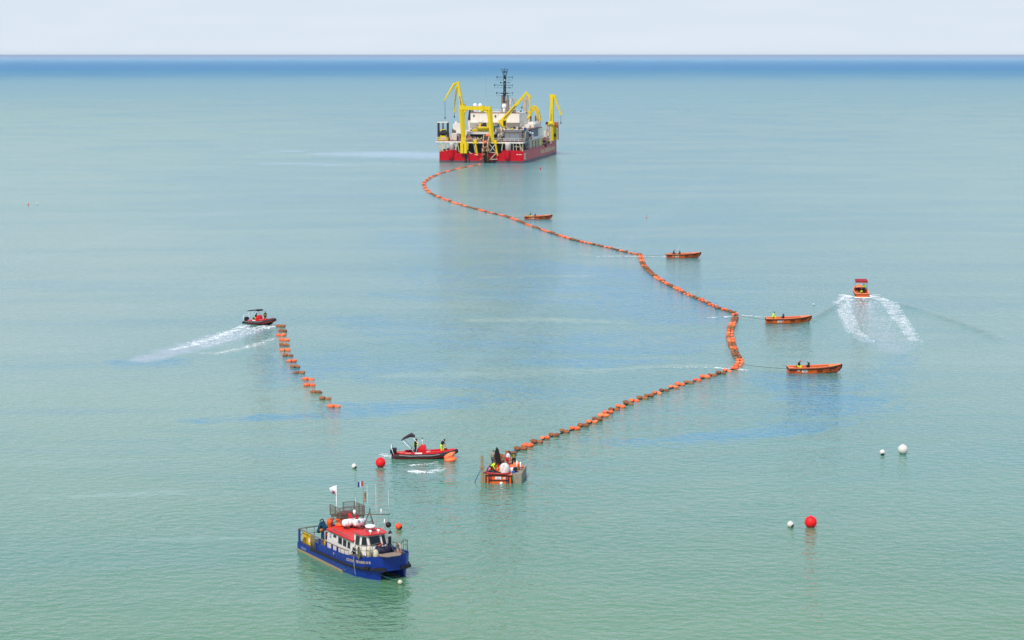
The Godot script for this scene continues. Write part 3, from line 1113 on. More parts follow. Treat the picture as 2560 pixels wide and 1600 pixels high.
	tube(po, [v(0, 0.55, -2.3), v(0, 1.0, -2.3)], 0.05, 6)
	tube(po, [v(-0.14, 0.9, -2.3), v(0.14, 0.9, -2.3)], 0.035, 6)
	obj("towing_bitt", po, mat("rubber", Color.BLACK), o)
	return o

func aboard(o: Node3D, x: float, y: float, d: float) -> Vector3:
	return o.transform * v(x, y, d)

const HIVIZ := Color(0.80, 0.98, 0.05)
const NAVY := Color(0.06, 0.06, 0.11)

func build_tow_boats():
	var b := tow_boat(Vector3(6.67, 0, -530.12), 89, "farthest orange tow boat, nearest the cable ship", {"whip": true})
	person(aboard(b, -0.1, 0.30, -2.0), 89, {"sit": true, "arms": "steer"}, {"top": Color(0.25, 0.28, 0.12), "legs": HIVIZ}, "person in olive top and yellow trousers seated in the farthest tow boat")
	b = tow_boat(Vector3(35.44, 0, -428.50), 90, "second farthest orange tow boat, by the string's far kink", {"whip": true})
	person(aboard(b, -0.1, 0.30, -2.0), 90, {"sit": true, "arms": "steer"}, {"top": NAVY, "legs": NAVY}, "person in dark clothes seated in the second farthest tow boat")
	b = tow_boat(Vector3(43.22, 0, -322.98), 92, "orange tow boat beside the string's third kink, left of the moving boat", {"number_aft": false})
	person(aboard(b, -0.2, 0.42, -2.35), 90, {"sit": true, "arms": "knees", "lean": 12}, {"top": HIVIZ, "legs": HIVIZ}, "person in yellow hi-vis seated at the stern of the third tow boat")
	b = tow_boat(Vector3(39.88, 0, -271.50), 90, "nearest and largest orange tow boat, beside the right-hand bend")
	person(aboard(b, -0.05, 0.35, -2.1), 120, {"sit": true, "arms": "knees", "lean": 14}, {"top": NAVY, "legs": HIVIZ, "cap": Color(0.75, 0.12, 0.08)}, "person in dark top and red cap seated in the nearest tow boat")
	# the moving one: canopy, planing, seen from astern
	b = tow_boat(Vector3(60.76, 0.12, -360.50), 4, "orange motor boat with a red canopy speeding away at the right", {"pitch": 4.0, "sign": false, "console": false, "gear": false, "inner": Color(0.94, 0.42, 0.2), "floor": Color(0.86, 0.72, 0.58)})
	var red := mat("canopy_red", Color(0.62, 0.05, 0.12), 0.7, 0)
	var c := S()
	loft(c, [rect(v(0.1, 2.38, -0.9), Vector3.RIGHT, Vector3.UP, 2.1, 0.28), rect(v(0.1, 2.5, 0.9), Vector3.RIGHT, Vector3.UP, 2.0, 0.24)])
	var cn := obj("canopy", c, red, b)
	var ps := S(true)
	for x in [-0.9, 1.1]:
		for d in [-0.8, 0.8]:
			tube(ps, [v(x, 0.7, d), v(x, 2.4, d)], 0.025, 5)
	obj("pole", ps, mat("steel", Color(0.55, 0.55, 0.55), 0.4, 0, 0.6), cn)
	var cs := S()
	bx(cs, 0.15, 0.75, 0.28, 1.1, 0.2, 0.6)
	obj("console", cs, mat("console_dark", Color.BLACK), b)
	person(aboard(b, 0.55, 0.30, -0.5), 4, {"arms": "steer"}, {"top": HIVIZ, "legs": NAVY, "cap": Color(0.85, 0.08, 0.15)}, "standing helmsman in yellow hi-vis and red cap on the moving boat")
	person(aboard(b, 0.05, 0.35, -1.75), 4, {"sit": true, "arms": "knees", "lean": 15}, {"top": NAVY, "legs": HIVIZ}, "person in dark top and yellow trousers sitting on the moving boat")

# ------------------------------------------------------------------ red inflatables
func inflatable(p: Vector3, heading: float, label: String, raised: bool) -> Node3D:
	var o := thing("inflatable_boat", label, "inflatable", p, heading, "red rigid inflatables")
	var grey := mat("tube_grey", Color(0.15, 0.125, 0.135), 0.7, 1)
	var red := mat("tube_red", Color(0.86, 0.04, 0.09), 0.45, 1)
	var black := mat("hull_black", Color(0.03, 0.02, 0.025), 0.45, 0)
	var white := mat("gelcoat", Color(0.85, 0.84, 0.82), 0.4, 0)
	# tube course on the starboard side
	var half := [[-3.45, 0.80, 0.20, 0.08], [-3.0, 0.83, 0.26, 0.22], [-1.5, 0.85, 0.28, 0.25], [0.6, 0.85, 0.32, 0.25], [1.6, 0.80, 0.42, 0.25], [2.4, 0.62, 0.56, 0.25], [3.0, 0.34, 0.68, 0.25], [3.22, 0.0, 0.72, 0.25]]
	var whole := half.duplicate()
	for k in range(half.size() - 2, -1, -1):
		whole.append([half[k][0], -half[k][1], half[k][2], half[k][3]])
	for part in 3:
		var st := S(true)
		var rings := []
		for i in whole.size():
			var q: Array = whole[i]
			var a: Array = whole[maxi(i - 1, 0)]
			var b: Array = whole[mini(i + 1, whole.size() - 1)]
			var along := (v(b[1], 0, b[0]) - v(a[1], 0, a[0])).normalized()
			var out := along.cross(Vector3.UP).normalized()
			var mid := v(q[1], 0, q[0])
			if out.dot(mid + v(0, 0, 0)) < 0.0 and absf(q[1]) > 0.1:
				out = -out
			if absf(q[1]) <= 0.1:
				out = v(0, 0, 1)
			var c := v(q[1], q[2], q[0])
			var rg := []
			var lo: float = [-30.0, -75.0, 75.0][part]
			var hi: float = [75.0, -30.0, 215.0][part]
			for k in 7:
				var t := deg_to_rad(lerpf(lo, hi, k / 6.0))
				var r: float = q[3] * (1.0 if part == 0 else 1.02)
				rg.append(c + out * cos(t) * r + Vector3.UP * sin(t) * r)
			rings.append(rg)
		# the lower stripe and the inboard side are red, the outer top grey
		sheet(st, rings)
		obj(["side_tube", "red_stripe", "inner_tube"][part], st, [grey, red, red][part], o)
	var hs := S()
	var stn := [[-3.1, 0.62, 0.2, 0.5, -0.02, -0.2], [0.5, 0.62, 0.25, 0.52, -0.02, -0.3], [1.8, 0.5, 0.45, 0.35, 0.1, -0.22], [2.6, 0.25, 0.58, 0.12, 0.25, 0.0], [3.1, 0.03, 0.66, 0.02, 0.5, 0.4]]
	var rings := []
	for q in stn:
		rings.append([v(-q[1], q[2], q[0]), v(-q[3], q[4], q[0]), v(0, q[5], q[0]), v(q[3], q[4], q[0]), v(q[1], q[2], q[0])])
	sheet(hs, rings)
	bx(hs, -0.62, 0.62, -0.1, 0.5, -3.12, -3.02)
	obj("hull", hs, black, o)
	var dk := S()
	bx(dk, -0.64, 0.64, 0.2, 0.26, -3.0, 1.9)
	bx(dk, -0.45, 0.45, 0.3, 0.36, 1.9, 2.5)
	obj("deck", dk, mat("deck_grey", Color(0.25, 0.18, 0.18), 0.7, 1), o)
	# red panels stand on top of the tubes
	for s in [-1.0, 1.0]:
		var rp := S()
		for i in range(1, 5):
			var a: Array = half[i]
			var b: Array = half[i + 1]
			if i == 1:
				a = [-2.2, 0.84, 0.27, 0.24]
			if i == 4:
				b = [2.25, 0.66, 0.53, 0.25]
			var q0 := v(s * (a[1] - 0.1), a[2] + a[3] - 0.02, a[0])
			var q1 := v(s * (b[1] - 0.1), b[2] + b[3] - 0.02, b[0])
			bar(rp, q0 + Vector3.UP * 0.07, q1 + Vector3.UP * 0.07, 0.16, 0.2)
		var pn := obj("red_panel", rp, red, o)
		var sb := S()
		bar(sb, v(s * 0.838, 0.60, -1.0), v(s * 0.838, 0.61, -0.25), 0.03, 0.16)
		obj("sign_board", sb, mat("sign_white", Color.WHITE), pn)
		var lt := S()
		bar(lt, v(s * 0.836, 0.61, -2.0), v(s * 0.836, 0.61, -1.4), 0.02, 0.05)
		obj("print_line", lt, mat("print_pale", Color(0.95, 0.75, 0.7), 0.6, 0), pn)
		bar(lt, v(s * 0.8, 0.68, 1.1), v(s * 0.72, 0.73, 1.75), 0.14, 0.07)
	var cs := S()
	loft(cs, [rect(v(0, 0.26, -0.35), Vector3.RIGHT, v(0, 0, 1), 0.78, 0.95), rect(v(0, 1.0, -0.32), Vector3.RIGHT, v(0, 0, 1), 0.74, 0.85), rect(v(0, 1.36, -0.2), Vector3.RIGHT, v(0, 0, 1), 0.6, 0.4)])
	bx(cs, -0.34, 0.34, 0.26, 0.75, 0.1, 0.5)
	var con := obj("console", cs, red, o)
	var sc := S()
	bx(sc, -0.3, 0.3, 0.3, 0.73, 0.5, 0.52)
	bx(sc, 0.34, 0.355, 0.3, 0.72, 0.16, 0.46)
	obj("sign_board", sc, mat("sign_white", Color.WHITE), con)
	var dsc := S()
	bx(dsc, 0.38, 0.41, 0.3, 0.68, -0.55, -0.2)
	obj("locker_door", dsc, black, con)
	var ws := S()
	loft(ws, [rect(v(0, 1.34, -0.14), Vector3.RIGHT, v(0, 0, 1), 0.56, 0.03), rect(v(0, 1.72, -0.3), Vector3.RIGHT, v(0, 0, 1), 0.44, 0.03)])
	var gm := mat("screen", Color(0.85, 0.9, 0.92, 0.25), 0.05, 0)
	gm.transparency = BaseMaterial3D.TRANSPARENCY_ALPHA
	obj("windscreen", ws, gm, con)
	var rl := S(true)
	for x in [-0.2, 0.2]:
		tube(rl, [v(x, 1.3, -0.25), v(x, 2.0, -0.3)], 0.02, 5)
	tube(rl, [v(-0.2, 1.97, -0.3), v(0.2, 1.97, -0.3)], 0.02, 5)
	obj("light_mast", rl, white, con)
	var li := S(true)
	ball(li, v(0, 2.06, -0.3), Vector3(0.07, 0.09, 0.07), 8, 6)
	ball(li, v(0.16, 2.02, -0.3), Vector3(0.05, 0.06, 0.05), 8, 6)
	obj("lamp", li, mat("lamp_grey", Color(0.3, 0.3, 0.3), 0.4, 0), con)
	# seat, outboard, roll bar, bimini
	var se := S()
	bx(se, -0.3, 0.3, 0.26, 0.72, -1.5, -0.95)
	bx(se, -0.3, 0.3, 0.72, 1.0, -1.5, -1.4)
	obj("helm_seat", se, mat("seat_dark", Color(0.15, 0.05, 0.07), 0.6, 0), o)
	var ob := S()
	loft(ob, [rect(v(0, 0.45, -3.32), Vector3.RIGHT, v(0, 0, 1), 0.42, 0.6), rect(v(0, 0.8, -3.3), Vector3.RIGHT, v(0, 0, 1), 0.46, 0.68), rect(v(0, 1.02, -3.22), Vector3.RIGHT, v(0, 0, 1), 0.36, 0.5)])
	var eng := obj("outboard_motor", ob, black, o)
	var lg := S()
	bar(lg, v(0, 0.5, -3.4), v(0, -0.4, -3.35), 0.16, 0.24)
	obj("motor_leg", lg, black, eng)
	var rb := S(true)
	tube(rb, [v(0.62, 0.35, -3.2), v(0.58, 1.0, -3.42), v(0.4, 1.32, -3.5), v(-0.4, 1.32, -3.5), v(-0.58, 1.0, -3.42), v(-0.62, 0.35, -3.2)], 0.035, 6)
	obj("roll_bar", rb, white, o)
	var bp := S(true)
	var bs := S()
	if raised:
		for s in [-1.0, 1.0]:
			tube(bp, [v(s * 0.7, 0.55, -1.6), v(s * 0.62, 2.0, -2.1)], 0.022, 5)
			tube(bp, [v(s * 0.7, 0.55, -1.3), v(s * 0.6, 2.05, -0.1)], 0.022, 5)
			tube(bp, [v(s * 0.7, 0.55, -1.45), v(s * 0.6, 2.05, -1.1)], 0.018, 5)
		loft(bs, [rect(v(0, 2.02, -2.25), Vector3.RIGHT, Vector3.UP, 1.3, 0.14), rect(v(0, 2.14, -1.4), Vector3.RIGHT, Vector3.UP, 1.4, 0.12), rect(v(0, 2.2, -0.4), Vector3.RIGHT, Vector3.UP, 1.4, 0.12), rect(v(0, 2.1, 0.0), Vector3.RIGHT, Vector3.UP, 1.3, 0.16)])
	else:
		# tipped back: the hoop stands up from amidships with the cloth gathered at its top
		for s in [-1.0, 1.0]:
			tube(bp, [v(s * 0.7, 0.55, -0.95), v(s * 0.6, 1.35, -1.75), v(s * 0.55, 1.9, -2.3)], 0.03, 5)
			tube(bp, [v(s * 0.7, 0.6, -0.9), v(s * 0.58, 1.6, -0.7), v(s * 0.55, 2.3, -1.3)], 0.025, 5)
		loft(bs, [rect(v(0, 1.9, -2.42), Vector3.RIGHT, v(0, 0.8, 0.5), 1.2, 0.16), rect(v(0, 2.16, -2.0), Vector3.RIGHT, v(0, 0.9, 0.4), 1.25, 0.2), rect(v(0, 2.4, -1.45), Vector3.RIGHT, v(0, 1.0, 0.0), 1.25, 0.24), rect(v(0, 2.26, -1.1), Vector3.RIGHT, v(0, 0.8, -0.5), 1.15, 0.16)])
	obj("canopy_frame", bp, white, o)
	obj("canopy", bs, mat("canopy_dark", Color(0.16, 0.07, 0.09), 0.7, 0), o)
	var gl := S(true)
	for s in [-1.0, 1.0]:
		tube(gl, [v(s * 1.08, 0.42, -2.6), v(s * 1.1, 0.36, -1.4), v(s * 1.1, 0.40, -0.2), v(s * 1.1, 0.42, 0.8), v(s * 1.0, 0.56, 1.6)], 0.014, 4)
	obj("grab_line", gl, white, o)
	return o

func build_inflatables():
	var o := inflatable(Vector3(-9.04, 0, -212.97), 92, "near red inflatable with its dark canopy tipped back", false)
	person(aboard(o, -0.1, 0.26, -1.0), 88, {"arms": "steer", "lean": 6}, {"top": Color(0.16, 0.14, 0.12), "legs": NAVY, "sleeve": HIVIZ, "boots": HIVIZ, "vest": Color(0.14, 0.13, 0.12), "straps": HIVIZ}, "helmsman in dark vest with yellow sleeves at the near inflatable's console")
	person(aboard(o, -0.05, 0.36, 1.75), 105, {"arms": "reach", "lean": 22, "nod": 30}, {"top": NAVY, "legs": HIVIZ, "sleeve": Color(0.78, 0.52, 0.40)}, "person in dark tee shirt and yellow trousers leaning over the near inflatable's bow")
	var sb := S()
	for d in [0.75, 1.35]:
		bx(sb, -0.3, 0.3, 0.26, 0.40, d, d + 0.45)
	obj("white_bag", sb, mat("gelcoat", Color.WHITE), o)
	# the orange float lashed under its bow
	var f := thing("lashed_float", "orange float bag lashed under the bow of the near inflatable", "float", Vector3(-6.39, 0.0, -211.16), 94)
	for k in 2:
		var b := MeshInstance3D.new()
		b.mesh = bag_meshes["o%d" % k]
		b.position = Vector3([0.2, -0.22][k], [0.16, 0.5][k], [-0.05, 0.08][k])
		b.scale = Vector3(1.5, 1.2, 1.35)
		b.rotation_degrees = Vector3(0, 92 if k == 0 else 80, 8 if k == 0 else 25)
		put("bag", b, f)
	o = inflatable(Vector3(-39.11, 0.05, -321.15), 132, "far red inflatable with its dark canopy raised, under way", true)
	o.rotation_degrees.x = 3.5
	person(aboard(o, -0.05, 0.40, -1.25), 118, {"sit": true, "arms": "knees", "lean": 10}, {"top": Color(0.15, 0.08, 0.16), "legs": HIVIZ}, "seated person in purple-dark top and yellow trousers on the far inflatable")
	person(aboard(o, -0.1, 0.27, 0.95), 150, {"lean": 8, "nod": 25}, {"top": Color(0.2, 0.16, 0.12), "legs": NAVY, "vest": Color(0.55, 0.56, 0.14)}, "standing person in yellow vest before the far inflatable's console")
	var js := S()
	loft(js, [rect(aboard(o, 0.1, 0.28, -0.72), Vector3.RIGHT, Vector3.BACK, 0.4, 0.3), rect(aboard(o, 0.1, 0.7, -0.75), Vector3.RIGHT, Vector3.BACK, 0.45, 0.3), rect(aboard(o, 0.1, 1.1, -0.72), Vector3.RIGHT, Vector3.BACK, 0.3, 0.2)])
	tag(obj("hi_vis_jacket", js, mat("hiviz_cloth", HIVIZ, 0.7, 1), self), "yellow hi-vis jacket hung behind the far inflatable's console", "jacket")

# ------------------------------------------------------------------ the landing raft and the boat beside it
func build_raft():
	var H := 7.0
	var o := thing("landing_raft", "grey pontoon raft with a tall timber post, at the near end of the float string", "raft", Vector3(-2.99, 0, -200.29), H)
	var conc := mat("pontoon_grey", Color(0.60, 0.56, 0.49), 0.8, 2)
	var side := mat("pontoon_deck", Color(0.50, 0.46, 0.41), 0.85, 2)
	for q in [[0.0, 0.34, 0.0, 2.4], [3.1, 3.95, 0.0, 2.1], [3.1, 3.95, 2.16, 4.2], [0.0, 0.34, 2.46, 4.8], [0.36, 3.08, 5.3, 6.1]]:
		var st := S()
		bx(st, q[0], q[1], -0.6, 0.92, q[2], q[3])
		bx(st, q[0] + 0.05, q[1] - 0.05, 0.92, 0.96, q[2] + 0.05, q[3] - 0.05)
		obj("pontoon_block", st, conc, o)
	var ds := S()
	bx(ds, 0.36, 3.08, 0.55, 0.62, 4.2, 5.28)
	obj("work_deck", ds, side, o)
	var ps := S()
	bx(ps, -0.06, 0.2, -0.6, 2.72, -0.20, -0.02)
	bx(ps, -0.16, 0.3, 1.45, 1.62, -0.28, 0.04)
	bx(ps, 0.2, 0.40, -0.6, 0.9, -0.14, -0.02)
	obj("timber_post", ps, mat("timber", Color(0.62, 0.54, 0.42), 0.8, 2), o)
	var st2 := S(true)
	tube(st2, [v(-0.12, 1.2, 0.1), v(-0.55, 0.3, 0.3), v(-0.75, -0.1, 0.35)], 0.04, 5)
	obj("blue_strap", st2, mat("strap_blue", Color(0.05, 0.35, 0.65), 0.6, 0), o)
	var cl := S(true)
	tube(cl, [v(0.42, 1.25, 1.3), v(0.45, 0.9, 1.0), v(0.5, 1.3, 1.9)], 0.05, 5)
	obj("blue_strap", cl, mat("strap_blue", Color.BLUE), o)
	var wp := S(true)
	for q in [[3.2, 2.6], [3.62, 2.0]]:
		tube(wp, [v(q[0], 0.9, q[1]), v(q[0] - 0.02, 1.75, q[1])], 0.05, 6)
	obj("white_post", wp, mat("gelcoat", Color(0.85, 0.84, 0.82), 0.4, 0), o)
	var T := o.transform
	# the orange boat moored in the raft, its stern towards the camera
	var b := thing("raft_boat", "orange workboat moored inside the grey raft, stern towards the camera", "boat", T * v(1.72, 0, 2.6), H)
	var stn := [[-2.65, 1.33, 0.84, 1.25, 0.0, -0.2], [0.0, 1.33, 0.86, 1.2, 0.0, -0.25], [1.6, 1.2, 0.92, 0.9, 0.05, -0.2], [2.6, 0.5, 1.0, 0.25, 0.3, 0.1]]
	var orange := mat("boat_orange", Color(0.97, 0.39, 0.015), 0.42, 1)
	var rubber := mat("rubber", Color(0.08, 0.04, 0.05), 0.7, 0)
	var st := S()
	var rings := []
	for q in stn:
		rings.append([v(-q[1], q[2], q[0]), v(-q[3], q[4], q[0]), v(0, q[5], q[0]), v(q[3], q[4], q[0]), v(q[1], q[2], q[0])])
	sheet(st, rings)
	var a: Array = rings[0]
	for k in range(1, 4):
		tri(st, a[0], a[k], a[k + 1])
	obj("hull", st, orange, b)
	var dk := S()
	bx(dk, -1.2, 1.2, 0.34, 0.4, -2.5, 1.8)
	bx(dk, -1.3, 1.3, 0.78, 0.87, -2.64, -2.2)
	for s in [-1.0, 1.0]:
		bar(dk, v(s * 1.26, 0.86, -2.6), v(s * 1.26, 0.88, 0.2), 0.16, 0.08)
		bar(dk, v(s * 1.26, 0.88, 0.2), v(s * 1.1, 0.94, 1.6), 0.16, 0.08)
	obj("deck", dk, mat("boat_inner", Color(0.98, 0.56, 0.34), 0.5, 1), b)
	for q in [[-1.35, 1.35, 0.70, 0.80, 0], [-1.0, 1.0, 0.24, 0.32, 0], [-1.36, -1.22, -0.2, 0.72, 0], [1.22, 1.36, -0.2, 0.72, 0], [-1.02, -0.92, -0.2, 0.72, 0], [0.92, 1.02, -0.2, 0.72, 0], [-0.82, -0.74, 0.1, 0.68, 1], [0.74, 0.82, -0.1, 0.6, 1]]:
		var f := S()
		bx(f, q[0], q[1], q[2], q[3], -2.72, -2.652)
		obj("fender_bar" if q[4] == 0 else "blue_lashing", f, rubber if q[4] == 0 else mat("lashing_blue", Color(0.12, 0.10, 0.3), 0.7, 0), b)
	for q in [[-0.36, 0.22, 0.38, 0.62], [0.42, 0.64, 0.42, 0.56]]:
		var f := S()
		bx(f, q[0], q[1], q[2], q[3], -2.68, -2.655)
		obj("sign_board", f, mat("sign_white", Color(0.9, 0.9, 0.88), 0.5, 0), b)
	var pl := S()
	bx(pl, -0.28, 0.14, 0.5, 0.55, -2.69, -2.68)
	bx(pl, -0.24, 0.17, 0.43, 0.46, -2.69, -2.68)
	bx(pl, 0.47, 0.59, 0.46, 0.52, -2.69, -2.68)
	obj("print_line", pl, mat("print_grey2", Color(0.45, 0.5, 0.7), 0.6, 0), b)
	var wl := S(true)
	ball(wl, v(0.25, 0.02, -2.78), Vector3(0.16, 0.13, 0.12), 8, 6)
	obj("transom_bulge", wl, mat("gelcoat", Color.WHITE), b)
	# what lies on it
	var hose := S(true)
	tube(hose, [v(0.35, 1.02, -0.02), v(0.9, 0.96, -0.10), v(1.7, 0.92, -0.12), v(2.5, 0.96, -0.08), v(2.8, 1.0, 0.05)], 0.085, 7)
	var ho := obj("red_hose", hose, mat("hose_red", Color(0.72, 0.06, 0.12), 0.5, 1), self)
	ho.transform = T
	tag(ho, "thick red hose laid along the raft boat's stern", "hose")
	var bag := thing("bulk_bag", "big white bulk bag standing on the raft, folded shut at the top", "bag", T * v(2.15, 0.4, 1.0), H + 10)
	var bs := S(true)
	var rg := []
	for q in [[0.42, 0.0], [0.46, 0.2], [0.48, 0.55], [0.48, 0.95], [0.40, 1.2], [0.22, 1.36], [0.05, 1.39]]:
		var r := []
		for k in 16:
			var t := TAU * k / 16.0
			var w: float = q[0] * (1.0 + 0.06 * cos(4.0 * t)) * (1.0 + 0.05 * sin(k * 2.3 + q[1] * 9.0))
			r.append(Vector3(cos(t) * w, q[1] + 0.02 * sin(k * 3.1), -sin(t) * w))
		rg.append(r)
	loft(bs, rg)
	obj("cloth", bs, mat("bag_white", Color(0.90, 0.88, 0.87), 0.7, 1), bag)
	var fd := S()
	bar(fd, v(-0.14, 1.25, -0.36), v(0.16, 1.2, -0.42), 0.05, 0.02)
	bar(fd, v(0.03, 1.22, -0.42), v(-0.04, 0.75, -0.56), 0.03, 0.02)
	obj("fold_mark", fd, mat("fold_grey", Color(0.66, 0.6, 0.6), 0.8, 0), bag)
	var b2 := thing("bulk_bag", "small crumpled white bag behind the big bulk bag on the raft", "bag", T * v(2.85, 0.5, 1.6), H)
	var b2s := S(true)
	ball(b2s, Vector3(0, 0.35, 0), Vector3(0.4, 0.42, 0.35), 12, 8)
	ball(b2s, Vector3(0.15, 0.6, 0.1), Vector3(0.25, 0.22, 0.22), 10, 6)
	obj("cloth", b2s, mat("bag_white", Color.WHITE), b2)
	var bd := thing("upright_board", "tall black board standing on a red stand on the raft", "board", T * v(1.05, 0.6, 4.35), H)
	var bds := S()
	prism(bds, [Vector2(-0.22, 0.55), Vector2(-0.34, 1.2), Vector2(-0.28, 1.75), Vector2(-0.12, 2.15), Vector2(0.06, 1.95), Vector2(0.24, 1.3), Vector2(0.36, 0.5), Vector2(0.42, -0.1), Vector2(0.3, 0.3), Vector2(0.1, 0.4)], Vector3.ZERO, Vector3(1, 0, 0), Vector3(0, 1, 0), 0.12)
	obj("board", bds, mat("board_black", Color(0.05, 0.035, 0.04), 0.5, 1), bd)
	var bl := S()
	bx(bl, -0.05, 0.12, -0.1, 0.5, -0.05, 0.05)
	obj("stand", bl, mat("stand_red", Color(0.75, 0.06, 0.06), 0.5, 0), bd)
	for q in [[0.95, 1.2, 0.36, 1, "dark drum lying on the raft left of the bulk bag", Color(0.1, 0.06, 0.08)], [1.45, 0.7, 0.3, 1, "dark green bundle in front of the bulk bag on the raft", Color(0.16, 0.17, 0.12)]]:
		var d := S(true)
		tube(d, [T * v(q[0] - 0.3, 0.62, q[1] + 0.2), T * v(q[0] + 0.3, 0.72, q[1] - 0.2)], q[2], 12)
		tag(obj("drum", d, mat("drum " + str(q[5]), q[5], 0.6, 1), self), q[4], "drum")
	var og := S(true)
	for q in [[1.3, 0.8, 1.6, 1.75, 1.3, 2.3], [1.2, 0.7, 1.2, 1.6, 1.15, 1.9]]:
		tube(og, [T * v(q[0], q[1], q[2]), T * v((q[0] + q[3]) / 2, (q[1] + q[4]) / 2 + 0.1, (q[2] + q[5]) / 2), T * v(q[3], q[4], q[5])], 0.12, 8)
	tag(obj("orange_lifting_sling", og, mat("sling_orange", Color(0.95, 0.35, 0.12), 0.6, 1), self), "folded orange sling left of the bulk bag on the raft", "sling")
	var tank := S()
	bx(tank, 3.05, 3.4, 0.96, 1.42, 0.7, 1.05)
	var tk := obj("dark_box", tank, mat("box_dark", Color(0.07, 0.05, 0.07), 0.5, 0), self)
	tk.transform = T
	tag(tk, "dark box on the raft right of the bulk bag", "box")
	var bb := S()
	bx(bb, 2.95, 3.25, 0.96, 1.12, 0.3, 0.62)
	var bbo := obj("blue_tub", bb, mat("strap_blue", Color.BLUE), self)
	bbo.transform = T
	tag(bbo, "small blue tub on the raft's front right corner", "tub")
	var pile := thing("float_pile", "slack orange float bags heaped on the right of the raft", "float", T * v(3.2, 0.9, 3.0), H + 10)
	for k in 4:
		var bg := MeshInstance3D.new()
		bg.mesh = bag_meshes[["o0", "o2", "b1", "o1"][k]]
		bg.position = Vector3([-0.35, 0.25, 0.3, -0.1][k], [0.2, 0.14, 0.1, 0.38][k], [0.1, -0.15, 0.9, -0.2][k])
		bg.rotation_degrees = Vector3(0, [10, -30, 70, 5][k], [0, 6, -5, 4][k])
		bg.scale = Vector3(1.0, 0.75, 1.0)
		put("bag", bg, pile)
	var net := S(true)
	var rng := RandomNumberGenerator.new()
	rng.seed = 77
	for k in 14:
		var p := v(3.35 + rng.randf_range(-0.2, 0.45), 1.0 + rng.randf() * 0.25, 0.9 + rng.randf() * 1.3)
		tube(net, [T * p, T * (p + Vector3(rng.randf_range(-0.25, 0.25), 0.1, rng.randf_range(-0.3, 0.3))), T * (p + Vector3(rng.randf_range(-0.4, 0.4), -0.05, rng.randf_range(-0.4, 0.4)))], 0.03, 4)
	tag(obj("rope_heap", net, mat("rope_rust", Color(0.72, 0.38, 0.22), 0.9, 0), self), "tangled heap of orange rope on the raft's right pontoon", "rope")
	for q in [[0.95, 5.9, 0.9, "first brown float bag being hauled in beyond the raft's black board"], [1.9, 6.6, 0.4, "brown float bag just behind the person in the white tee shirt"]]:
		var fb := thing("hauled_float", q[3], "float", T * v(q[0], 0.5, q[1]), H + 30)
		for k in 2:
			var bg := MeshInstance3D.new()
			bg.mesh = bag_meshes["b%d" % k]
			bg.position = Vector3(0.35 * k, 0.3 + 0.3 * q[2] - 0.2 * k, 0.1)
			bg.rotation_degrees = Vector3(0, 20, 40 * q[2])
			bg.scale = Vector3(1.0, 1.25, 1.25)
			put("bag", bg, fb)
	person(T * v(0.55, 0.62, 4.45), H + 15, {"lean": 6}, {"top": Color(0.58, 0.55, 0.49), "legs": Color(0.35, 0.32, 0.3), "sleeve": Color(0.58, 0.55, 0.49), "cap": Color(0.45, 0.12, 0.1)}, "person in grey beige top standing by the black board on the raft")
	person(T * v(0.85, 0.42, 1.9), H + 130, {"lean": 62, "arms": "reach", "nod": 20}, {"top": HIVIZ, "legs": NAVY, "vest": HIVIZ, "straps": Color(0.3, 0.12, 0.05)}, "person in yellow hi-vis bending down at the left of the raft")
	person(T * v(2.0, 0.62, 4.5), H + 40, {"lean": 16, "arms": "steer"}, {"top": Color(0.86, 0.84, 0.90), "legs": Color(0.72, 0.05, 0.14), "sleeve": Color(0.78, 0.52, 0.40)}, "person in white tee shirt and red shorts hauling on the raft")
	person(T * v(2.62, 0.62, 4.75), H - 20, {"lean": 4, "arms": "steer"}, {"top": Color(0.16, 0.12, 0.16), "legs": NAVY, "cap": Color(0.02, 0.50, 0.72), "vest": Color(0.45, 0.46, 0.14), "straps": Color(0.6, 0.6, 0.3)}, "person in blue cap and olive vest hauling on the raft")
	rope("rope", [T * v(3.0, 1.0, 0.02), T * v(3.22, 0.0, -0.35), T * v(3.9, -0.1, -3.6)], 0.022, Color(0.18, 0.62, 0.50), "green rope hanging from the raft's front corner into the water")
	rope("rope", [T * v(0.0, 0.9, 0.0), T * v(-2.2, 0.05, -0.3), T * v(-5.6, -0.02, -1.4)], 0.018, Color(0.18, 0.62, 0.50), "thin green rope on the water between the near inflatable and the raft")

# ------------------------------------------------------------------ the blue workboat
func w(x: float, y: float, d: float) -> Vector3:
	return v(x if x > 0.0 else x * 0.95, y, d)

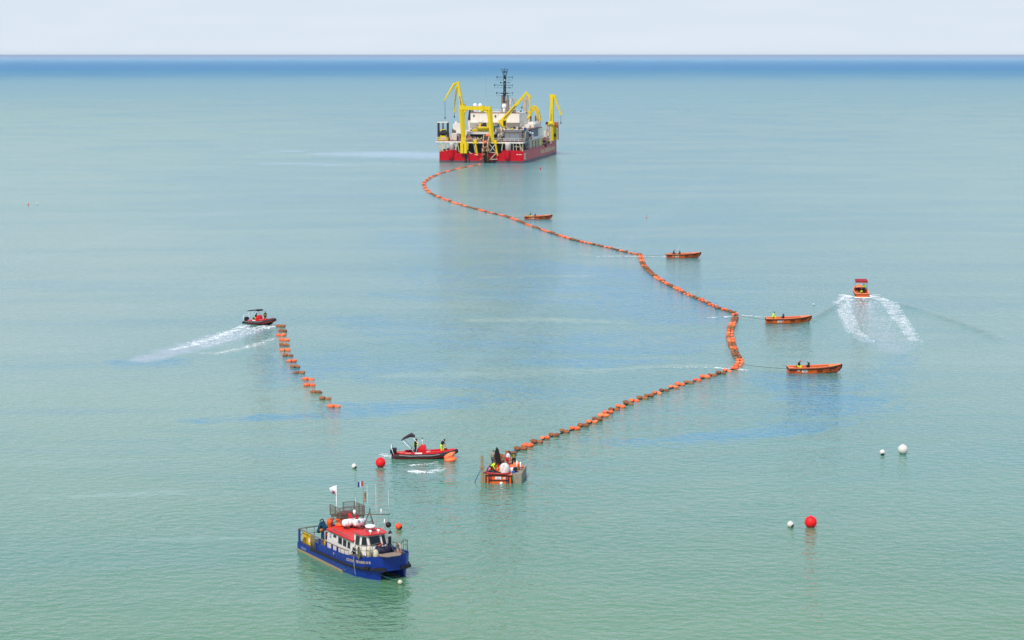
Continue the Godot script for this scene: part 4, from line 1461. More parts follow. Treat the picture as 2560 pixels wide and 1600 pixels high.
func build_workboat():
	var o := thing("workboat", "blue catamaran workboat with white cabin and red roof, named Celtic Warrior", "boat", Vector3(-15.98, 0, -173.51), 149.7)
	var blue := mat("hull_blue", Color(0.0, 0.18, 0.56), 0.38, 2)
	var white := mat("cabin_white", Color(0.93, 0.91, 0.88), 0.4, 1)
	var red := mat("roof_red", Color(0.86, 0.20, 0.17), 0.5, 2)
	var rubber := mat("strake_black", Color(0.10, 0.085, 0.08), 0.8, 2)
	var steel := mat("rail_steel", Color(0.50, 0.44, 0.38), 0.55, 0, 0.3)
	var glass := mat("glass_dark", Color(0.035, 0.06, 0.075), 0.08, 0)
	var dark := mat("dark_gear", Color(0.06, 0.06, 0.07), 0.6, 0)
	# upper hull: a broad box whose bow rounds in to a blunt end
	var up := [[0.0, 2.45, 1.36, 2.45, 0.66, 0.66], [3.3, 2.45, 1.36, 2.45, 0.67, 0.67], [8.4, 2.45, 1.48, 2.45, 0.74, 0.74], [10.4, 2.38, 1.62, 2.36, 0.80, 0.8], [11.8, 2.08, 1.82, 2.0, 0.84, 0.84], [12.7, 1.55, 1.98, 1.45, 0.86, 0.86], [13.15, 1.1, 2.04, 1.05, 0.88, 0.88]]
	var st := S()
	var low := S()
	for s in [-1.0, 1.0]:
		var rg := []
		var rl := []
		for q in up:
			var y: float = q[2]
			if q[0] < 3.2:
				y = 0.62
			rg.append([w(s * q[3], q[4] - 0.1, q[0]), w(s * q[1], y, q[0]), w(s * (q[1] - 0.07), y, q[0]), w(s * (q[1] - 0.07), 0.7, q[0])])
		rg[1] = [w(s * 2.45, 0.57, 3.2), w(s * 2.45, 0.62, 3.2), w(s * 2.38, 0.62, 3.2), w(s * 2.38, 0.7, 3.2)]
		rg.insert(2, [w(s * 2.45, 0.57, 3.28), w(s * 2.45, 1.36, 3.28), w(s * 2.38, 1.36, 3.28), w(s * 2.38, 0.7, 3.28)])
		sheet(st, rg)
		# demi-hull: vertical side to a chine, then a fine bow
		for q in [[-0.25, 2.42, 0.75, 2.42, 0.66], [8.5, 2.42, 0.75, 2.42, 0.74], [10.4, 2.30, 0.85, 2.36, 0.8], [11.6, 1.75, 0.98, 1.95, 0.84], [12.55, 1.28, 1.18, 1.42, 0.86], [12.75, 1.06, 1.04, 1.1, 0.88]]:
			rl.append([w(s * q[3], q[4], q[0]), w(s * q[1], -0.5, q[0]), w(s * q[2], -0.5, q[0]), w(s * minf(q[2], q[3]), q[4], q[0])])
		loft(low, rl)
	quad(st, v(-1.05, 2.04, 13.15), v(1.1, 2.04, 13.15), v(1.05, 0.78, 13.15), v(-1.0, 0.78, 13.15))
	quad(st, v(-1.05, 2.04, 13.08), v(1.1, 2.04, 13.08), v(1.05, 0.78, 13.08), v(-1.0, 0.78, 13.08))
	bx(st, -2.3, 2.45, 0.5, 0.72, -0.06, 0.06)
	obj("hull", st, blue, o)
	obj("lower_hull", low, blue, o)
	# stern quarter plates: solid to starboard aft, and the port half of the transom
	var tq := S()
	bx(tq, 2.36, 2.44, 0.6, 1.84, -0.02, 0.3)
	bx(tq, -2.3, 0.3, 0.6, 1.85, -0.05, 0.03)
	bx(tq, -2.31, -2.23, 0.6, 1.86, 0.03, 3.28)
	obj("stern_plate", tq, blue, o)
	var bt := S()
	for s in [-1.0, 1.0]:
		bx(bt, w(s * 2.425, 0, 0).x, w(s * 2.47, 0, 0).x, -0.02, 0.12, -0.26, 8.6)
	bx(bt, -2.3, -0.7, -0.02, 0.12, -0.31, -0.26)
	bx(bt, 0.72, 2.4, -0.02, 0.12, -0.31, -0.26)
	obj("waterline_stripe", bt, mat("boot_cream", Color(0.66, 0.56, 0.42), 0.7, 2), o)
	for s in [-1.0, 1.0]:
		var sk := S(true)
		var pts := []
		for d in [3.0, 5.0, 7.0, 9.0, 10.4, 11.2, 11.8, 12.3, 12.7]:
			var q := hull_at(up, d)
			pts.append(w(s * (q[3] + 0.05), q[4] + 0.02, d))
		tube(sk, pts, 0.10, 6)
		obj("rubbing_strake", sk, rubber, o)
	for q in [[1.62, 12.72, 0.9, 13.28], [-0.55, 13.3, -1.45, 12.95], [2.02, 11.9, 1.85, 12.3]]:
		var fb := S()
		bar(fb, v(q[0], 0.98, q[1]), v(q[2], 0.98, q[3]), 0.28, 0.24)
		obj("bow_fender", fb, rubber, o)
	var dk := S()
	bx(dk, -1.79, 2.38, 0.68, 0.76, 0.05, 10.4)
	prism(dk, [Vector2(-1.75, 9.6), Vector2(2.3, 9.6), Vector2(2.25, 10.5), Vector2(1.95, 11.8), Vector2(1.4, 12.75), Vector2(-1.3, 12.75), Vector2(-1.8, 11.8), Vector2(-2.1, 10.5)], v(0, 1.58, 0), Vector3.RIGHT, Vector3(0, 0, -1), 0.06)
	obj("deck", dk, mat("deck_dark", Color(0.30, 0.29, 0.29), 0.8, 2), o)
	# bulwark frames: blue uprights between the white freeing openings
	var uprights := [4.2, 5.5, 6.6, 7.6]
	for s in [-1.0, 1.0]:
		for d in uprights:
			var ub := S()
			bar(ub, w(s * 2.41, 1.34, d), w(s * 2.41, 1.84, d), 0.05, 0.16)
			obj("bulwark_post", ub, blue, o)
		var rs := S(true)
		tube(rs, [w(s * 2.41, 1.86, 0.05), w(s * 2.41, 1.84, 3.3), w(s * 2.41, 1.86, 5.3), w(s * 2.41, 1.86, 8.0), w(s * 2.36, 1.92, 9.6)], 0.045, 6)
		for d in [3.3, 8.3, 9.0, 9.7]:
			var q := hull_at(up, d)
			tube(rs, [w(s * q[1], q[2], d), w(s * q[1], 1.88, d)], 0.025, 5)
		tube(rs, [w(s * 2.41, 1.86, 0.05), w(s * 2.41, 1.3, 0.05)], 0.04, 6)
		obj("side_rail", rs, steel, o)
	var tr := S(true)
	tube(tr, [v(2.41, 1.86, 0.05), v(0.3, 1.86, 0.0)], 0.045, 6)
	for x in [0.3, 0.95, 1.65]:
		tube(tr, [v(x, 0.75, 0.0), v(x, 1.86, 0.0)], 0.03, 5)
	tube(tr, [v(2.41, 1.35, 0.02), v(0.3, 1.35, 0.0)], 0.025, 5)
	obj("stern_rail", tr, steel, o)
	# bow rails
	for s in [-1.0, 1.0]:
		var br := S(true)
		var pts := []
		var lo := []
		for d in [9.9, 10.6, 11.3, 11.9, 12.4]:
			var q := hull_at(up, d)
			pts.append(w(s * (q[1] - 0.12), q[2] + (0.95 if d > 10.0 else 0.2), d))
			lo.append(w(s * (q[1] - 0.12), q[2] + 0.5, d))
		tube(br, pts, 0.028, 5)
		tube(br, lo.slice(1), 0.02, 5)
		for k in range(1, 5):
			tube(br, [pts[k], Vector3(pts[k].x, pts[k].y - 0.95, pts[k].z)], 0.024, 5)
		if s > 0.0:
			tube(br, [v(1.62, 2.9, 12.4), v(0.75, 2.95, 12.2), v(0.75, 2.0, 12.3)], 0.028, 5)
		else:
			tube(br, [pts[-1], v(-0.9, 2.95, 12.75), v(-0.3, 2.95, 12.85), v(-0.3, 2.0, 12.85)], 0.028, 5)
		obj("bow_rail", br, steel, o)
	var pf := S()
	prism(pf, [Vector2(-0.5, 12.6), Vector2(1.25, 12.6), Vector2(1.3, 13.2), Vector2(0.9, 13.7), Vector2(-0.2, 13.7), Vector2(-0.6, 13.2)], Vector3(0, 2.1, 0), Vector3.RIGHT, Vector3(0, 0, -1), 0.06)
	obj("bow_platform", pf, mat("platform_tan", Color(0.58, 0.50, 0.43), 0.8, 2), o)
	# cabin: side walls, sloping to the roof
	var cab := S()
	loft(cab, [rect(v(0.25, 0.76, 6.9), Vector3.RIGHT, v(0, 0, 1), 3.0, 5.9), rect(v(0.25, 2.52, 6.75), Vector3.RIGHT, v(0, 0, 1), 2.8, 4.9)])
	obj("cabin_wall", cab, white, o)
	var rf := S()
	var rr := []
	for d in [4.1, 6.6, 9.15]:
		rr.append([v(-1.24, 2.50, d), v(-1.22, 2.60, d), v(-0.6, 2.72, d), v(0.2, 2.75, d), v(0.9, 2.72, d), v(1.72, 2.60, d), v(1.74, 2.50, d)])
	loft(rf, rr)
	var roof := obj("roof", rf, red, o)
	var gr := S(true)
	for s in [-1.0, 1.0]:
		tube(gr, [w(s * 1.62, 2.74, 5.0), w(s * 1.62, 2.74, 8.2)], 0.025, 5)
	obj("grab_rail", gr, steel, roof)
	var ey := S()
	bar(ey, v(1.75, 2.50, 4.1), v(1.75, 2.50, 9.15), 0.05, 0.06)
	bar(ey, v(1.74, 2.50, 9.16), v(0.1, 2.58, 9.16), 0.05, 0.06)
	obj("eaves_trim", ey, mat("trim_red", Color(0.55, 0.08, 0.09), 0.5, 1), roof)
	var wall := func(d: float, y: float) -> Vector3:
		var t := (y - 0.76) / 1.76
		return v(lerpf(1.75, 1.65, t), y, d)
	for q in [[5.35, 5.85, 2.14, 2.34, 0.02], [6.3, 6.95, 1.82, 2.34, 0], [7.2, 7.8, 1.80, 2.32, 0], [8.05, 8.5, 1.78, 2.3, 0]]:
		for e in 2:
			var ws := S()
			var g := 0.035 if e == 0 else 0.0
			var c: Vector3 = (wall.call(q[0], q[2]) + wall.call(q[1], q[3])) * 0.5
			var u: Vector3 = (wall.call(q[0], q[3]) - wall.call(q[0], q[2]))
			box(ws, c + Vector3(0.012 * e + 0.004, 0, 0), Vector3(0.03, u.length() + g * 2, q[1] - q[0] + g * 2), Basis(u.normalized().cross(Vector3(0, 0, 1)), u.normalized(), Vector3(0, 0, 1)))
			if e == 0:
				roof = obj("window", ws, mat("frame_white", Color(0.70, 0.69, 0.67), 0.5, 0), o)
			else:
				obj("pane", ws, glass, roof)
	# forward cabin face, angled, with its own window
	var ff := S()
	loft(ff, [[v(1.75, 0.76, 9.3), v(1.75, 0.76, 10.2), v(1.35, 0.76, 11.3), v(-0.6, 0.76, 11.3), v(-1.1, 0.76, 10.2), v(-1.1, 0.76, 9.0)], [v(1.62, 2.25, 9.1), v(1.6, 2.25, 10.15), v(1.12, 2.25, 10.85), v(-0.5, 2.25, 10.9), v(-0.85, 2.25, 10.2), v(-0.85, 2.25, 8.8)], [v(1.5, 3.2, 8.9), v(1.46, 3.2, 10.1), v(1.15, 3.2, 10.42), v(-0.45, 3.2, 10.42), v(-0.7, 3.2, 9.9), v(-0.7, 3.2, 8.8)]])
	obj("wheelhouse", ff, white, o)
	var wr := S()
	prism(wr, [Vector2(1.66, 8.75), Vector2(1.62, 10.2), Vector2(1.25, 10.65), Vector2(-0.55, 10.65), Vector2(-0.85, 9.95), Vector2(-0.85, 8.75)], v(0, 3.25, 0), Vector3.RIGHT, Vector3(0, 0, -1), 0.08)
	obj("wheelhouse_roof", wr, red, o)
	# windows of the wheelhouse: on planes between given lower and upper corners
	for q in [[v(1.61, 2.33, 9.3), v(1.60, 2.33, 10.0), v(1.49, 3.08, 9.98), v(1.51, 3.08, 9.3)], [v(1.52, 2.38, 10.24), v(1.2, 2.38, 10.72), v(1.17, 3.08, 10.44), v(1.42, 3.08, 10.18)], [v(1.0, 2.36, 10.80), v(0.02, 2.36, 10.82), v(0.02, 3.1, 10.49), v(1.0, 3.1, 10.47)], [v(-0.12, 2.36, 10.82), v(-0.46, 2.36, 10.82), v(-0.42, 3.1, 10.49), v(-0.12, 3.1, 10.49)]]:
		var n: Vector3 = (q[1] - q[0]).cross(q[3] - q[0]).normalized()
		n = n if n.dot(v(1.2, 0.2, 1)) > 0.0 else -n
		var cc: Vector3 = (q[0] + q[1] + q[2] + q[3]) / 4.0
		for e in 2:
			var ws := S()
			var r0 := []
			var r1 := []
			for p in q:
				var g: Vector3 = cc + (p - cc) * (1.10 if e == 0 else 0.94)
				r0.append(g - n * 0.03)
				r1.append(g + n * (0.02 + 0.012 * e))
			loft(ws, [r0, r1])
			if e == 0:
				roof = obj("window", ws, mat("frame_white", Color.WHITE), o)
			else:
				obj("pane", ws, glass, roof)
	var dr := S()
	box(dr, v(-0.95, 2.3, 10.35), Vector3(0.6, 1.5, 0.05), Basis(Vector3.UP, 0.35))
	roof = obj("door", dr, white, o)
	var dw := S()
	box(dw, v(-0.95, 2.5, 10.39), Vector3(0.32, 0.75, 0.05), Basis(Vector3.UP, 0.35))
	obj("pane", dw, glass, roof)
	# low window in the cabin's forward quarter
	var lw := S()
	box(lw, v(1.69, 1.75, 9.28), Vector3(0.05, 0.62, 0.62), Basis(Vector3.BACK, 0.06))
	roof = obj("window", lw, mat("frame_white", Color.WHITE), o)
	var lp := S()
	box(lp, v(1.705, 1.75, 9.28), Vector3(0.05, 0.52, 0.52), Basis(Vector3.BACK, 0.06))
	obj("pane", lp, glass, roof)
	var lb := S()
	box(lb, v(1.715, 1.76, 9.28), Vector3(0.05, 0.05, 0.56), Basis(Vector3.BACK, 0.06))
	obj("glazing_bar", lb, mat("frame_white", Color.WHITE), roof)
	var sg := S()
	box(sg, v(1.69, 2.2, 4.75), Vector3(0.04, 0.42, 0.28), Basis(Vector3.BACK, 0.06))
	roof = obj("sign_frame", sg, mat("sign_blue", Color(0.12, 0.10, 0.45), 0.5, 0), o)
	var sg2 := S()
	box(sg2, v(1.70, 2.2, 4.75), Vector3(0.04, 0.33, 0.19), Basis(Vector3.BACK, 0.06))
	obj("sign_board", sg2, mat("sign_white", Color.WHITE), roof)
	var sg3 := S()
	box(sg3, v(1.71, 2.2, 4.75), Vector3(0.04, 0.2, 0.05), Basis(Vector3.BACK, 0.06))
	obj("sign_figure", sg3, mat("sign_blue", Color.BLUE), roof)
	# rust runs below the freeing ports and along the strake
	var ru := S()
	var rr2 := RandomNumberGenerator.new()
	rr2.seed = 31
	for k in 40:
		var rd := rr2.randf_range(3.4, 12.0)
		var top := hull_side(up, rd, rr2.randf_range(0.45, 0.98), 1.0, 0.006)
		var rw := rr2.randf_range(0.01, 0.03)
		var rl2 := rr2.randf_range(0.06, 0.3)
		var nx := hull_side(up, rd + 0.1, 0.5, 1.0, 0.006) - hull_side(up, rd, 0.5, 1.0, 0.006)
		box(ru, top - Vector3(0, rl2 / 2.0, 0), Vector3(rw, rl2, 0.012), Basis(nx.normalized(), Vector3.UP, nx.normalized().cross(Vector3.UP)))
	obj("rust_run", ru, mat("rust", Color(0.22, 0.16, 0.24), 0.8, 1), o).set_meta("kind", "stuff")
	# lettering on the bow, letter by letter along the plating
	var cream := mat("letter_cream", Color(0.80, 0.70, 0.55), 0.5, 0)
	var d := 9.35
	for word in ["CELTIC", " ", "WARRIOR"]:
		for ch in word:
			if ch == " ":
				d += 0.26
				continue
			var big: bool = (word == "CELTIC" and ch == "C" and d < 9.4) or ch == "W"
			var adv: float = {"I": 0.14, "W": 0.31}.get(ch, 0.215)
			var p := hull_side(up, d + adv / 2, 0.55, 1.0, 0.015)
			var e := hull_side(up, d + adv / 2 + 0.1, 0.55, 1.0, 0.015)
			words("name_letter", ch, 0.34 if big else 0.27, p, e - p, Vector3.UP, cream, o)
			d += adv
	var fm := S()
	for k in 5:
		bar(fm, v(2.478, 0.27, 0.75 + k * 0.2), v(2.478, 0.47, 0.72 + k * 0.2), 0.04, 0.02)
		if k % 2 == 0:
			bar(fm, v(2.478, 0.29, 0.75 + k * 0.2), v(2.478, 0.29, 0.86 + k * 0.2), 0.02, 0.04)
	obj("faded_mark", fm, mat("faded_white", Color(0.55, 0.60, 0.72), 0.7, 0), o)
	var bo := S(true)
	ball(bo, v(2.45, 1.17, 7.0), Vector3(0.03, 0.12, 0.10), 8, 6)
	obj("hull_boss", bo, mat("boot_cream", Color.WHITE), o)
	var sc := S()
	var rng := RandomNumberGenerator.new()
	rng.seed = 12
	for k in 46:
		var dd := rng.randf_range(5.2, 11.3)
		var y := rng.randf_range(0.15, 0.6)
		if k % 3 == 0:
			dd = 9.0 + rng.randf_range(-0.35, 0.35)
			y = rng.randf_range(0.2, 0.5)
		var w := rng.randf_range(0.015, 0.05)
		var x := 2.42 if dd < 8.5 else lerpf(2.42, 2.30, (dd - 8.5) / 1.9)
		if dd > 10.3:
			continue
		x = lerpf(x, 2.45, (y + 0.5) / 1.2)
		box(sc, v(x + 0.006, y, dd), Vector3(0.012, w * rng.randf_range(0.8, 3.0), w * rng.randf_range(0.8, 2.4)), Basis(Vector3.RIGHT, rng.randf() * 2.0))
	obj("paint_chip", sc, mat("chip_blue", Color(0.30, 0.42, 0.66), 0.6, 1), o).set_meta("kind", "stuff")
	# yellow and black doors in the stern cut-out
	for q in [[0.35, 1.15], [1.35, 2.15]]:
		var yb := S()
		bx(yb, 2.1, 2.2, 0.76, 1.62, q[0], q[1])
		var yp := obj("hazard_panel", yb, mat("hazard_yellow", Color(0.93, 0.72, 0.02), 0.5, 1), o)
		if q[0] < 1.0:
			for k in 4:
				var sb := S()
				prism(sb, [Vector2(q[0] + 0.02 + k * 0.2, 0.78), Vector2(q[0] + 0.1 + k * 0.2, 0.78), Vector2(minf(q[0] + 0.42 + k * 0.2, q[1]), 1.22 if k < 3 else 1.0), Vector2(minf(q[0] + 0.34 + k * 0.2, q[1]), 1.26 if k < 3 else 1.04)], Vector3(2.21, 0, 0), Vector3(0, 0, -1), Vector3.UP, 0.02)
				obj("black_stripe", sb, dark, yp)
		else:
			var sb := S()
			bx(sb, 2.2, 2.215, 1.0, 1.3, q[0] + 0.28, q[0] + 0.5)
			obj("white_mark", sb, mat("sign_white", Color.WHITE), yp)
	# the stern crane
	var tc := S()
	var teal := mat("crane_teal", Color(0.03, 0.28, 0.40), 0.5, 1)
	bx(tc, 0.35, 0.75, 0.75, 2.1, 1.2, 1.6)
	bar(tc, v(0.55, 2.0, 1.4), v(0.8, 2.5, 1.2), 0.36, 0.3)
	bar(tc, v(0.8, 2.45, 1.2), v(0.95, 1.5, 0.8), 0.26, 0.22)
	var cr := obj("deck_crane", tc, teal, o)
	var tm := S(true)
	ball(tm, v(0.85, 1.75, 1.2), Vector3(0.17, 0.17, 0.17), 8, 6)
	obj("hydraulic_motor", tm, mat("motor_tan", Color(0.70, 0.42, 0.18), 0.5, 0), cr)
	var tb := S(true)
	tube(tb, [v(0.55, 2.1, 1.45), v(0.75, 2.75, 1.3), v(0.95, 2.6, 1.15)], 0.06, 6)
	obj("hydraulic_hose", tb, dark, cr)
	var gf := S(true)
	tube(gf, [v(1.2, 0.76, 2.7), v(1.2, 2.0, 2.7), v(0.4, 2.0, 2.7), v(0.4, 0.76, 2.7)], 0.06, 6)
	obj("goal_post", gf, mat("frame_cream", Color(0.75, 0.72, 0.66), 0.5, 0), o)
	var hd := S()
	bx(hd, -1.6, 0.4, 0.76, 1.7, 2.4, 3.4)
	bx(hd, -0.2, 0.9, 0.76, 1.35, 3.0, 3.6)
	obj("winch", hd, dark, o)

func tagged(called: String, st: SurfaceTool, m: Material, T: Transform3D, label: String, category: String, group := "") -> MeshInstance3D:
	var mi := obj(called, st, m, self)
	mi.transform = T
	tag(mi, label, category, group)
	return mi

func build_workboat_gear():
	var T := Transform3D(Basis(Vector3.UP, deg_to_rad(-149.7)), Vector3(-15.98, 0, -173.51))
	var steel := mat("rail_steel", Color.GRAY)
	var dark := mat("dark_gear", Color.BLACK)
	var whitep := mat("gelcoat", Color.WHITE)
	# cage platform on legs over the aft roof
	var o := thing("cage_platform", "mesh-sided work platform on legs above the workboat's red roof", "platform", T * Vector3.ZERO, 149.7)
	var x0 := -1.5
	var x1 := 0.75
	var d0 := 2.75
	var d1 := 4.7
	var fl := S()
	bx(fl, x0, x1, 3.38, 3.44, d0, d1)
	obj("floor", fl, mat("platform_grey", Color(0.42, 0.37, 0.33), 0.8, 2), o)
	var lg := S(true)
	for q in [[0.65, 2.85], [0.65, 4.6], [-1.4, 2.85], [-1.4, 4.6]]:
		tube(lg, [v(q[0], 0.76 if q[1] < 4.0 else 2.7, q[1]), v(q[0], 3.4, q[1])], 0.045, 6)
	tube(lg, [v(0.65, 2.6, 2.85), v(0.65, 3.38, 4.6)], 0.03, 5)
	tube(lg, [v(0.65, 3.38, 2.85), v(0.65, 2.7, 4.6)], 0.03, 5)
	obj("leg", lg, steel, o)
	for f in [[v(x1, 0, d0), v(x1, 0, d1)], [v(x1, 0, d1), v(x0, 0, d1)], [v(x0, 0, d1), v(x0, 0, d0)], [v(x0, 0, d0), v(-0.4, 0, d0)]]:
		var ms := S()
		var a: Vector3 = f[0] + Vector3.UP * 3.44
		var b: Vector3 = f[1] + Vector3.UP * 3.44
		tube(ms, [a + Vector3.UP * 0.85, b + Vector3.UP * 0.85], 0.028, 5)
		tube(ms, [a + Vector3.UP * 0.45, b + Vector3.UP * 0.45], 0.02, 4)
		var n := int(a.distance_to(b) / 0.1)
		for k in n + 1:
			var p := a.lerp(b, float(k) / n)
			bar(ms, p, p + Vector3.UP * 0.85, 0.016 if k % 10 != 0 else 0.05)
		for k in 5:
			bar(ms, a + Vector3.UP * 0.17 * k, b + Vector3.UP * 0.17 * k, 0.012)
		obj("mesh_side", ms, steel, o)
	var nt := S(true)
	ball(nt, v(-0.1, 3.55, 3.8), Vector3(0.75, 0.28, 0.5), 10, 6)
	ball(nt, v(-0.7, 3.52, 3.5), Vector3(0.5, 0.2, 0.5), 10, 6)
	tagged("net_heap", nt, mat("net_purple", Color(0.42, 0.22, 0.24), 0.9, 2), T, "heap of brownish purple net in the platform cage", "net")
	# immersion suits and orange bags under the platform
	for q in [[0.45, 4.3, 0.5, 0.45, "orange sack standing under the cage platform on the red roof", Color(0.95, 0.38, 0.03)], [1.05, 3.35, 0.27, 0.6, "orange oilskins hung at the aft end of the cabin", Color(0.92, 0.35, 0.03)], [0.75, 2.9, 0.24, 0.55, "second set of orange oilskins hung aft of the cabin, farther to the stern", Color(0.90, 0.42, 0.05)]]:
		var sk := S(true)
		var rg := []
		for k in 6:
			var t := k / 5.0
			var r: float = q[2] * (0.9 + 0.25 * sin(t * 7.0 + q[0]))
			rg.append(ring(v(q[0] + 0.04 * sin(k * 2.0), lerpf(2.72 if q[0] < 0.5 else 1.6, 3.32 if q[0] < 0.5 else 3.1, t), q[1]), Vector3.RIGHT, Vector3.FORWARD, r, r * 0.8, 9))
		loft(sk, rg)
		tagged("orange_sack" if q[0] < 0.5 else "oilskins", sk, mat("oilskin %d" % int(q[0] * 100), q[5], 0.55, 2), T, q[4], "sack" if q[0] < 0.5 else "oilskins")
	var pk := S(true)
	tube(pk, [v(0.1, 3.18, 4.5), v(-0.5, 3.2, 4.75), v(-0.75, 3.1, 5.0)], 0.16, 8)
	tagged("pink_fender", pk, mat("fender_pink", Color(0.90, 0.08, 0.18), 0.5, 1), T, "long pink-red fender under the platform above the life rafts", "fender")
	# life rafts in canisters
	for k in 2:
		var c := thing("life_raft", ["white life raft canister on the roof, nearer the starboard side", "white life raft canister on the roof, farther to port"][k], "life raft", T * v([0.35, -0.45][k], 2.74, [5.55, 5.95][k]), 149.7 - 8.0, "life raft canisters on the red roof")
		var b := S(true)
		var r := 0.33
		var rg := []
		for q in [[-0.60, 0.1], [-0.57, 0.22], [-0.48, 0.29], [-0.02, 0.29], [0.0, 0.32], [0.02, 0.29], [0.48, 0.29], [0.57, 0.22], [0.60, 0.1]]:
			rg.append(ring(Vector3(q[0], 0.5, 0), Vector3.UP, Vector3.BACK, q[1], q[1], 14))
		loft(b, rg)
		obj("canister", b, whitep, c)
		var cr := S()
		for x in [-0.3, 0.3]:
			box(cr, Vector3(x, 0.1, 0), Vector3(0.08, 0.2, 0.6))
		box(cr, Vector3(0, 0.16, 0.33), Vector3(1.1, 0.07, 0.05))
		obj("cradle", cr, mat("cradle_rust", Color(0.42, 0.16, 0.12), 0.7, 2), c)
		var sp := S()
		for x in [-0.28, 0.28]:
			var pts := []
			for i in 9:
				pts.append(Vector3(x, 0.5 + sin(PI * i / 8.0) * 0.34, cos(PI * i / 8.0) * 0.34))
			tube(sp, pts, 0.018, 4)
		obj("strap", sp, mat("strap_grey", Color(0.35, 0.32, 0.32), 0.7, 0), c)
	# ensign drooping by the rafts
	var en := S()
	loft(en, [rect(v(0.15, 3.9, 5.2), Vector3.RIGHT, v(0, 0, 1), 0.25, 0.12), rect(v(0.05, 3.4, 5.4), Vector3.RIGHT, v(0, 0, 1), 0.3, 0.16), rect(v(0.1, 3.05, 5.5), Vector3.RIGHT, v(0, 0, 1), 0.2, 0.1)])
	tagged("ensign", en, mat("flag_red", Color(0.85, 0.06, 0.12), 0.7, 1), T, "red ensign drooping in front of the life rafts", "flag")
	# flags
	var fp := thing("flagstaff", "white flag with a blue and red emblem on a white pole, left of the cage", "flag", T * v(0.35, 2.7, 3.2), 149.7)
	var ps := S(true)
	tube(ps, [Vector3.ZERO, Vector3(0.02, 3.25, 0)], 0.03, 6)
	obj("pole", ps, whitep, fp)
	var tri_m := [mat("flag_white", Color(0.92, 0.91, 0.93), 0.7, 0), mat("flag_blue", Color(0.12, 0.20, 0.55), 0.7, 0), mat("flag_red2", Color(0.82, 0.10, 0.15), 0.7, 0)]
	var fw := S(true)
	var a := []
	for i in 7:
		var t := i / 6.0
		var off := 0.06 * sin(t * 5.0)
		a.append([Vector3(0.05 + t * 0.62, 3.2 - 0.12 * t * t, off + 0.01), Vector3(0.05 + t * 0.5, 2.35 + 0.28 * t, off + 0.01), Vector3(0.05 + t * 0.5, 2.35 + 0.28 * t, off - 0.01), Vector3(0.05 + t * 0.62, 3.2 - 0.12 * t * t, off - 0.01)])
	loft(fw, a)
	var fl2 := obj("flag", fw, tri_m[0], fp)
	for e in 2:
		for s in [-1.0, 1.0]:
			var em := S()
			var pts := [Vector2(0.14, 2.58), Vector2(0.34, 2.85), Vector2(0.42, 2.58)] if e == 0 else [Vector2(0.12, 2.56), Vector2(0.2, 2.82), Vector2(0.26, 2.62)]
			prism(em, pts, Vector3(0, 0, 0.05 + s * (0.03 + 0.006 * e)), Vector3.RIGHT, Vector3.UP, 0.01)
			obj("emblem", em, tri_m[1 + e], fl2)
	fp = thing("flagstaff", "small blue, white and red flag on a thin mast with a brown cylinder", "flag", T * v(-1.0, 2.75, 5.6), 149.7)
	ps = S(true)
	tube(ps, [Vector3.ZERO, Vector3(0.06, 3.9, 0)], 0.022, 5)
	obj("pole", ps, steel, fp)
	ps = S(true)
	lathe(ps, Vector3(-0.14, 2.05, 0), [[0.09, 0.0], [0.10, 0.08], [0.085, 0.1], [0.085, 0.72], [0.10, 0.74], [0.09, 0.84]], 10)
	obj("radar_reflector", ps, mat("reflector_tan", Color(0.62, 0.48, 0.30), 0.6, 1), fp)
	for k in 3:
		var q := S()
		bx(q, 0.08 + k * 0.15, 0.08 + (k + 1) * 0.15, 3.42 - k * 0.03, 3.84 - k * 0.02, -0.01, 0.01)
		obj("flag", q, [tri_m[2], tri_m[0], tri_m[1]][k], fp)
	# the tripod mast with aerials, day shapes, radar
	o = thing("mast", "tripod mast with crossbar and thin white aerials above the wheelhouse", "mast", T * Vector3.ZERO, 149.7)
	ps = S(true)
	var top := v(-0.75, 4.35, 7.2)
	for q in [v(0.0, 2.7, 7.0), v(-1.5, 2.7, 6.6), v(-0.7, 2.7, 8.2)]:
		tube(ps, [q, top], 0.05, 6)
		tube(ps, [q.lerp(top, 0.55), v(-0.72, 3.45, 7.25)], 0.03, 5)
	tube(ps, [v(0.6, 4.1, 6.5), v(-2.1, 4.15, 8.2)], 0.035, 6)
	tube(ps, [top, top + Vector3.UP * 0.3], 0.05, 6)
	obj("tripod", ps, mat("mast_grey", Color(0.40, 0.36, 0.32), 0.6, 2), o)
	for q in [[v(-0.55, 4.3, 7.2), 2.3], [v(-1.15, 3.3, 7.6), 3.4], [v(-2.05, 4.2, 8.1), 2.0], [v(-0.9, 3.4, 4.3), 1.6]]:
		ps = S(true)
		tube(ps, [q[0], q[0] + Vector3(0.03, q[1], 0)], 0.02, 5, 0.006)
		obj("aerial", ps, whitep, o)
	for q in [[v(0.35, 4.25, 6.6), 0.12], [v(-1.5, 4.35, 7.8), 0.06], [v(-1.7, 3.5, 8.0), 0.06]]:
		ps = S(true)
		lathe(ps, q[0], [[0.04, -0.2], [q[1], 0.0], [q[1] * 1.05, 0.12], [q[1] * 0.7, 0.22], [0.01, 0.26]], 9)
		obj("dome", ps, whitep, o)
	ps = S()
	bx(ps, 0.05, 0.3, 3.75, 4.1, 6.7, 6.74)
	obj("small_flag", ps, mat("flag_rust", Color(0.75, 0.22, 0.18), 0.7, 0), o)
	ps = S(true)
	ball(ps, v(-1.45, 3.55, 9.2), Vector3(0.24, 0.24, 0.24), 12, 8)
	tagged("day_shape", ps, dark, T, "black ball hung below the mast's crossbar", "day shape")
	ps = S()
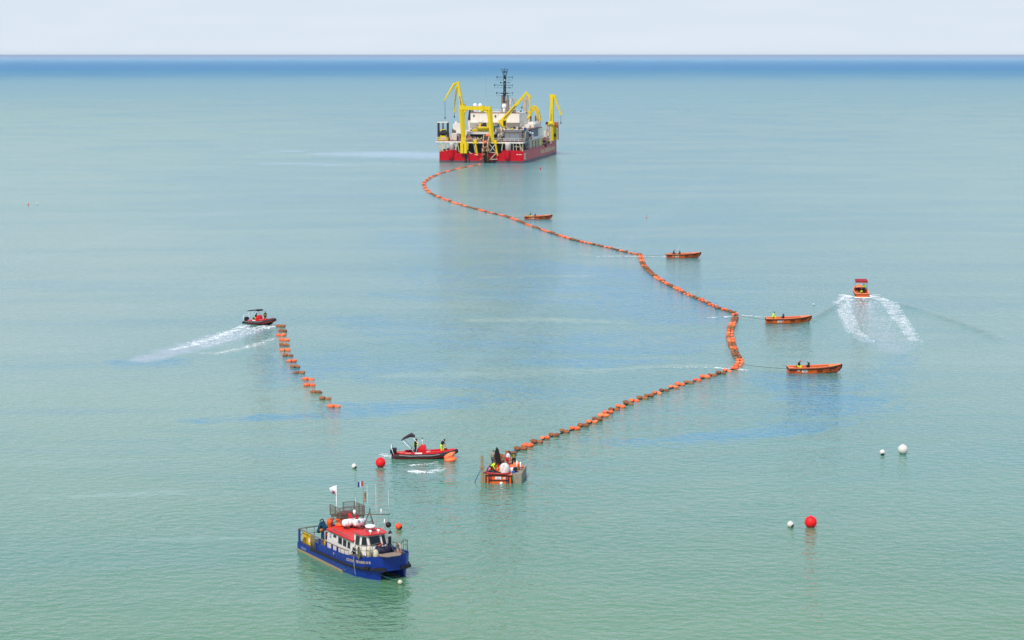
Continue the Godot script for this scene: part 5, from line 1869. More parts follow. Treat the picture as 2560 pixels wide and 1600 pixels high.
	loft(ps, [ring(v(-1.35, 2.66, 9.7), Vector3.RIGHT, Vector3.FORWARD, 0.02, 0.02, 8), ring(v(-1.35, 2.95, 9.7), Vector3.RIGHT, Vector3.FORWARD, 0.19, 0.19, 8), ring(v(-1.35, 3.24, 9.7), Vector3.RIGHT, Vector3.FORWARD, 0.02, 0.02, 8)])
	tagged("day_shape", ps, dark, T, "black diamond hung below the black ball", "day shape")
	rope("halyard", [T * v(-2.05, 4.15, 8.15), T * v(-1.45, 3.75, 9.2), T * v(-1.35, 3.2, 9.7), T * v(-1.3, 2.4, 10.1)], 0.012, Color(0.2, 0.18, 0.18), "thin halyard carrying the black ball and diamond")
	o = thing("radar", "round white radar dome on a bracket over the wheelhouse roof", "radar", T * v(0.35, 3.29, 9.5), 149.7)
	ps = S(true)
	lathe(ps, Vector3(0, 0.28, 0), [[0.30, 0.0], [0.40, 0.04], [0.42, 0.14], [0.36, 0.22], [0.02, 0.24]], 18)
	obj("dome", ps, whitep, o)
	ps = S()
	for x in [-0.2, 0.2]:
		for z in [-0.15, 0.15]:
			bar(ps, Vector3(x * 1.6, 0.0, z * 1.4), Vector3(x, 0.28, z), 0.05)
	box(ps, Vector3(0, 0.26, 0), Vector3(0.6, 0.04, 0.4))
	obj("bracket", ps, mat("mast_grey", Color.GRAY), o)
	for q in [[0.75, 10.35, "searchlight on the wheelhouse roof front, nearer the starboard side"], [0.05, 10.4, "searchlight on the wheelhouse roof front, nearer the open door"]]:
		ps = S(true)
		tube(ps, [v(q[0], 3.48, q[1] - 0.16), v(q[0], 3.48, q[1] + 0.14)], 0.10, 9)
		tube(ps, [v(q[0], 3.28, q[1]), v(q[0], 3.4, q[1])], 0.05, 6)
		tagged("searchlight", ps, whitep, T, q[2], "searchlight")
	# foredeck: white fenders, winch, boxes, tyre
	for q in [[1.45, 11.5, 1.6, 0.22, 0.85, "long white fender leaning on the wheelhouse front", 0.0], [1.25, 12.35, 1.6, 0.27, 0.8, "plump white fender standing on the foredeck", 0.1], [1.95, 11.0, 1.6, 0.2, 0.45, "small white fender on deck beside the wheelhouse", 0.4]]:
		ps = S(true)
		var up := Vector3(q[6] * 0.5, 1, 0.2).normalized()
		var b := frame(up)
		lathe(ps, v(q[0], q[2], q[1]), [[0.05, -0.05], [q[3] * 0.8, 0.02], [q[3], 0.15], [q[3], q[4] - 0.15], [q[3] * 0.75, q[4]], [0.06, q[4] + 0.08], [0.04, q[4] + 0.16]], 12, Basis(b.x, up, b.y * -1.0))
		tagged("fender", ps, mat("fender_cream", Color(0.80, 0.77, 0.66), 0.5, 1), T, q[5], "fender")
	o = thing("anchor_winch", "dark blue winch heaped with rope on the foredeck", "winch", T * v(0.35, 1.62, 12.0), 149.7)
	ps = S(true)
	tube(ps, [Vector3(-0.55, 0.55, 0), Vector3(0.55, 0.55, 0)], 0.35, 12)
	tube(ps, [Vector3(-0.62, 0.55, 0), Vector3(-0.55, 0.55, 0)], 0.5, 14)
	tube(ps, [Vector3(0.55, 0.55, 0), Vector3(0.62, 0.55, 0)], 0.5, 14)
	obj("drum", ps, mat("winch_blue", Color(0.07, 0.06, 0.2), 0.6, 2), o)
	ps = S(true)
	var rng := RandomNumberGenerator.new()
	rng.seed = 4
	for k in 16:
		var c := Vector3(rng.randf_range(-0.5, 0.5), rng.randf_range(0.7, 1.05), rng.randf_range(-0.35, 0.35))
		tube(ps, [c, c + Vector3(rng.randf_range(-0.4, 0.4), rng.randf_range(-0.3, 0.2), rng.randf_range(-0.3, 0.3)), c + Vector3(rng.randf_range(-0.5, 0.5), -0.45, rng.randf_range(-0.4, 0.4))], 0.05, 5)
	obj("rope_turns", ps, mat("rope_navy", Color(0.10, 0.08, 0.22), 0.9, 0), o)
	ps = S(true)
	for k in 5:
		var c := Vector3(0.45 - k * 0.12, 0.95 + 0.05 * k, 0.3)
		tube(ps, [c, c + Vector3(0.1, -0.35, 0.15), c + Vector3(0.18, -0.8, 0.2)], 0.035, 5)
	obj("orange_line", ps, mat("sling_orange", Color(0.95, 0.35, 0.12), 0.6, 1), o)
	for q in [[0.3, 12.5, 0.9, 0.22, 0.35, Color(0.02, 0.42, 0.12), "green crate at the foot of the bow winch"], [-0.65, 12.5, 0.62, 0.42, 0.4, Color(0.02, 0.36, 0.33), "teal box on the port side of the bow, red inside"], [0.95, 12.4, 0.25, 0.3, 0.25, Color(0.92, 0.42, 0.05), "small orange bundle beside the plump white fender"]]:
		ps = S()
		bx(ps, q[0] - q[2] / 2, q[0] + q[2] / 2, 1.62, 1.62 + q[3], q[1] - q[4] / 2, q[1] + q[4] / 2)
		o = tagged("deck_box", ps, mat("deck_box " + str(q[5]), q[5], 0.6, 1), T, q[6], "box")
		if q[5].g < 0.38 and q[5].b > 0.3:
			ps = S()
			bx(ps, q[0] - 0.26, q[0] + 0.26, 2.045, 2.07, q[1] - 0.16, q[1] + 0.16)
			obj("red_contents", ps, mat("stand_red", Color(0.75, 0.06, 0.06), 0.5, 0), o)
	ps = S(true)
	var pts := []
	for i in 17:
		pts.append(v(-1.0 + 0.05 * cos(TAU * i / 16.0), 2.15 + 0.42 * sin(TAU * i / 16.0), 12.0 + 0.42 * cos(TAU * i / 16.0)))
	tube(ps, pts, 0.11, 8)
	tagged("tyre_fender", ps, mat("tyre_pale", Color(0.62, 0.58, 0.52), 0.8, 2), T, "pale round tyre fender hung inside the port bow rail", "tyre")
	o = thing("net_hoop", "oval hoop with green net hung on the starboard rail below the wheelhouse", "net", T * v(2.12, 2.0, 11.3), 149.7 + 12.0)
	ps = S(true)
	pts = []
	for i in 17:
		pts.append(Vector3(0.14, 0.1 + 0.5 * sin(TAU * i / 16.0), -0.3 * cos(TAU * i / 16.0)))
	tube(ps, pts, 0.06, 6)
	obj("hoop", ps, mat("hoop_tan", Color(0.45, 0.40, 0.30), 0.8, 1), o)
	ps = S(true)
	ball(ps, Vector3(0.1, 0.05, 0), Vector3(0.05, 0.38, 0.22), 8, 6)
	obj("net", ps, mat("net_green", Color(0.12, 0.36, 0.25), 0.9, 2), o)
	ps = S(true)
	for k in 12:
		var c := v(2.5, 1.85 + rng.randf_range(-0.1, 0.05), 2.75 + rng.randf_range(0, 0.75))
		tube(ps, [c, c + Vector3(0.05, -0.5, rng.randf_range(-0.2, 0.2)), c + Vector3(rng.randf_range(-0.05, 0.08), -1.1 - 0.3 * rng.randf(), rng.randf_range(-0.25, 0.25))], 0.035, 4)
	tagged("hanging_net", ps, mat("net_grey", Color(0.44, 0.41, 0.36), 0.9, 0), T, "grey rope net hanging over the starboard rail near the stern", "net")
	for k in 4:
		ps = S(true)
		ball(ps, v([0.7, 1.2, 0.2, 1.4][k], 1.15, [3.45, 3.75, 3.3, 3.2][k]), Vector3(0.15, 0.3, 0.15), 8, 6)
		tagged("gas_bottle", ps, [whitep, whitep, mat("bottle_blue", Color(0.1, 0.25, 0.5), 0.5, 0), mat("hazard_yellow", Color.YELLOW)][k], T, ["white bottle on the aft deck nearest the cabin's centre", "white bottle on the aft deck against the cabin's starboard corner", "blue bottle on the aft deck behind the cabin", "yellow coil on the aft deck by the cabin corner"][k], "bottle")
	rope("rope", [T * v(1.95, 1.2, 11.9), at(1000, 1455) + Vector3.UP * 0.1], 0.03, Color(0.10, 0.38, 0.42), "blue-green mooring rope from the workboat's bow to the cream buoy", 0.25)
	rope("rope", [T * v(2.4, 1.65, 10.6), T * v(2.5, 0.9, 10.9), T * v(2.45, 0.25, 11.0)], 0.025, Color(0.55, 0.60, 0.62), "pale rope end hanging over the workboat's name")

# ------------------------------------------------------------------ the cable ship
const SHIP_AT := Vector3(-11.95, 0, -808.64)
const SHIP_HEAD := 10.2

func ship_part(called: String, label: String, category: String, p: Vector3, turn := 0.0, group := "") -> Node3D:
	var T := Transform3D(Basis(Vector3.UP, deg_to_rad(-SHIP_HEAD)), SHIP_AT)
	return thing(called, label, category, T * p, SHIP_HEAD + turn, group)

func build_ship():
	var o := thing("cable_ship", "big red-hulled cable laying ship with white house and yellow cranes", "ship", SHIP_AT, SHIP_HEAD)
	var red := mat("ship_red", Color(0.80, 0.0, 0.085), 0.36, 4, 0.0, 0.28)
	red.albedo_texture = streaks
	var boot := mat("ship_boot", Color(0.38, 0.26, 0.30), 0.5, 4)
	var white := mat("ship_white", Color(0.93, 0.89, 0.84), 0.5, 4)
	var cream := mat("ship_cream", Color(0.80, 0.74, 0.62), 0.6, 4)
	var yellow := mat("ship_yellow", Color(0.93, 0.80, 0.0), 0.45, 1, 0.0, 0.3)
	var grey := mat("ship_grey", Color(0.52, 0.55, 0.58), 0.6, 4)
	var dark := mat("ship_dark", Color(0.06, 0.06, 0.07), 0.7, 1)
	var deckm := mat("ship_deck", Color(0.34, 0.20, 0.18), 0.8, 1)
	var shade := mat("ship_inner", Color(0.30, 0.32, 0.30), 0.8, 2)
	var B := 16.6
	# plan of the hull: broad and flat sided, closing in over the last 25 m
	var plan := [[0.0, B], [82.0, B], [92.0, 14.2], [102.0, 8.8], [109.0, 3.2], [112.0, 0.3]]
	for part in 2:
		var st := S()
		for s in [-1.0, 1.0]:
			for i in plan.size() - 1:
				var a: Array = plan[i]
				var b: Array = plan[i + 1]
				var cuts := [[a[0], b[0]]]
				if i == 0:
					cuts = [[0.0, 51.0], [51.0, 55.5], [55.5, 62.0], [62.0, 63.0], [63.0, 82.0]]
				for c in cuts:
					var xa := lerpf(a[1], b[1], (c[0] - a[0]) / (b[0] - a[0]))
					var xb := lerpf(a[1], b[1], (c[1] - a[0]) / (b[0] - a[0]))
					var ya: float = 4.85 if c[0] < 51.0 else (3.9 if c[0] < 55.0 else (4.85 if c[0] < 62.0 else 6.1))
					var yb: float = 4.85 if c[1] <= 51.0 else (3.9 if c[1] <= 55.5 else (4.85 if c[1] <= 62.0 else 6.1))
					if i > 0:
						ya = 6.1 + 0.025 * (c[0] - 82.0)
						yb = 6.1 + 0.025 * (c[1] - 82.0)
					if part == 1:
						quad(st, v(s * xa, 0.85, c[0]), v(s * xb, 0.85, c[1]), v(s * xb, -1.0, c[1]), v(s * xa, -1.0, c[0]))
					else:
						quad(st, v(s * xa, ya, c[0]), v(s * xb, yb, c[1]), v(s * xb, 0.85, c[1]), v(s * xa, 0.85, c[0]))
						quad(st, v(s * (xa - 0.3), ya, c[0]), v(s * (xb - 0.3), yb, c[1]), v(s * (xb - 0.3), 2.0, c[1]), v(s * (xa - 0.3), 2.0, c[0]))
						quad(st, v(s * (xa - 0.3), ya, c[0]), v(s * (xb - 0.3), yb, c[1]), v(s * xb, yb, c[1]), v(s * xa, ya, c[0]))
		if part == 0:
			# the transom: high at the quarters, cut lower between them
			for q in [[-B, -9.6, 4.85], [-9.6, 8.0, 3.75], [8.0, B, 4.85]]:
				bx(st, q[0], q[1], 0.85, q[2], 0.0, 0.4)
			for s in [-11.8, 10.4]:
				var rg := []
				for q in [[1.55, 1.0], [2.4, 1.2], [4.85, 1.2]]:
					rg.append(ring(v(s, q[0], 0.1), Vector3.RIGHT, Vector3.FORWARD, q[1], q[1], 14))
				loft(st, rg)
		else:
			bx(st, -B, B, -1.0, 0.85, 0.003, 0.4)
		obj("hull" if part == 0 else "boot_topping", st, red if part == 0 else boot, o)
	var md := S()
	bx(md, -B + 0.3, B - 0.3, 2.6, 2.9, 0.5, 82.0)
	prism(md, [Vector2(-B + 0.4, 82), Vector2(B - 0.4, 82), Vector2(13.8, 92), Vector2(8.4, 102), Vector2(0, 110), Vector2(-8.4, 102), Vector2(-13.8, 92)], v(0, 5.4, 0), Vector3.RIGHT, Vector3.FORWARD, 0.3)
	bx(md, -B + 0.3, B - 0.3, 4.4, 4.6, 63.0, 82.0)
	obj("main_deck", md, deckm, o)
	# white columns over the bulges, carrying the raised working deck
	for s in [-11.8, 10.4]:
		var st := S(true)
		lathe(st, v(s, 4.85, 1.2), [[1.15, 0.0], [1.15, 2.1], [1.7, 3.1]], 14)
		obj("deck_column", st, white, o)
	var wd := S()
	bx(wd, -18.0, -7.2, 7.75, 8.3, -0.2, 12.0)
	bx(wd, -7.2, 16.5, 7.55, 8.1, 0.3, 12.0)
	bx(wd, -16.0, 16.0, 7.9, 8.2, 12.0, 62.0)
	obj("working_deck", wd, mat("ship_white", Color.WHITE), o)
	var wt := S()
	bx(wt, -17.9, -7.3, 8.3, 8.36, -0.1, 12.0)
	bx(wt, -7.1, 16.4, 8.1, 8.16, 0.4, 12.0)
	obj("deck_plating", wt, mat("deck_red", Color(0.45, 0.14, 0.13), 0.8, 1), o)
	var iw := S()
	bx(iw, -9.6, 15.8, 2.9, 7.6, 9.0, 9.3)
	bx(iw, -9.7, -9.4, 2.9, 7.7, 0.6, 9.0)
	obj("inner_bulkhead", iw, shade, o)
	for q in [[-7.6, -5.0], [-3.2, -0.6], [5.2, 7.4], [11.6, 13.2]]:
		var dw := S()
		bx(dw, q[0], q[1], 3.0, 6.6, 8.8, 8.98)
		obj("bulkhead_opening", dw, dark, o)
	# struts under the overhang
	var ts := S()
	for q in [[[-17.6, 7.7], [-16.2, 4.3]], [[-16.8, 7.7], [-15.0, 4.2]], [[-14.9, 7.7], [-13.6, 5.9]], [[-15.4, 7.7], [-13.4, 4.5]], [[-13.6, 7.7], [-16.2, 4.2]], [[-17.2, 6.2], [-12.6, 6.2]], [[-15.2, 7.7], [-15.2, 5.0]], [[-10.6, 7.7], [-9.8, 4.9]], [[-9.4, 7.7], [-8.6, 4.0]], [[-10.4, 4.9], [-9.0, 7.6]], [[-4.9, 7.5], [-6.8, 3.8]], [[-3.0, 7.5], [-2.2, 3.8]], [[1.2, 7.5], [0.4, 3.8]], [[-6.6, 5.4], [-3.6, 3.4]], [[8.4, 7.5], [8.1, 4.8]]]:
		bar(ts, v(q[0][0], q[0][1], 0.2), v(q[1][0], q[1][1], -0.1), 0.28)
	for x in [12.5, 13.7, 15.2, 16.2]:
		bar(ts, v(x, 7.5, 0.7), v(x + 0.1, 4.8, 0.7), 0.22)
	bar(ts, v(15.0, 7.6, 0.2), v(16.3, 4.6, 0.0), 0.26)
	bar(ts, v(13.0, 6.3, 0.7), v(15.4, 6.3, 0.7), 0.2)
	obj("deck_strut", ts, cream, o)
	# rails round the working deck
	var rl := S()
	for q in [[v(-17.8, 8.36, 0), v(-13.9, 8.36, 0)], [v(-7.0, 8.16, 0.5), v(-0.4, 8.16, 0.5)], [v(4.6, 8.16, 0.5), v(16.3, 8.16, 0.5)], [v(16.3, 8.16, 0.5), v(16.3, 8.16, 6.0)]]:
		rail(rl, q, 1.3, 0.05, 1.6, 2)
	obj("deck_rail", rl, white, o)
	# stern fittings low on the plating
	var sm := S()
	bx(sm, 13.9, 14.6, 3.2, 3.45, -0.04, 0.0)
	bx(sm, 14.9, 16.0, 3.2, 3.4, -0.04, 0.0)
	bx(sm, -2.6, -1.6, 3.05, 3.3, -0.04, 0.0)
	obj("stern_mark", sm, mat("mark_white", Color(0.88, 0.84, 0.82), 0.6, 0), o)
	for q in [[-6.6, 1.1], [-5.0, 0.5], [1.2, 0.5], [4.8, 1.0]]:
		var sr := S()
		bx(sr, q[0], q[0] + q[1], -0.5, 3.2, -0.05, 0.0)
		obj("stern_recess", sr, mat("ship_stain", Color(0.16, 0.03, 0.05), 0.7, 2), o)
	# lettering along the starboard side
	var lc := mat("letter_pale", Color(1.0, 0.90, 0.72), 0.6, 0)
	var sl := words("side_lettering", "Nexans. Electrify the Future.", 2.4, v(B + 0.05, 2.7, 59.5), v(0, 0, 1), Vector3.UP, lc, o, true)
	sl.scale.x = 38.0 / sl.mesh.get_aabb().size.x
	for k in 3:
		var nb := S()
		for j in 4 - k % 2:
			bx(nb, B, B + 0.04, 3.1 - k * 0.85, 3.6 - k * 0.85, 1.4 + j * 1.25, 2.3 + j * 1.25)
		obj("side_mark", nb, lc, o)
	# rubbing bolts along the sheer
	var bt := S()
	for k in 12:
		bx(bt, B, B + 0.08, 4.3, 4.55, 6.0 + k * 6.2, 6.5 + k * 6.2)
	obj("sheer_bolt", bt, mat("ship_stain", Color.RED), o)
	# superstructure
	var hs := S()
	prism(hs, [Vector2(-12.4, 41), Vector2(-5.8, 36.5), Vector2(8.6, 36.5), Vector2(8.6, 56), Vector2(-12.4, 56)], v(0, 16.35, 0), Vector3.RIGHT, Vector3.FORWARD, 3.9)
	bx(hs, -12.6, 9.0, 11.9, 14.4, 38.5, 58.0)
	bx(hs, -9.6, 11.0, 8.2, 11.9, 26.0, 58.0)
	obj("superstructure", hs, white, o)
	var wl := S()
	bx(wl, -12.2, 8.4, 12.2, 14.3, 38.3, 38.48)
	obj("grey_bulkhead", wl, mat("ship_pale_grey", Color(0.66, 0.64, 0.62), 0.6, 2), o)
	for q in [[-10.75, 17.0], [-2.95, 17.0], [-1.2, 17.0]]:
		var w := S()
		var d := 36.42 if q[0] > -5.8 else 39.8
		bx(w, q[0] - 0.28, q[0] + 0.28, q[1] - 0.35, q[1] + 0.35, d - 0.3, d + 0.2)
		obj("window", w, dark, o)
	var te := S()
	bx(te, -5.9, 8.7, 18.3, 18.5, 36.3, 37.0)
	bar(te, v(-12.5, 18.4, 40.9), v(-5.8, 18.4, 36.4), 0.25)
	obj("roof_edge", te, mat("edge_red", Color(0.55, 0.16, 0.17), 0.6, 1), o)
	var rr := S()
	rail(rr, [v(-12.2, 18.4, 41.4), v(-5.8, 18.4, 37.2), v(8.4, 18.4, 37.2)], 1.2, 0.05, 1.8, 2)
	obj("roof_rail", rr, white, o)
	for q in [[-13.9, -12.7], [3.2, 5.1]]:
		var f := S()
		loft(f, [rect(v((q[0] + q[1]) / 2 - 0.15, 15.2, 46), Vector3.RIGHT, v(0, 0, 1), q[1] - q[0] + 0.3, 3.4), rect(v((q[0] + q[1]) / 2 + 0.2, 19.3, 46), Vector3.RIGHT, v(0, 0, 1), q[1] - q[0], 3.0)])
		var fo := obj("funnel", f, mat("funnel_blue", Color(0.06, 0.08, 0.13), 0.5, 1), o)
		var f2 := S()
		bx(f2, q[0] - 0.15, q[1] + 0.25, 8.2, 15.2, 44.4, 47.6)
		obj("funnel_base", f2, white, fo)
		var f3 := S()
		bx(f3, q[0] - 0.2, q[1] + 0.3, 15.05, 15.25, 44.3, 47.7)
		obj("red_band", f3, mat("edge_red", Color.RED), fo)
	for q in [[-12.3, 21.0, 50.0, 0.86], [-10.15, 21.0, 50.0, 0.84], [0.8, 20.9, 45.0, 1.0]]:
		var d := S(true)
		ball(d, v(q[0], q[1], q[2]), Vector3.ONE * q[3], 14, 9)
		tube(d, [v(q[0], q[1] - 2.6, q[2]), v(q[0], q[1] - 0.6, q[2])], 0.45, 8)
		obj("radome", d, mat("ship_radome", Color(0.92, 0.91, 0.89), 0.4, 0), o)
	# mast: tower, dark lattice pole, yards, basket
	var mt := S()
	loft(mt, [rect(v(0.6, 18.3, 48.4), Vector3.RIGHT, v(0, 0, 1), 3.3, 3.0), rect(v(0.6, 23.3, 48.4), Vector3.RIGHT, v(0, 0, 1), 2.6, 2.2)])
	bx(mt, -0.8, 2.1, 22.7, 23.1, 46.9, 49.9)
	for s in [-0.55, 1.75]:
		bx(mt, s - 0.35, s + 0.35, 23.1, 25.2, 47.4, 48.4)
	obj("mast_tower", mt, mat("mast_cream", Color(0.55, 0.47, 0.40), 0.6, 4), o)
	var navy := mat("mast_navy", Color(0.035, 0.05, 0.12), 0.6, 0)
	var mp := S()
	lattice(mp, v(0.45, 25.5, 48), v(0.5, 33.2, 48), 0.85, 0.13, 9, 0.6)
	bar(mp, v(0.35, 22.4, 47.0), v(0.45, 26.0, 48.0), 0.7, 0.7, 0.95, 0.9)
	bx(mp, -0.9, 1.9, 25.75, 26.05, 46.7, 49.3)
	bar(mp, v(0.0, 26, 47.9), v(0.15, 33.0, 47.9), 0.22)
	for k in 6:
		bx(mp, 0.1, 1.0, 27.0 + k * 1.05, 27.25 + k * 1.05, 47.3, 48.4)
	obj("mast_pole", mp, navy, o)
	for q in [[-2.7, 3.65, 32.55, -1.2], [-1.2, 2.3, 30.3, 0.0], [-3.75, 3.65, 29.3, -1.15], [0.5, 2.6, 28.2, 0.0], [-2.85, 3.7, 26.1, -1.1]]:
		var y := S()
		bar(y, v(q[0], q[2], 48), v(q[1], q[2], 48), 0.16)
		if q[3] < 0.0:
			bar(y, v(q[0], q[2] + q[3], 48), v(q[1], q[2] + q[3], 48), 0.06)
			for k in 6:
				var x := lerpf(q[0], q[1], k / 5.0)
				bar(y, v(x, q[2], 48), v(x, q[2] + q[3], 48), 0.05)
		bx(y, q[0] - 0.2, q[0] + 0.2, q[2] - 0.3, q[2] + 0.3, 47.8, 48.2)
		bx(y, q[1] - 0.12, q[1] + 0.12, q[2] - 0.25, q[2] + 0.3, 47.8, 48.2)
		obj("yard", y, navy, o)
	var bk := S()
	for k in 8:
		var t := TAU * k / 8.0
		bar(bk, v(0.5 + 0.6 * cos(t), 33.0, 48 + 0.6 * sin(t)), v(0.5 + 1.4 * cos(t), 35.8, 48 + 1.4 * sin(t)), 0.08)
		var u := TAU * (k + 1) / 8.0
		bar(bk, v(0.5 + 1.4 * cos(t), 35.8, 48 + 1.4 * sin(t)), v(0.5 + 1.4 * cos(u), 35.8, 48 + 1.4 * sin(u)), 0.08)
		bar(bk, v(0.5 + 1.0 * cos(t), 34.4, 48 + 1.0 * sin(t)), v(0.5 + 1.0 * cos(u), 34.4, 48 + 1.0 * sin(u)), 0.08)
	bar(bk, v(0.35, 33, 48), v(0.4, 36.3, 48), 0.12)
	bx(bk, -0.4, 1.3, 34.5, 34.9, 47.6, 48.4)
	obj("basket", bk, mat("mast_slate", Color(0.16, 0.20, 0.26), 0.6, 0), o)
	var ml := S(true)
	ball(ml, v(0.6, 31.3, 47.4), Vector3(0.3, 0.3, 0.3), 8, 6)
	obj("white_lamp_housing", ml, mat("ship_radome", Color.WHITE), o)
	var wa := S()
	bar(wa, v(-7.8, 18.4, 50), v(-7.78, 32.6, 50), 0.22, 0.22, 0.07, 0.07)
	bar(wa, v(-8.8, 18.4, 50), v(-8.8, 24.0, 50), 0.1, 0.1, 0.05, 0.05)
	bar(wa, v(-1.9, 18.4, 48), v(-1.9, 25.0, 48), 0.08)
	obj("aerial", wa, mat("aerial_grey", Color(0.62, 0.66, 0.66), 0.5, 0), o)
	var po := S()
	bx(po, 1.3, 1.95, 18.4, 23.5, 54.6, 55.4)
	bx(po, 2.75, 3.4, 18.4, 23.5, 54.6, 55.4)
	bx(po, 1.3, 3.4, 22.7, 23.6, 54.5, 55.5)
	obj("white_portal", po, white, o)
	# forward bridge block showing past the starboard side, and the mid houses
	var fh := S()
	bx(fh, 6.4, 13.6, 11.6, 13.6, 42.0, 60.0)
	bx(fh, 5.4, 14.2, 8.2, 11.6, 44.0, 60.0)
	bx(fh, 10.2, 13.2, 13.6, 14.2, 48.0, 56.0)
	obj("side_house", fh, white, o)
	fh = S()
	bx(fh, -17.4, -14.3, 11.2, 14.0, 30.0, 40.0)
	bx(fh, -16.8, -11.0, 8.3, 11.2, 30.0, 40.0)
	bar(fh, v(-16.6, 14.0, 32), v(-16.6, 15.0, 32), 0.7)
	obj("side_house", fh, white, o)
	var rail2 := S()
	rail(rail2, [v(6.5, 13.6, 42.2), v(13.5, 13.6, 42.2), v(13.5, 13.6, 59.0)], 1.1, 0.05, 1.5, 2)
	obj("house_rail", rail2, white, o)
	for q in [[8.6, 12.8], [12.1, 12.8]]:
		var w := S()
		bx(w, q[0] - 0.2, q[0] + 0.2, q[1] - 0.25, q[1] + 0.25, 41.8, 42.1)
		obj("window", w, dark, o)
	# starboard aft house with its big grey door
	var gh := S()
	bx(gh, 8.5, 15.2, 8.2, 11.9, 4.2, 15.0)
	loft(gh, [[v(8.4, 11.9, 4.0), v(15.3, 11.9, 4.0), v(15.3, 11.9, 18.0), v(8.4, 11.9, 18.0)], [v(9.2, 12.5, 6.0), v(14.5, 12.5, 6.0), v(15.0, 12.5, 18.0), v(9.2, 12.5, 18.0)]])
	obj("aft_house", gh, mat("house_grey", Color(0.48, 0.46, 0.45), 0.6, 4), o)
	var gd := S()
	bx(gd, 8.9, 14.3, 8.4, 10.8, 4.05, 4.19)
	obj("grey_door", gd, grey, o)
	var hr := S()
	bx(hr, 8.2, 15.5, 12.5, 12.62, 5.0, 20.0)
	obj("house_roof", hr, mat("roof_pale", Color(0.78, 0.76, 0.73), 0.6, 1), o)
	# middle: fascia, dark working space, machinery
	var fa := S()
	bx(fa, -7.2, 4.4, 10.8, 11.7, 7.4, 24.0)
	obj("upper_deck", fa, white, o)
	var dk := S()
	bx(dk, -2.8, 4.2, 8.2, 10.8, 12.0, 12.3)
	bx(dk, -7.2, -2.8, 8.2, 10.7, 14.0, 14.3)
	obj("dark_opening", dk, dark, o)
	var rng := RandomNumberGenerator.new()
	rng.seed = 9
	var tones := [Color(0.55, 0.22, 0.14), Color(0.20, 0.35, 0.33), Color(0.75, 0.72, 0.68), Color(0.35, 0.30, 0.28), Color(0.10, 0.28, 0.36), Color(0.80, 0.66, 0.05), Color(0.62, 0.30, 0.18), Color(0.82, 0.76, 0.62), Color(0.88, 0.84, 0.78), Color(0.16, 0.15, 0.15)]
	for k in 110:
		var mb := S()
		var zone: Array = [[-7.0, -2.6, 8.16, 1.9, 2.0, 12.0], [-7.0, 3.8, 11.7, 1.5, 12.0, 24.0], [-15.5, -9.2, 8.36, 1.6, 3.0, 24.0], [5.0, 8.0, 8.16, 2.4, 3.0, 24.0], [-9.0, 8.0, 14.4, 1.2, 38.6, 39.8], [2.0, 9.0, 11.7, 2.2, 8.0, 22.0], [9.0, 14.8, 12.62, 1.1, 7.0, 19.0]][k % 7]
		var c := Vector3(rng.randf_range(zone[0], zone[1]), 0, rng.randf_range(zone[4], zone[5]))
		var s := Vector3(rng.randf_range(0.4, 1.5), rng.randf_range(0.5, zone[3]), rng.randf_range(0.5, 1.8))
		if k % 5 == 0:
			tube(mb, [v(c.x - s.x / 2, zone[2] + s.y * 0.5, c.z), v(c.x + s.x / 2, zone[2] + s.y * 0.5, c.z)], s.y * 0.5, 10)
		else:
			bx(mb, c.x - s.x / 2, c.x + s.x / 2, zone[2], zone[2] + s.y, c.z, c.z + s.z)
			bx(mb, c.x - s.x / 4, c.x + s.x / 4, zone[2] + s.y, zone[2] + s.y * 1.3, c.z + s.z * 0.2, c.z + s.z * 0.7)
		var ci := rng.randi() % tones.size()
		obj("deck_machine", mb, mat("machine %d" % ci, tones[ci], 0.6, 4), o)
	# pipes, ducts and cable trays against the house front
	for k in 26:
		var pb := S()
		var px := rng.randf_range(-12.0, 8.4)
		var pd := 38.2 if px < -6.0 else 25.8
		var py := rng.randf_range(8.4, 11.4) if pd < 30.0 else rng.randf_range(11.9, 14.0)
		if k % 2 == 0:
			bar(pb, v(px, py, pd), v(px + rng.randf_range(0.8, 3.0), py, pd), 0.18)
		else:
			bar(pb, v(px, py - 1.2, pd), v(px, py + 1.0, pd), 0.2)
		var ti := rng.randi() % tones.size()
		obj("pipe_run", pb, mat("machine %d" % ti, tones[ti], 0.6, 4), o)
	# ladders and a sloping stair
	var ld := S()
	for x in [6.2, 7.0]:
		bar(ld, v(x, 8.2, 3.0), v(x, 11.4, 3.0), 0.12)
	for k in 6:
		bar(ld, v(6.2, 8.6 + k * 0.5, 3.0), v(7.0, 8.6 + k * 0.5, 3.0), 0.08)
	bar(ld, v(5.0, 8.2, 1.6), v(8.8, 10.9, 1.6), 0.15)
	bar(ld, v(5.0, 9.2, 1.6), v(8.6, 11.6, 1.6), 0.08)
	obj("ladder", ld, mat("ladder_pale", Color(0.66, 0.64, 0.60), 0.6, 0), o)
	# yellow skirts: cable drums between white posts along the starboard deck
	for q in [[22.6, 27.4, 4.9, 8.0, 15.2], [29.4, 34.6, 4.9, 8.0, 15.2], [36.6, 41.4, 4.9, 8.0, 15.2], [46.5, 53.0, 4.7, 8.8, 15.3]]:
		var yd := S()
		for k in 5:
			var y: float = lerpf(q[2], q[3], k / 5.0)
			bx(yd, q[4] - 2.6, q[4] + 0.1 * (k % 2), y, y + (q[3] - q[2]) / 5.0 - 0.1, q[0], q[1])
		obj("yellow_basket", yd, yellow, o)
	var wp := S()
	for d in [19.0, 21.5, 28.4, 35.6, 42.4]:
		bx(wp, 15.4, 16.1, 4.6, 8.2, d - 0.5, d + 0.5)
	bx(wp, 15.0, 16.2, 8.2, 9.0, 21.0, 46.0)
	obj("side_post", wp, white, o)
	var gb := S()
	bx(gb, 12.2, 15.2, 9.0, 12.0, 27.0, 43.0)
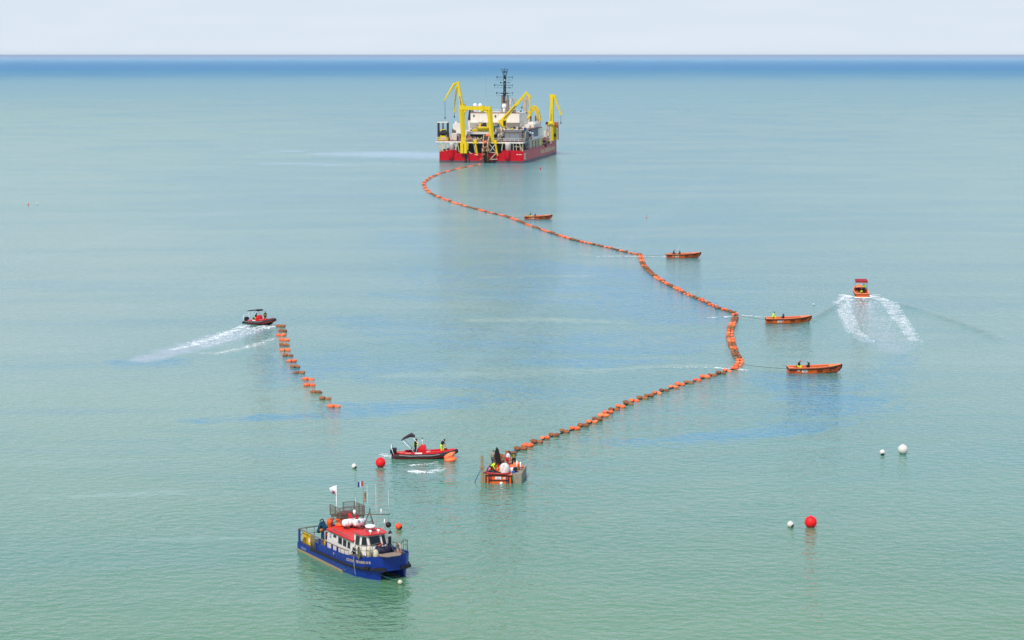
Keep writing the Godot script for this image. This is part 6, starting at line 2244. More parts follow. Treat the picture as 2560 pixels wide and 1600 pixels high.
	obj("grey_house", gb, mat("house_slate", Color(0.36, 0.40, 0.46), 0.6, 4), o)
	var gt := S()
	bx(gt, 12.0, 15.4, 12.0, 12.3, 21.0, 52.0)
	obj("pipe_rack", gt, mat("rack_brown", Color(0.46, 0.30, 0.24), 0.7, 4), o)
	for q in [[15.6, 11.0, 20.5], [15.6, 10.5, 26.2], [15.6, 9.3, 26.4], [15.5, 11.6, 14.8]]:
		var lr := S(true)
		tube(lr, [v(q[0], q[1], q[2] - 0.9), v(q[0], q[1], q[2] + 0.9)], 0.5, 10)
		obj("life_raft_canister", lr, mat("ship_radome", Color.WHITE), o)
	# bow gear on the starboard side
	var bg := S()
	bx(bg, 12.0, 15.4, 5.4, 7.6, 82.0, 88.0)
	bx(bg, 11.0, 14.0, 7.6, 9.4, 84.0, 89.0)
	obj("bow_house", bg, white, o)
	var bb := S()
	bx(bb, 13.6, 15.5, 5.4, 7.8, 76.0, 80.0)
	obj("blue_locker", bb, mat("locker_blue", Color(0.10, 0.26, 0.42), 0.6, 0), o)
	for q in [[9.3, 60.0, 11.0, 16.6], [11.3, 60.0, 11.0, 16.6], [12.9, 58.0, 11.0, 15.0], [17.0, 70.0, 7.0, 17.0]]:
		var pp := S(true)
		tube(pp, [v(q[0], q[2], q[1]), v(q[0], q[3], q[1])], 0.3, 8)
		obj("brown_pole", pp, mat("pole_brown", Color(0.40, 0.22, 0.18), 0.7, 1), o)
	var wt2 := S()
	bx(wt2, 4.7, 5.8, 9.0, 23.2, 69.4, 70.6)
	bx(wt2, 3.2, 7.2, 22.6, 23.9, 69.3, 70.7)
	obj("white_tower", wt2, mat("tower_cream", Color(0.78, 0.68, 0.56), 0.6, 4), o)
	build_ship_gear(yellow, cream, dark, white)

func ship_crane(label: String, col: Array, joints: Array, widths: Array, hook: Array, m: Material, cabin := false):
	var o := ship_part("crane", label, "crane", Vector3.ZERO)
	var st := S()
	lathe(st, v(col[0], col[1], col[2]), [[col[4], 0.0], [col[4], (col[3] - col[1]) * 0.9], [col[4] * 1.25, (col[3] - col[1])]], 10)
	bx(st, col[0] - col[4] * 1.2, col[0] + col[4] * 1.2, col[3], col[3] + 1.3, col[2] - 1.4, col[2] + 1.4)
	obj("pedestal", st, m, o)
	if cabin:
		var c := S()
		bx(c, col[0] - 0.4, col[0] + 1.9, col[3] - 1.5, col[3] + 1.6, col[2] - 2.0, col[2] - 1.0)
		obj("cab", c, m, o)
		var w := S()
		bx(w, col[0] + 0.75, col[0] + 1.8, col[3] - 0.9, col[3] + 1.1, col[2] - 2.1, col[2] - 1.98)
		obj("cab_window", w, mat("ship_dark", Color.BLACK), o)
	for i in joints.size() - 1:
		var b := S()
		var a: Array = joints[i]
		var e: Array = joints[i + 1]
		var wd: Array = widths[i]
		bar(b, v(a[0], a[1], a[2]), v(e[0], e[1], e[2]), wd[0], wd[0] * 0.8, wd[1], wd[1] * 0.8)
		bx(b, e[0] - wd[1] * 0.6, e[0] + wd[1] * 0.6, e[1] - wd[1] * 0.6, e[1] + wd[1] * 0.6, e[2] - 0.4, e[2] + 0.4)
		obj(["boom", "knuckle", "jib"][mini(i, 2)], b, m, o)
	var j: Array = joints[0]
	var k: Array = joints[1]
	var cy := S(true)
	tube(cy, [v(j[0], j[1] - 0.2, j[2] - 0.9), v(lerpf(j[0], k[0], 0.55), lerpf(j[1], k[1], 0.55) - 0.3, j[2] - 0.7)], 0.22, 6)
	obj("luffing_ram", cy, mat("ram_grey", Color(0.45, 0.42, 0.30), 0.4, 0, 0.4), o)
	var w := S(true)
	var l: Array = joints[-1]
	tube(w, [v(l[0], l[1], l[2]), v(l[0] + 0.05, hook[0], l[2])], 0.07, 4)
	obj("wire", w, mat("wire_dark", Color(0.12, 0.1, 0.1), 0.6, 0), o)
	var bs := S(true)
	tube(bs, [v(j[0], j[1] + 1.0, j[2] + 0.8), v(lerpf(j[0], k[0], 0.5), lerpf(j[1], k[1], 0.5) + 0.9, j[2] + 0.4), v(k[0], k[1] + 0.5, k[2]), v(l[0], l[1] + 0.4, l[2])], 0.06, 4)
	obj("hoist_wire", bs, mat("wire_dark", Color.BLACK), o)
	var h := S(true)
	ball(h, v(l[0] + 0.05, hook[0], l[2]), Vector3(0.25, 0.5, 0.25), 8, 6)
	obj("hook", h, mat("wire_dark", Color.BLACK), o)

func build_ship_gear(yellow: Material, cream: Material, dark: Material, white: Material):
	# stern gantry
	var o := ship_part("stern_gantry", "yellow A-frame gantry standing over the cable ship's stern", "gantry", Vector3.ZERO)
	var st := S()
	bx(st, -8.9, 3.5, 20.4, 21.75, 1.2, 2.8)
	prism(st, [Vector2(-7.2, 20.4), Vector2(-5.6, 20.4), Vector2(-7.2, 18.9)], v(0, 0, 2), Vector3.RIGHT, Vector3.UP, 1.3)
	prism(st, [Vector2(2.2, 20.4), Vector2(0.6, 20.4), Vector2(2.2, 18.9)], v(0, 0, 2), Vector3.RIGHT, Vector3.UP, 1.3)
	obj("crossbeam", st, yellow, o)
	st = S()
	bx(st, -0.5, 0.7, 19.9, 22.1, 1.0, 3.0)
	bx(st, -0.3, 0.5, 19.2, 19.9, 1.5, 2.5)
	obj("block", st, yellow, o)
	for q in [[-8.2, 20.6, -7.2, 9.6, 1.4], [2.9, 20.6, 4.2, 8.2, 1.3]]:
		st = S()
		bar(st, v(q[0], q[1], 2.0), v(q[2], q[3], 1.0), q[4] * 1.15, q[4] * 1.2, q[4] * 0.8, q[4])
		obj("leg", st, yellow, o)
	st = S()
	prism(st, [Vector2(-7.6, 9.8), Vector2(-6.9, 10.2), Vector2(-6.3, 9.7), Vector2(-5.5, 7.6), Vector2(-5.4, 3.7), Vector2(-8.0, 3.7), Vector2(-8.1, 7.6), Vector2(-7.7, 8.6)], v(0, 0, -0.9), Vector3.RIGHT, Vector3.UP, 0.9)
	bx(st, -5.35, -5.0, 5.0, 7.8, -0.9, 0.2)
	obj("foot", st, yellow, o)
	st = S()
	bx(st, -6.85, -6.6, 3.8, 7.4, -1.45, -1.36)
	obj("foot_recess", st, mat("rust_yellow", Color(0.66, 0.38, 0.05), 0.7, 2), o)
	# the ROV frame on the port quarter
	o = ship_part("launch_frame", "dark launch frame with yellow base on the ship's port quarter, holding a machine", "launch frame", Vector3.ZERO)
	st = S()
	for x in [-18.2, -14.5]:
		bar(st, v(x, 8.4, 6), v(x + 0.05, 15.4, 6), 0.55, 0.8)
		bar(st, v(x, 8.4, 8.4), v(x + 0.05, 15.4, 6.4), 0.35)
	bar(st, v(-18.2, 11.7, 6), v(-18.2, 11.7, 8), 0.4)
	obj("frame_leg", st, mat("frame_brown", Color(0.16, 0.11, 0.11), 0.7, 2), o)
	st = S()
	bx(st, -18.5, -14.2, 15.2, 15.6, 5.5, 6.6)
	obj("top_beam", st, white, o)
	st = S()
	rail(st, [v(-18.3, 8.4, 5.2), v(-14.2, 8.4, 5.2)], 1.2, 0.1, 0.6, 2)
	rail(st, [v(-18.3, 8.4, 5.2), v(-18.3, 8.4, 9.2)], 1.2, 0.1, 0.6, 2)
	bx(st, -18.3, -14.2, 8.36, 8.8, 5.2, 9.0)
	obj("yellow_base", st, yellow, o)
	o = ship_part("underwater_vehicle", "yellow and black underwater machine hanging in the dark launch frame", "machine", Vector3.ZERO)
	st = S()
	bx(st, -17.4, -15.2, 9.7, 10.2, 5.3, 7.0)
	bx(st, -17.0, -15.4, 12.4, 12.7, 5.4, 6.8)
	bx(st, -17.3, -16.9, 10.2, 12.4, 5.3, 5.7)
	obj("yellow_body", st, yellow, o)
	st = S()
	bx(st, -17.2, -15.3, 10.2, 12.4, 5.7, 6.8)
	tube(st, [v(-17.6, 11.2, 5.6), v(-15.0, 11.2, 5.6)], 0.8, 10)
	obj("machinery", st, dark, o)
	st = S()
	bar(st, v(-16.4, 12.7, 6), v(-16.4, 15.2, 6), 0.9, 0.7, 0.5, 0.5)
	obj("hoist", st, mat("hoist_grey", Color(0.33, 0.33, 0.36), 0.6, 0), o)
	# containers
	o = ship_part("deck_container", "white container on the ship's port deck beside the launch frame", "container", Vector3.ZERO)
	st = S()
	bx(st, -13.8, -11.2, 8.36, 11.0, 7.0, 13.0)
	obj("box", st, white, o)
	st = S()
	for x in [-13.2, -12.5, -11.8]:
		bx(st, x - 0.06, x + 0.06, 8.5, 10.9, 6.9, 7.0)
	bx(st, -13.2, -12.4, 8.4, 8.9, 6.85, 6.95)
	obj("door_bar", st, mat("ram_pale", Color(0.72, 0.68, 0.66), 0.6, 0), o)
	st = S(true)
	for k in 3:
		tube(st, [v(-14.2 + k * 0.55, 9.5, 14), v(-14.2 + k * 0.55, 12.6 - 0.3 * k, 14)], 0.3, 8)
	var Ts := Transform3D(Basis(Vector3.UP, deg_to_rad(-SHIP_HEAD)), SHIP_AT)
	tagged("gas_cylinders", st, mat("cylinder_brown", Color(0.40, 0.34, 0.28), 0.7, 4), Ts, "row of brown cylinders standing behind the ship's white container", "cylinders")
	# cranes
	ship_crane("tall yellow crane on the port side with its arm folded over the stern", [-10.9, 8.3, 18.0, 20.4, 0.85], [[-11.0, 19.5, 18.0], [-12.75, 30.6, 18.0], [-14.3, 30.1, 17.6], [-17.5, 24.0, 15.0]], [[1.9, 0.9], [0.8, 0.8], [0.9, 0.5]], [16.8], yellow)
	ship_crane("thin yellow crane arm hanging beside the tall port crane", [-11.6, 8.3, 22.0, 21.0, 0.5], [[-11.8, 20.0, 22.0], [-13.6, 29.2, 21.0], [-14.0, 28.8, 20.4], [-14.8, 19.2, 20.0]], [[0.7, 0.6], [0.6, 0.6], [0.75, 0.5]], [17.2], yellow)
	ship_crane("yellow crane amidships with its boom raised to starboard", [3.9, 11.7, 24.0, 14.6, 1.1], [[4.2, 15.9, 24.0], [13.6, 26.6, 24.0], [14.9, 25.2, 24.0], [15.1, 17.7, 24.0]], [[1.9, 0.9], [0.8, 0.9], [0.75, 0.6]], [16.9], yellow, true)
	ship_crane("yellow crane forward on the starboard side, its arm bent down outboard", [17.0, 6.0, 66.0, 12.6, 1.0], [[16.9, 13.0, 66.0], [17.2, 24.4, 66.0], [18.2, 24.6, 66.0], [20.9, 17.2, 66.0]], [[2.0, 1.5], [0.9, 0.9], [1.1, 0.7]], [13.4], yellow)
	o = ship_part("lattice_tower", "cream lattice tower under the forward starboard crane", "tower", Vector3.ZERO)
	st = S()
	lattice(st, v(15.9, 4.8, 66), v(15.9, 12.6, 66), 2.0, 0.2, 6)
	bar(st, v(15.1, 4.8, 65), v(15.1, 12.6, 65), 0.4)
	bar(st, v(16.8, 4.8, 65), v(16.8, 12.6, 65), 0.4)
	obj("truss", st, cream, o)
	o = ship_part("deck_winch", "yellow machinery beside the forward starboard crane", "winch", Vector3.ZERO)
	st = S()
	bx(st, 16.6, 18.4, 6.2, 10.4, 70.0, 73.0)
	bx(st, 16.9, 18.2, 10.4, 11.6, 70.4, 72.6)
	tube(st, [v(16.4, 13.3, 65.0), v(17.6, 13.3, 65.0)], 0.8, 10)
	obj("housing", st, yellow, o)
	st = S()
	tube(st, [v(16.4, 8.2, 69.8), v(18.3, 8.2, 69.8)], 0.7, 10)
	bx(st, 14.6, 15.6, 12.4, 13.8, 65.4, 66.4)
	obj("drum", st, mat("drum_dark", Color(0.14, 0.15, 0.10), 0.7, 1), o)
	o = ship_part("lifeboat", "orange enclosed lifeboat in its davit by the forward crane", "lifeboat", Vector3.ZERO)
	st = S(true)
	ball(st, v(17.6, 12.2, 74), Vector3(1.05, 1.5, 3.6), 14, 9)
	obj("shell", st, mat("lifeboat_orange", Color(1.0, 0.40, 0.18), 0.4, 1), o)
	st = S()
	bar(st, v(18.6, 6.2, 74), v(18.5, 13.6, 74), 0.3)
	bar(st, v(16.6, 10.2, 71.5), v(18.6, 10.2, 71.5), 0.3)
	obj("davit", st, mat("davit_orange", Color(0.72, 0.32, 0.16), 0.6, 1), o)
	# the cable highway: a yellow lattice arch over the turntable
	o = ship_part("cable_arch", "yellow lattice arch that carries the cable over amidships", "arch", Vector3.ZERO)
	var path := [v(4.6, 13.2, 56), v(6.3, 15.2, 60), v(7.8, 17.6, 62), v(8.9, 19.4, 62), v(9.7, 20.3, 62), v(10.6, 20.6, 62), v(11.5, 20.0, 62), v(12.2, 18.7, 62), v(12.7, 16.8, 62), v(12.95, 14.6, 62)]
	var inn := [v(6.6, 13.2, 56), v(7.9, 15.0, 60), v(8.8, 16.8, 62), v(9.4, 18.0, 62), v(9.9, 18.8, 62), v(10.5, 19.1, 62), v(11.0, 18.6, 62), v(11.4, 17.6, 62), v(11.7, 16.2, 62), v(11.9, 14.6, 62)]
	for k in path.size() - 1:
		st = S()
		for z in [-0.9, 0.9]:
			var zz := Vector3(0, 0, z)
			bar(st, path[k] + zz, path[k + 1] + zz, 0.34)
			bar(st, inn[k] + zz, inn[k + 1] + zz, 0.28)
			bar(st, path[k] + zz, inn[k] + zz, 0.22)
			bar(st, path[k] + zz, inn[k + 1] + zz, 0.18)
		bar(st, path[k] + Vector3(0, 0, -0.9), path[k] + Vector3(0, 0, 0.9), 0.22)
		bar(st, inn[k] + Vector3(0, 0, -0.9), inn[k] + Vector3(0, 0, 0.9), 0.22)
		obj("arch_section", st, yellow, o)
	st = S()
	bx(st, 11.5, 13.5, 14.1, 14.5, 60.8, 63.2)
	rail(st, [v(11.5, 14.5, 60.8), v(13.5, 14.5, 60.8)], 1.0, 0.08, 0.5, 2)
	bar(st, v(6.8, 12.0, 58), v(9.2, 19.0, 62), 0.3)
	bar(st, v(8.2, 12.0, 58), v(9.3, 19.0, 62), 0.3)
	obj("arch_platform", st, yellow, o)
	st = S(true)
	tube(st, [v(12.9, 14.6, 62), v(13.4, 11.0, 60), v(13.8, 8.0, 56)], 0.22, 6)
	obj("hanging_cable", st, dark, o)
	# signal balls on a halyard by the middle crane
	st = S(true)
	for q in [[9.0, 20.4], [8.6, 18.8], [11.0, 18.3]]:
		ball(st, v(q[0], q[1], 40), Vector3(0.33, 0.33, 0.33), 8, 6)
	tube(st, [v(8.2, 14.0, 40), v(8.6, 18.8, 40), v(9.0, 20.4, 40), v(9.4, 22.6, 40)], 0.04, 4)
	tagged("signal_balls", st, dark, Ts, "black signal balls on a line right of the middle crane's boom", "day shape")
	# the cable wheel hanging over the stern
	o = ship_part("stern_chute", "cream and ochre cable chute curving down over the ship's stern to the water", "chute", Vector3.ZERO)
	var arc := []
	for k in 13:
		var t := deg_to_rad(lerpf(-82, 74, k / 12.0))
		arc.append(Vector3(0, 5.0 + 5.4 * sin(t), 4.4 * cos(t) - 1.6))
	for x in [1.35, 3.05]:
		for e in 2:
			st = S()
			for k in (range(0, 6) if e == 0 else range(6, 12)):
				var a: Vector3 = arc[k] + Vector3(x + (0.15 if x < 2.0 else -0.15) * (6 - k) * 0.3, 0, 0)
				var b: Vector3 = arc[k + 1] + Vector3(x + (0.15 if x < 2.0 else -0.15) * (5 - k) * 0.3, 0, 0)
				bar(st, a, b, 0.35, 1.5)
			obj("side_plate", st, mat("chute_ochre", Color(0.55, 0.38, 0.06), 0.6, 4) if e == 0 else mat("chute_cream", Color(0.78, 0.62, 0.46), 0.6, 4), o)
	st = S()
	for k in 12:
		bar(st, arc[k] + Vector3(2.2, 0, -0.5), arc[k + 1] + Vector3(2.2, 0, -0.5), 1.5, 0.2)
	obj("trough", st, mat("trough_brown", Color(0.20, 0.14, 0.08), 0.7, 4), o)
	st = S()
	for q in [[[3.4, 4.2], [6.2, 4.0]], [[3.4, 1.2], [6.2, 4.0]], [[3.4, 4.0], [5.6, 7.4]], [[3.3, 1.4], [6.4, 1.5]], [[3.4, 7.4], [6.0, 4.2]]]:
		bar(st, v(q[0][0], q[0][1], -1.4), v(q[1][0], q[1][1], -0.3), 0.28)
	obj("stay", st, cream, o)
	for q in [[-2.3, -1.3, "left"], [5.6, 6.6, "right"]]:
		o = ship_part("stern_roller", "yellow bracket with a slanting leg on the stern, %s of the chute" % q[2], "bracket", Vector3.ZERO)
		st = S()
		bx(st, q[0] - 1.1, q[0] + 1.1, 7.5, 8.05, -0.7, 0.28)
		bx(st, q[0] - 0.5, q[0] + 0.5, 8.05, 9.0, -0.5, 0.2)
		obj("platform", st, yellow, o)
		st = S()
		bar(st, v(q[0] + 0.1, 7.5, -0.3), v(q[1], 2.9, -0.7), 0.5, 0.5, 0.4, 0.4)
		obj("leg", st, mat("ship_yellow", Color.YELLOW), o)
	# midship winch on the upper deck
	o = ship_part("spooling_winch", "yellow winch with a fat roller between the gantry's legs", "winch", Vector3.ZERO)
	st = S()
	bx(st, -5.7, 2.4, 11.75, 12.6, 10.0, 11.2)
	bar(st, v(-2.9, 12.4, 10.4), v(-2.2, 14.9, 10.4), 0.6)
	bar(st, v(1.0, 12.4, 10.4), v(0.4, 14.9, 10.4), 0.6)
	obj("frame", st, yellow, o)
	st = S(true)
	tube(st, [v(-3.3, 12.9, 9.8), v(0.9, 12.9, 9.8)], 0.7, 12)
	obj("roller", st, yellow, o)
	st = S()
	bx(st, -2.4, 0.2, 13.8, 14.5, 10.6, 11.4)
	bx(st, -1.3, -0.3, 14.2, 15.2, 10.8, 11.6)
	obj("motor", st, dark, o)
	for q in [[2.6, 12.4, 14.0, "teal machine right of the yellow spooling winch"], [5.8, 12.2, 12.0, "teal machine at the foot of the middle crane"]]:
		st = S()
		bx(st, q[0] - 0.8, q[0] + 0.9, 11.7, q[1] + 1.4, q[2], q[2] + 2.0)
		tube(st, [v(q[0] - 1.0, q[1] + 0.4, q[2] - 0.2), v(q[0] + 1.1, q[1] + 0.4, q[2] - 0.2)], 0.6, 10)
		tagged("teal_winch", st, mat("winch_teal", Color(0.06, 0.36, 0.38), 0.5, 1), Ts, q[3], "winch")
	# the big flat reel on the starboard quarter
	o = ship_part("cable_reel", "big grey cable reel standing on edge on the starboard quarter", "reel", Vector3.ZERO)
	st = S(true)
	tube(st, [v(15.6, 8.9, 8.5), v(16.3, 8.9, 8.5)], 3.1, 24)
	obj("coil", st, mat("reel_grey", Color(0.45, 0.41, 0.37), 0.8, 4), o)
	for x in [15.5, 16.45]:
		st = S(true)
		for k in 8:
			var t := PI * k / 8.0
			bar(st, v(x, 8.9 - 3.4 * sin(t), 8.5 - 3.4 * cos(t)), v(x, 8.9 + 3.4 * sin(t), 8.5 + 3.4 * cos(t)), 0.22)
		var pts := []
		for k in 25:
			pts.append(v(x, 8.9 + 3.4 * sin(TAU * k / 24.0), 8.5 + 3.4 * cos(TAU * k / 24.0)))
		tube(st, pts, 0.22, 6)
		obj("flange", st, mat("flange_grey", Color(0.56, 0.54, 0.51), 0.6, 4), o)
	st = S()
	bx(st, 15.3, 16.3, 12.2, 13.4, 8.0, 9.2)
	tagged("blue_hoist", st, mat("hoist_blue", Color(0.05, 0.22, 0.45), 0.5, 0), Ts, "blue hoist just above the big cable reel", "hoist")
	st = S(true)
	ball(st, v(16.3, 8.8, 20.0), Vector3(0.35, 0.45, 0.6), 8, 6)
	tagged("red_buoy", st, mat("buoy_red", Color.RED), Ts, "small red buoy hung beside the cable reel", "buoy")
	# floats coming down the chute
	var spots := [[2.3, 10.5, 1.2, "o", "orange float bag at the head of the stern chute"], [2.2, 8.0, -2.7, "o", "orange float bag on the upper curve of the stern chute"], [2.1, 5.9, -3.4, "b", "brown float bag halfway down the stern chute"], [1.6, 3.2, -3.4, "b", "brown float bag on the lower part of the stern chute"], [1.0, 1.5, -3.6, "b", "brown float bag hanging just above the water at the chute"]]
	for k in spots.size():
		var q: Array = spots[k]
		var f := ship_part("chute_float", q[4], "float", v(q[0], q[1], q[2]), 0.0)
		for e in 2:
			var b := MeshInstance3D.new()
			b.mesh = bag_meshes[q[3] + str(e)]
			b.position = Vector3(-0.3 + 0.5 * e, 0.2 * e, 0.1)
			b.scale = Vector3(1.2, 1.6, 1.4)
			b.rotation_degrees = Vector3(0, 10, [30, 70, 60, 40, 15][k])
			put("bag", b, f)
	# hands on deck
	for q in [[-1.6, 1.2, "person in hi-vis at the ship's stern rail, farthest left of the chute", 30], [-0.3, 2.2, "crew member in hi-vis just left of the ship's chute head", -20], [0.6, 3.0, "person in hi-vis beside the orange floats at the chute head", 60], [4.6, 1.4, "person in hi-vis at the ship's stern rail right of the chute", 200]]:
		var T := Transform3D(Basis(Vector3.UP, deg_to_rad(-SHIP_HEAD)), SHIP_AT)
		person(T * v(q[0], 8.17, q[1]), q[3], {"arms": "steer"}, {"top": HIVIZ, "legs": Color(0.85, 0.25, 0.1), "cap": Color(0.9, 0.85, 0.1)}, q[2])

# ------------------------------------------------------------------ ships near the horizon
func far_ship(called: String, px: float, py: float, length: float, height: float, hull: Color, label: String, kind := 0, heading := 90.0):
	var p := at(px, py)
	var o := thing(called, label, "ship", p, heading)
	var l := length
	var st := S()
	var rg := []
	for q in [[-0.5, 0.09, 0.22], [0.3, 0.09, 0.2], [0.42, 0.05, 0.25], [0.5, 0.005, 0.32]]:
		rg.append([v(-q[1] * l, height * q[2] * 1.4, q[0] * l), v(-q[1] * l * 0.8, -0.5, q[0] * l * 0.97), v(q[1] * l * 0.8, -0.5, q[0] * l * 0.97), v(q[1] * l, height * q[2] * 1.4, q[0] * l)])
	loft(st, rg)
	obj("hull", st, mat("far_hull " + str(hull), hull, 0.6, 0), o)
	var hs := S()
	var w := mat("ship_radome", Color(0.92, 0.91, 0.89), 0.4, 0)
	if kind == 1:
		for s in [1.0, -1.0]:
			tri(hs, v(0, height * 0.3, -0.4 * l), v(0.02 * s, height, 0), v(0, height * 0.3, 0))
			tri(hs, v(0, height * 0.3, 0.06 * l), v(0.02 * s, height * 0.9, 0.05 * l), v(0, height * 0.3, 0.45 * l))
		bar(hs, v(0, 0.5, 0.02 * l), v(0, height, 0.02 * l), 0.2)
		obj("sail", hs, w, o)
		return
	bx(hs, -0.06 * l, 0.06 * l, height * 0.25, height * 0.62, -0.42 * l, -0.08 * l if kind == 0 else -0.25 * l)
	bx(hs, -0.05 * l, 0.05 * l, height * 0.62, height * 0.8, -0.36 * l, -0.2 * l)
	if kind == 0:
		bx(hs, -0.055 * l, 0.055 * l, height * 0.28, height * 0.5, -0.1 * l, 0.28 * l)
	obj("house", hs, w, o)
	var ms := S()
	for d in ([-0.25] if kind == 0 else [-0.3, 0.0, 0.22, 0.38]):
		bar(ms, v(0, height * 0.3, d * l), v(0, height, d * l), 0.02 * l)
	obj("mast", ms, w, o)

func build_far_ships():
	far_ship("fishing_vessel", 1496.4, 153.6, 24.0, 9.0, Color(0.10, 0.11, 0.20), "dark-hulled vessel with white house on the horizon right of the mast", 0, 268)
	far_ship("motor_vessel", 1635.5, 143.6, 28.0, 11.0, Color(0.85, 0.84, 0.84), "small white vessel far off, second right of the dark-hulled one", 0, 92)
	far_ship("cargo_ship", 1378, 140.6, 62.0, 26.0, Color(0.78, 0.45, 0.42), "pale red ship with white masts lying just on the horizon line", 2, 88)
	far_ship("sailing_boat", 427, 144.0, 14.0, 17.0, Color(0.8, 0.45, 0.3), "tiny white sailing boat near the horizon at the left", 1, 75)
	far_ship("motor_vessel", 290, 142.4, 34.0, 10.0, Color(0.45, 0.50, 0.58), "tiny grey vessel on the horizon at the far left", 0, 91)
	far_ship("sailing_boat", 1707, 141.2, 14.0, 18.0, Color(0.85, 0.82, 0.8), "tiny pale sail farthest right on the horizon", 1, 60)

# ------------------------------------------------------------------ wakes, washes and streaks on the water
func P(px: float, py: float) -> Vector2:
	var p := at(px, py)
	return Vector2(p.x, p.z)

func paint_sea():
	var milk := Color(0.40, 0.47, 0.46)
	var wash := Color(0.27, 0.40, 0.47)
	var blue := Color(0.006, 0.215, 0.30)  # sky reflection of the slicks, painted as vertex colour
	var sand := Color(0.20, 0.34, 0.25)
	var green := Color(0.06, 0.17, 0.11)
	# thruster wash to the left of the ship
	streak([P(1150, 389), P(960, 385), P(850, 384), P(790, 386)], [44, 36, 18, 7], wash, 1.1, 0.3)
	streak([P(670, 380), P(735, 378)], [9, 7], wash, 0.8, 0.2)
	streak([P(620, 408), P(720, 409), P(820, 411), P(960, 409), P(1090, 410)], [4, 7, 9, 6, 5], wash, 0.75, 0.4)
	# broad patches of reflected sky painted blue between the two strings of floats, and off the tow boats
	streak([P(1150, 690), P(1350, 690), P(1560, 720), P(1700, 800)], [20, 36, 30, 12], blue, 0.55, 1.3)
	streak([P(900, 800), P(1200, 850), P(1500, 860), P(1740, 850)], [8, 16, 22, 12], blue, 0.42, 1.5)
	streak([P(760, 900), P(1000, 930), P(1350, 990)], [8, 12, 8], blue, 0.4, 1.5)
	streak([P(1950, 940), P(2080, 985), P(2140, 1010), P(1960, 1075), P(1700, 1105), P(1500, 1100)], [6, 10, 9, 5, 4, 3], blue, 0.6, 1.4)
	streak([P(2190, 850), P(2260, 880), P(2200, 960), P(2080, 1030)], [3, 4, 5, 5], blue, 0.35, 1.4)
	streak([P(500, 1050), P(800, 1030), P(1150, 1005)], [3, 7, 6], blue, 0.5, 1.5)
	# smooth slicks, the sky they mirror painted on in blue
	for q in [[1330, 655, 1640, 700, 15, 0.8], [1480, 720, 1780, 765, 14, 0.8], [1180, 730, 1500, 762, 9, 0.6], [1250, 860, 1700, 880, 10, 0.6], [1330, 905, 1640, 900, 7, 0.75], [650, 1045, 1100, 1012, 6, 0.7], [960, 1010, 1280, 1000, 5, 0.6], [1950, 960, 2190, 1020, 9, 0.6], [1560, 1110, 2050, 1070, 5, 0.7], [700, 960, 880, 880, 9, 0.5], [310, 905, 440, 900, 7, 0.7], [1340, 545, 1260, 600, 8, 0.3], [1000, 585, 1150, 640, 22, 0.35], [940, 735, 1240, 752, 6, 0.55]]:
		streak([P(q[0], q[1]), P((q[0] + q[2]) / 2.0, (q[1] + q[3]) / 2.0 + 4), P(q[2], q[3])], [q[4] * 0.5, q[4], q[4] * 0.4], blue, q[5], 0.8)
	# sandy and foamy drift lines
	for q in [[1170, 800, 1560, 806, 5, 0.7], [980, 940, 1480, 930, 7, 0.5], [1500, 925, 1830, 912, 2.0, 0.8], [1300, 641, 1590, 640, 3.0, 0.5], [1180, 695, 1480, 690, 3, 0.5], [100, 1245, 680, 1228, 1.6, 0.6], [300, 1352, 640, 1346, 1.0, 0.5], [30, 1160, 340, 1152, 1.8, 0.5], [60, 640, 420, 660, 8, 0.5], [180, 560, 620, 585, 9, 0.4]]:
		streak([P(q[0], q[1]), P((q[0] + q[2]) / 2.0, (q[1] + q[3]) / 2.0 - 3), P(q[2], q[3])], [q[4] * 0.4, q[4], q[4] * 0.5], sand, q[5], 1.0)
	# propeller streams between the tow boats and the string
	streak([P(1672, 641), P(1604, 640)], [2.2, 1.6], Color(0.166, 0.299, 0.224), 0.8, 0.8)
	streak([P(1320, 541), P(1240, 540)], [1.6, 1.2], Color(0.141, 0.282, 0.216), 0.6, 0.8)
	streak([P(1920, 792), P(1842, 791)], [2.4, 1.8], Color(0.166, 0.299, 0.224), 0.9, 0.9)
	streak([P(1972, 924), P(1854, 926)], [2.2, 1.6], Color(0.141, 0.299, 0.207), 0.9, 0.9)
	# the moving boat's wake and the waves spreading from it
	streak([Vector2(60.4, -357.0), Vector2(57.7, -339.2), Vector2(55.7, -318.9), Vector2(55.1, -303.7), Vector2(54.1, -290.5)], [2.4, 4.0, 4.6, 4.8, 3.0], Color(0.274, 0.365, 0.365), 0.55, 0.9)
	streak([Vector2(58.2, -359.1), Vector2(55.8, -351.4), Vector2(53.8, -332.1), Vector2(51.7, -312.8), Vector2(52.7, -306.7)], [1.6, 1.6, 1.6, 1.3, 0.8], milk, 0.9, 1.2, 0.06)
	streak([Vector2(62.6, -360.1), Vector2(63.8, -348.4), Vector2(61.8, -331.1), Vector2(60.9, -319.9), Vector2(58.9, -302.7)], [1.5, 1.7, 1.5, 1.2, 0.8], milk, 0.9, 1.2, 0.06)
	for k in 4:
		streak([Vector2(56.4 - k * 0.6, -352.0 + k * 2.4), Vector2(49.5 - k, -332.0 + k * 3.2), Vector2(36.4, -301.2 + k * 4.0)], [0.8, 1.1, 1.6], green, 0.34 - 0.05 * k, 1.2, 0.12 - 0.02 * k)
		streak([Vector2(64.2 + k * 0.6, -352.0 + k * 2.4), Vector2(67.0 + k, -336.0 + k * 3.0), Vector2(71.5, -312.0 + k * 4.0)], [0.8, 1.1, 1.8], green, 0.26 - 0.04 * k, 1.3, 0.10 - 0.02 * k)
	# the far inflatable's wake
	streak([P(672, 818), P(600, 832), P(520, 856), P(440, 878), P(360, 900)], [2.2, 4.2, 4.6, 4.2, 3.0], Color(0.299, 0.382, 0.415), 0.95, 0.7)
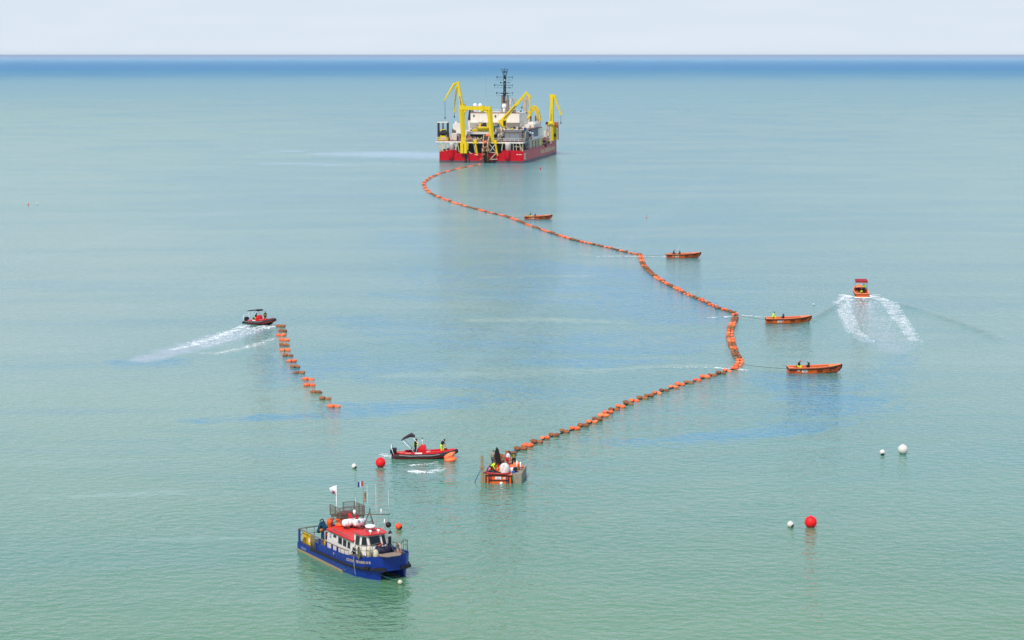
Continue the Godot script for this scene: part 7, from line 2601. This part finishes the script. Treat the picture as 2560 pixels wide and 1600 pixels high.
	streak([P(615, 815), P(560, 840), P(490, 862), P(430, 876)], [1.0, 1.4, 1.2, 0.7], milk, 0.95, 0.8, 0.05)
	streak([P(690, 846), P(610, 872), P(540, 884), P(500, 882)], [1.1, 1.5, 1.2, 0.6], Color(0.315, 0.415, 0.332), 0.8, 0.7, 0.04)
	# the near inflatable's stir
	streak([P(1015, 1172), P(1060, 1180), P(1105, 1172), P(1090, 1160)], [0.7, 1.2, 0.9, 0.5], Color(0.249, 0.349, 0.299), 0.8, 1.0)
	streak([P(985, 1142), P(965, 1138)], [1.0, 0.6], Color(0.249, 0.349, 0.299), 0.8, 1.0)

func froth_along(pts: Array, wid: Array, n: int, size: float, rng: RandomNumberGenerator, edge := 0.0) -> Array:
	var o := []
	var tries := 0
	while o.size() < n and tries < n * 6:
		tries += 1
		var s := rng.randi() % (pts.size() - 1)
		var t := rng.randf()
		var a: Vector2 = pts[s]
		var b: Vector2 = pts[s + 1]
		var side := (b - a).normalized().orthogonal()
		var u := rng.randf_range(-1, 1)
		if edge > 0.0:
			u = signf(u) * pow(absf(u), edge)
		var p := a.lerp(b, t) + side * u * lerpf(wid[s], wid[s + 1], t)
		if fine.get_noise_2d(p.x * 0.45, p.y * 0.9) + 0.3 * rng.randf() < 0.12:
			continue
		var fade := 1.0 - 0.6 * (s + t) / (pts.size() - 1)
		o.append([p.x, p.y, size * fade * rng.randf_range(0.35, 1.0)])
	return o

func build_foam():
	var rng := RandomNumberGenerator.new()
	rng.seed = 1234
	var a := froth_along([Vector2(59.0, -358.8), Vector2(56.0, -350.4), Vector2(53.9, -332.1), Vector2(51.7, -312.8), Vector2(52.1, -300.7)], [1.1, 1.2, 1.2, 1.2, 1.0], 950, 0.2, rng)
	a += froth_along([Vector2(62.5, -359.6), Vector2(63.8, -348.4), Vector2(61.9, -331.1), Vector2(60.9, -319.9), Vector2(59.0, -300.7)], [1.0, 1.3, 1.2, 1.1, 1.0], 950, 0.2, rng)
	a += froth_along([Vector2(60.6, -356.7), Vector2(58.8, -341.3), Vector2(57.2, -318.9), Vector2(56.1, -292.6)], [1.6, 3.6, 4.2, 3.8], 700, 0.16, rng)
	a += froth_along([Vector2(57.6, -361.1), Vector2(58.6, -357.6), Vector2(60.5, -356.1), Vector2(62.3, -357.6), Vector2(63.7, -361.1)], [0.7, 0.7, 0.6, 0.7, 0.7], 420, 0.34, rng)
	foam("wake_froth", "white froth of the speeding boat's wake", a, 1)
	a = froth_along([P(676, 815), P(612, 826), P(540, 848), P(480, 866)], [1.4, 2.6, 2.8, 2.2], 900, 0.18, rng)
	a += froth_along([P(615, 813), P(560, 838), P(490, 861), P(430, 876)], [0.7, 0.9, 0.9, 0.7], 700, 0.22, rng)
	a += froth_along([P(690, 845), P(610, 871), P(540, 884)], [0.6, 0.7, 0.6], 160, 0.18, rng)
	foam("wake_froth", "white froth behind and under the far red inflatable", a, 2)
	a = froth_along([P(1018, 1166), P(1040, 1163), P(1080, 1162), P(1092, 1155)], [0.25, 0.3, 0.3, 0.25], 110, 0.09, rng)
	a += froth_along([P(1022, 1176), P(1055, 1182), P(1095, 1176), P(1106, 1170)], [0.5, 0.7, 0.6, 0.35], 330, 0.11, rng)
	a += froth_along([P(985, 1143), P(966, 1138), P(952, 1136)], [0.6, 0.6, 0.4], 110, 0.11, rng)
	foam("churned_froth", "white curls of froth beside the near red inflatable", a, 3)
	a = froth_along([P(1830, 792), P(1800, 793), P(1770, 795)], [0.8, 0.7, 0.4], 40, 0.3, rng)
	a += froth_along([P(1852, 789), P(1870, 791), P(1900, 792)], [0.6, 0.6, 0.6], 40, 0.3, rng)
	a += froth_along([P(1846, 922), P(1858, 926), P(1840, 925)], [0.5, 0.6, 0.5], 30, 0.25, rng)
	a += froth_along([P(1830, 921), P(1800, 920), P(1740, 918), P(1660, 920)], [0.7, 0.6, 0.5, 0.4], 70, 0.25, rng)
	a += froth_along([P(1600, 641), P(1560, 641), P(1480, 642)], [0.7, 0.8, 0.6], 50, 0.35, rng)
	a += froth_along([P(1608, 641), P(1640, 641), P(1665, 641)], [0.6, 0.6, 0.6], 30, 0.35, rng)
	foam("wash_froth", "flecks of froth where the tow boats' wash meets the string", a, 4)

func build_all():
	build_floats()
	build_ship()
	build_workboat()
	build_workboat_gear()
	build_inflatables()
	build_raft()
	build_tow_boats()
	build_buoys()
	build_far_ships()
	rope("tow_line", [Vector3(3.23, 0.5, -530.12), Vector3(-1.01, 0.25, -532.80)], 0.03, Color(0.35, 0.35, 0.28), "tow line from the farthest tow boat to the string", 0.1)
	rope("tow_line", [Vector3(32.02, 0.5, -428.50), Vector3(26.79, 0.25, -431.05)], 0.03, Color(0.35, 0.35, 0.28), "tow line from the second farthest tow boat to the far kink", 0.1)
	rope("tow_line", [Vector3(39.81, 0.5, -322.98), Vector3(36.01, 0.25, -330.60)], 0.03, Color(0.35, 0.35, 0.28), "tow line from the third tow boat to the kink beside it", 0.1)
	rope("tow_line", [Vector3(36.43, 0.5, -271.50), Vector3(30.83, 0.25, -277.37)], 0.03, Color(0.35, 0.35, 0.28), "tow line from the nearest tow boat to the right-hand bend", 0.1)
	rope("tow_line", [Vector3(-7.29, 0.9, -212.07), Vector3(-6.29, 0.7, -211.36)], 0.02, Color(0.25, 0.40, 0.2), "short line holding the orange float under the inflatable's bow")
	build_foam()
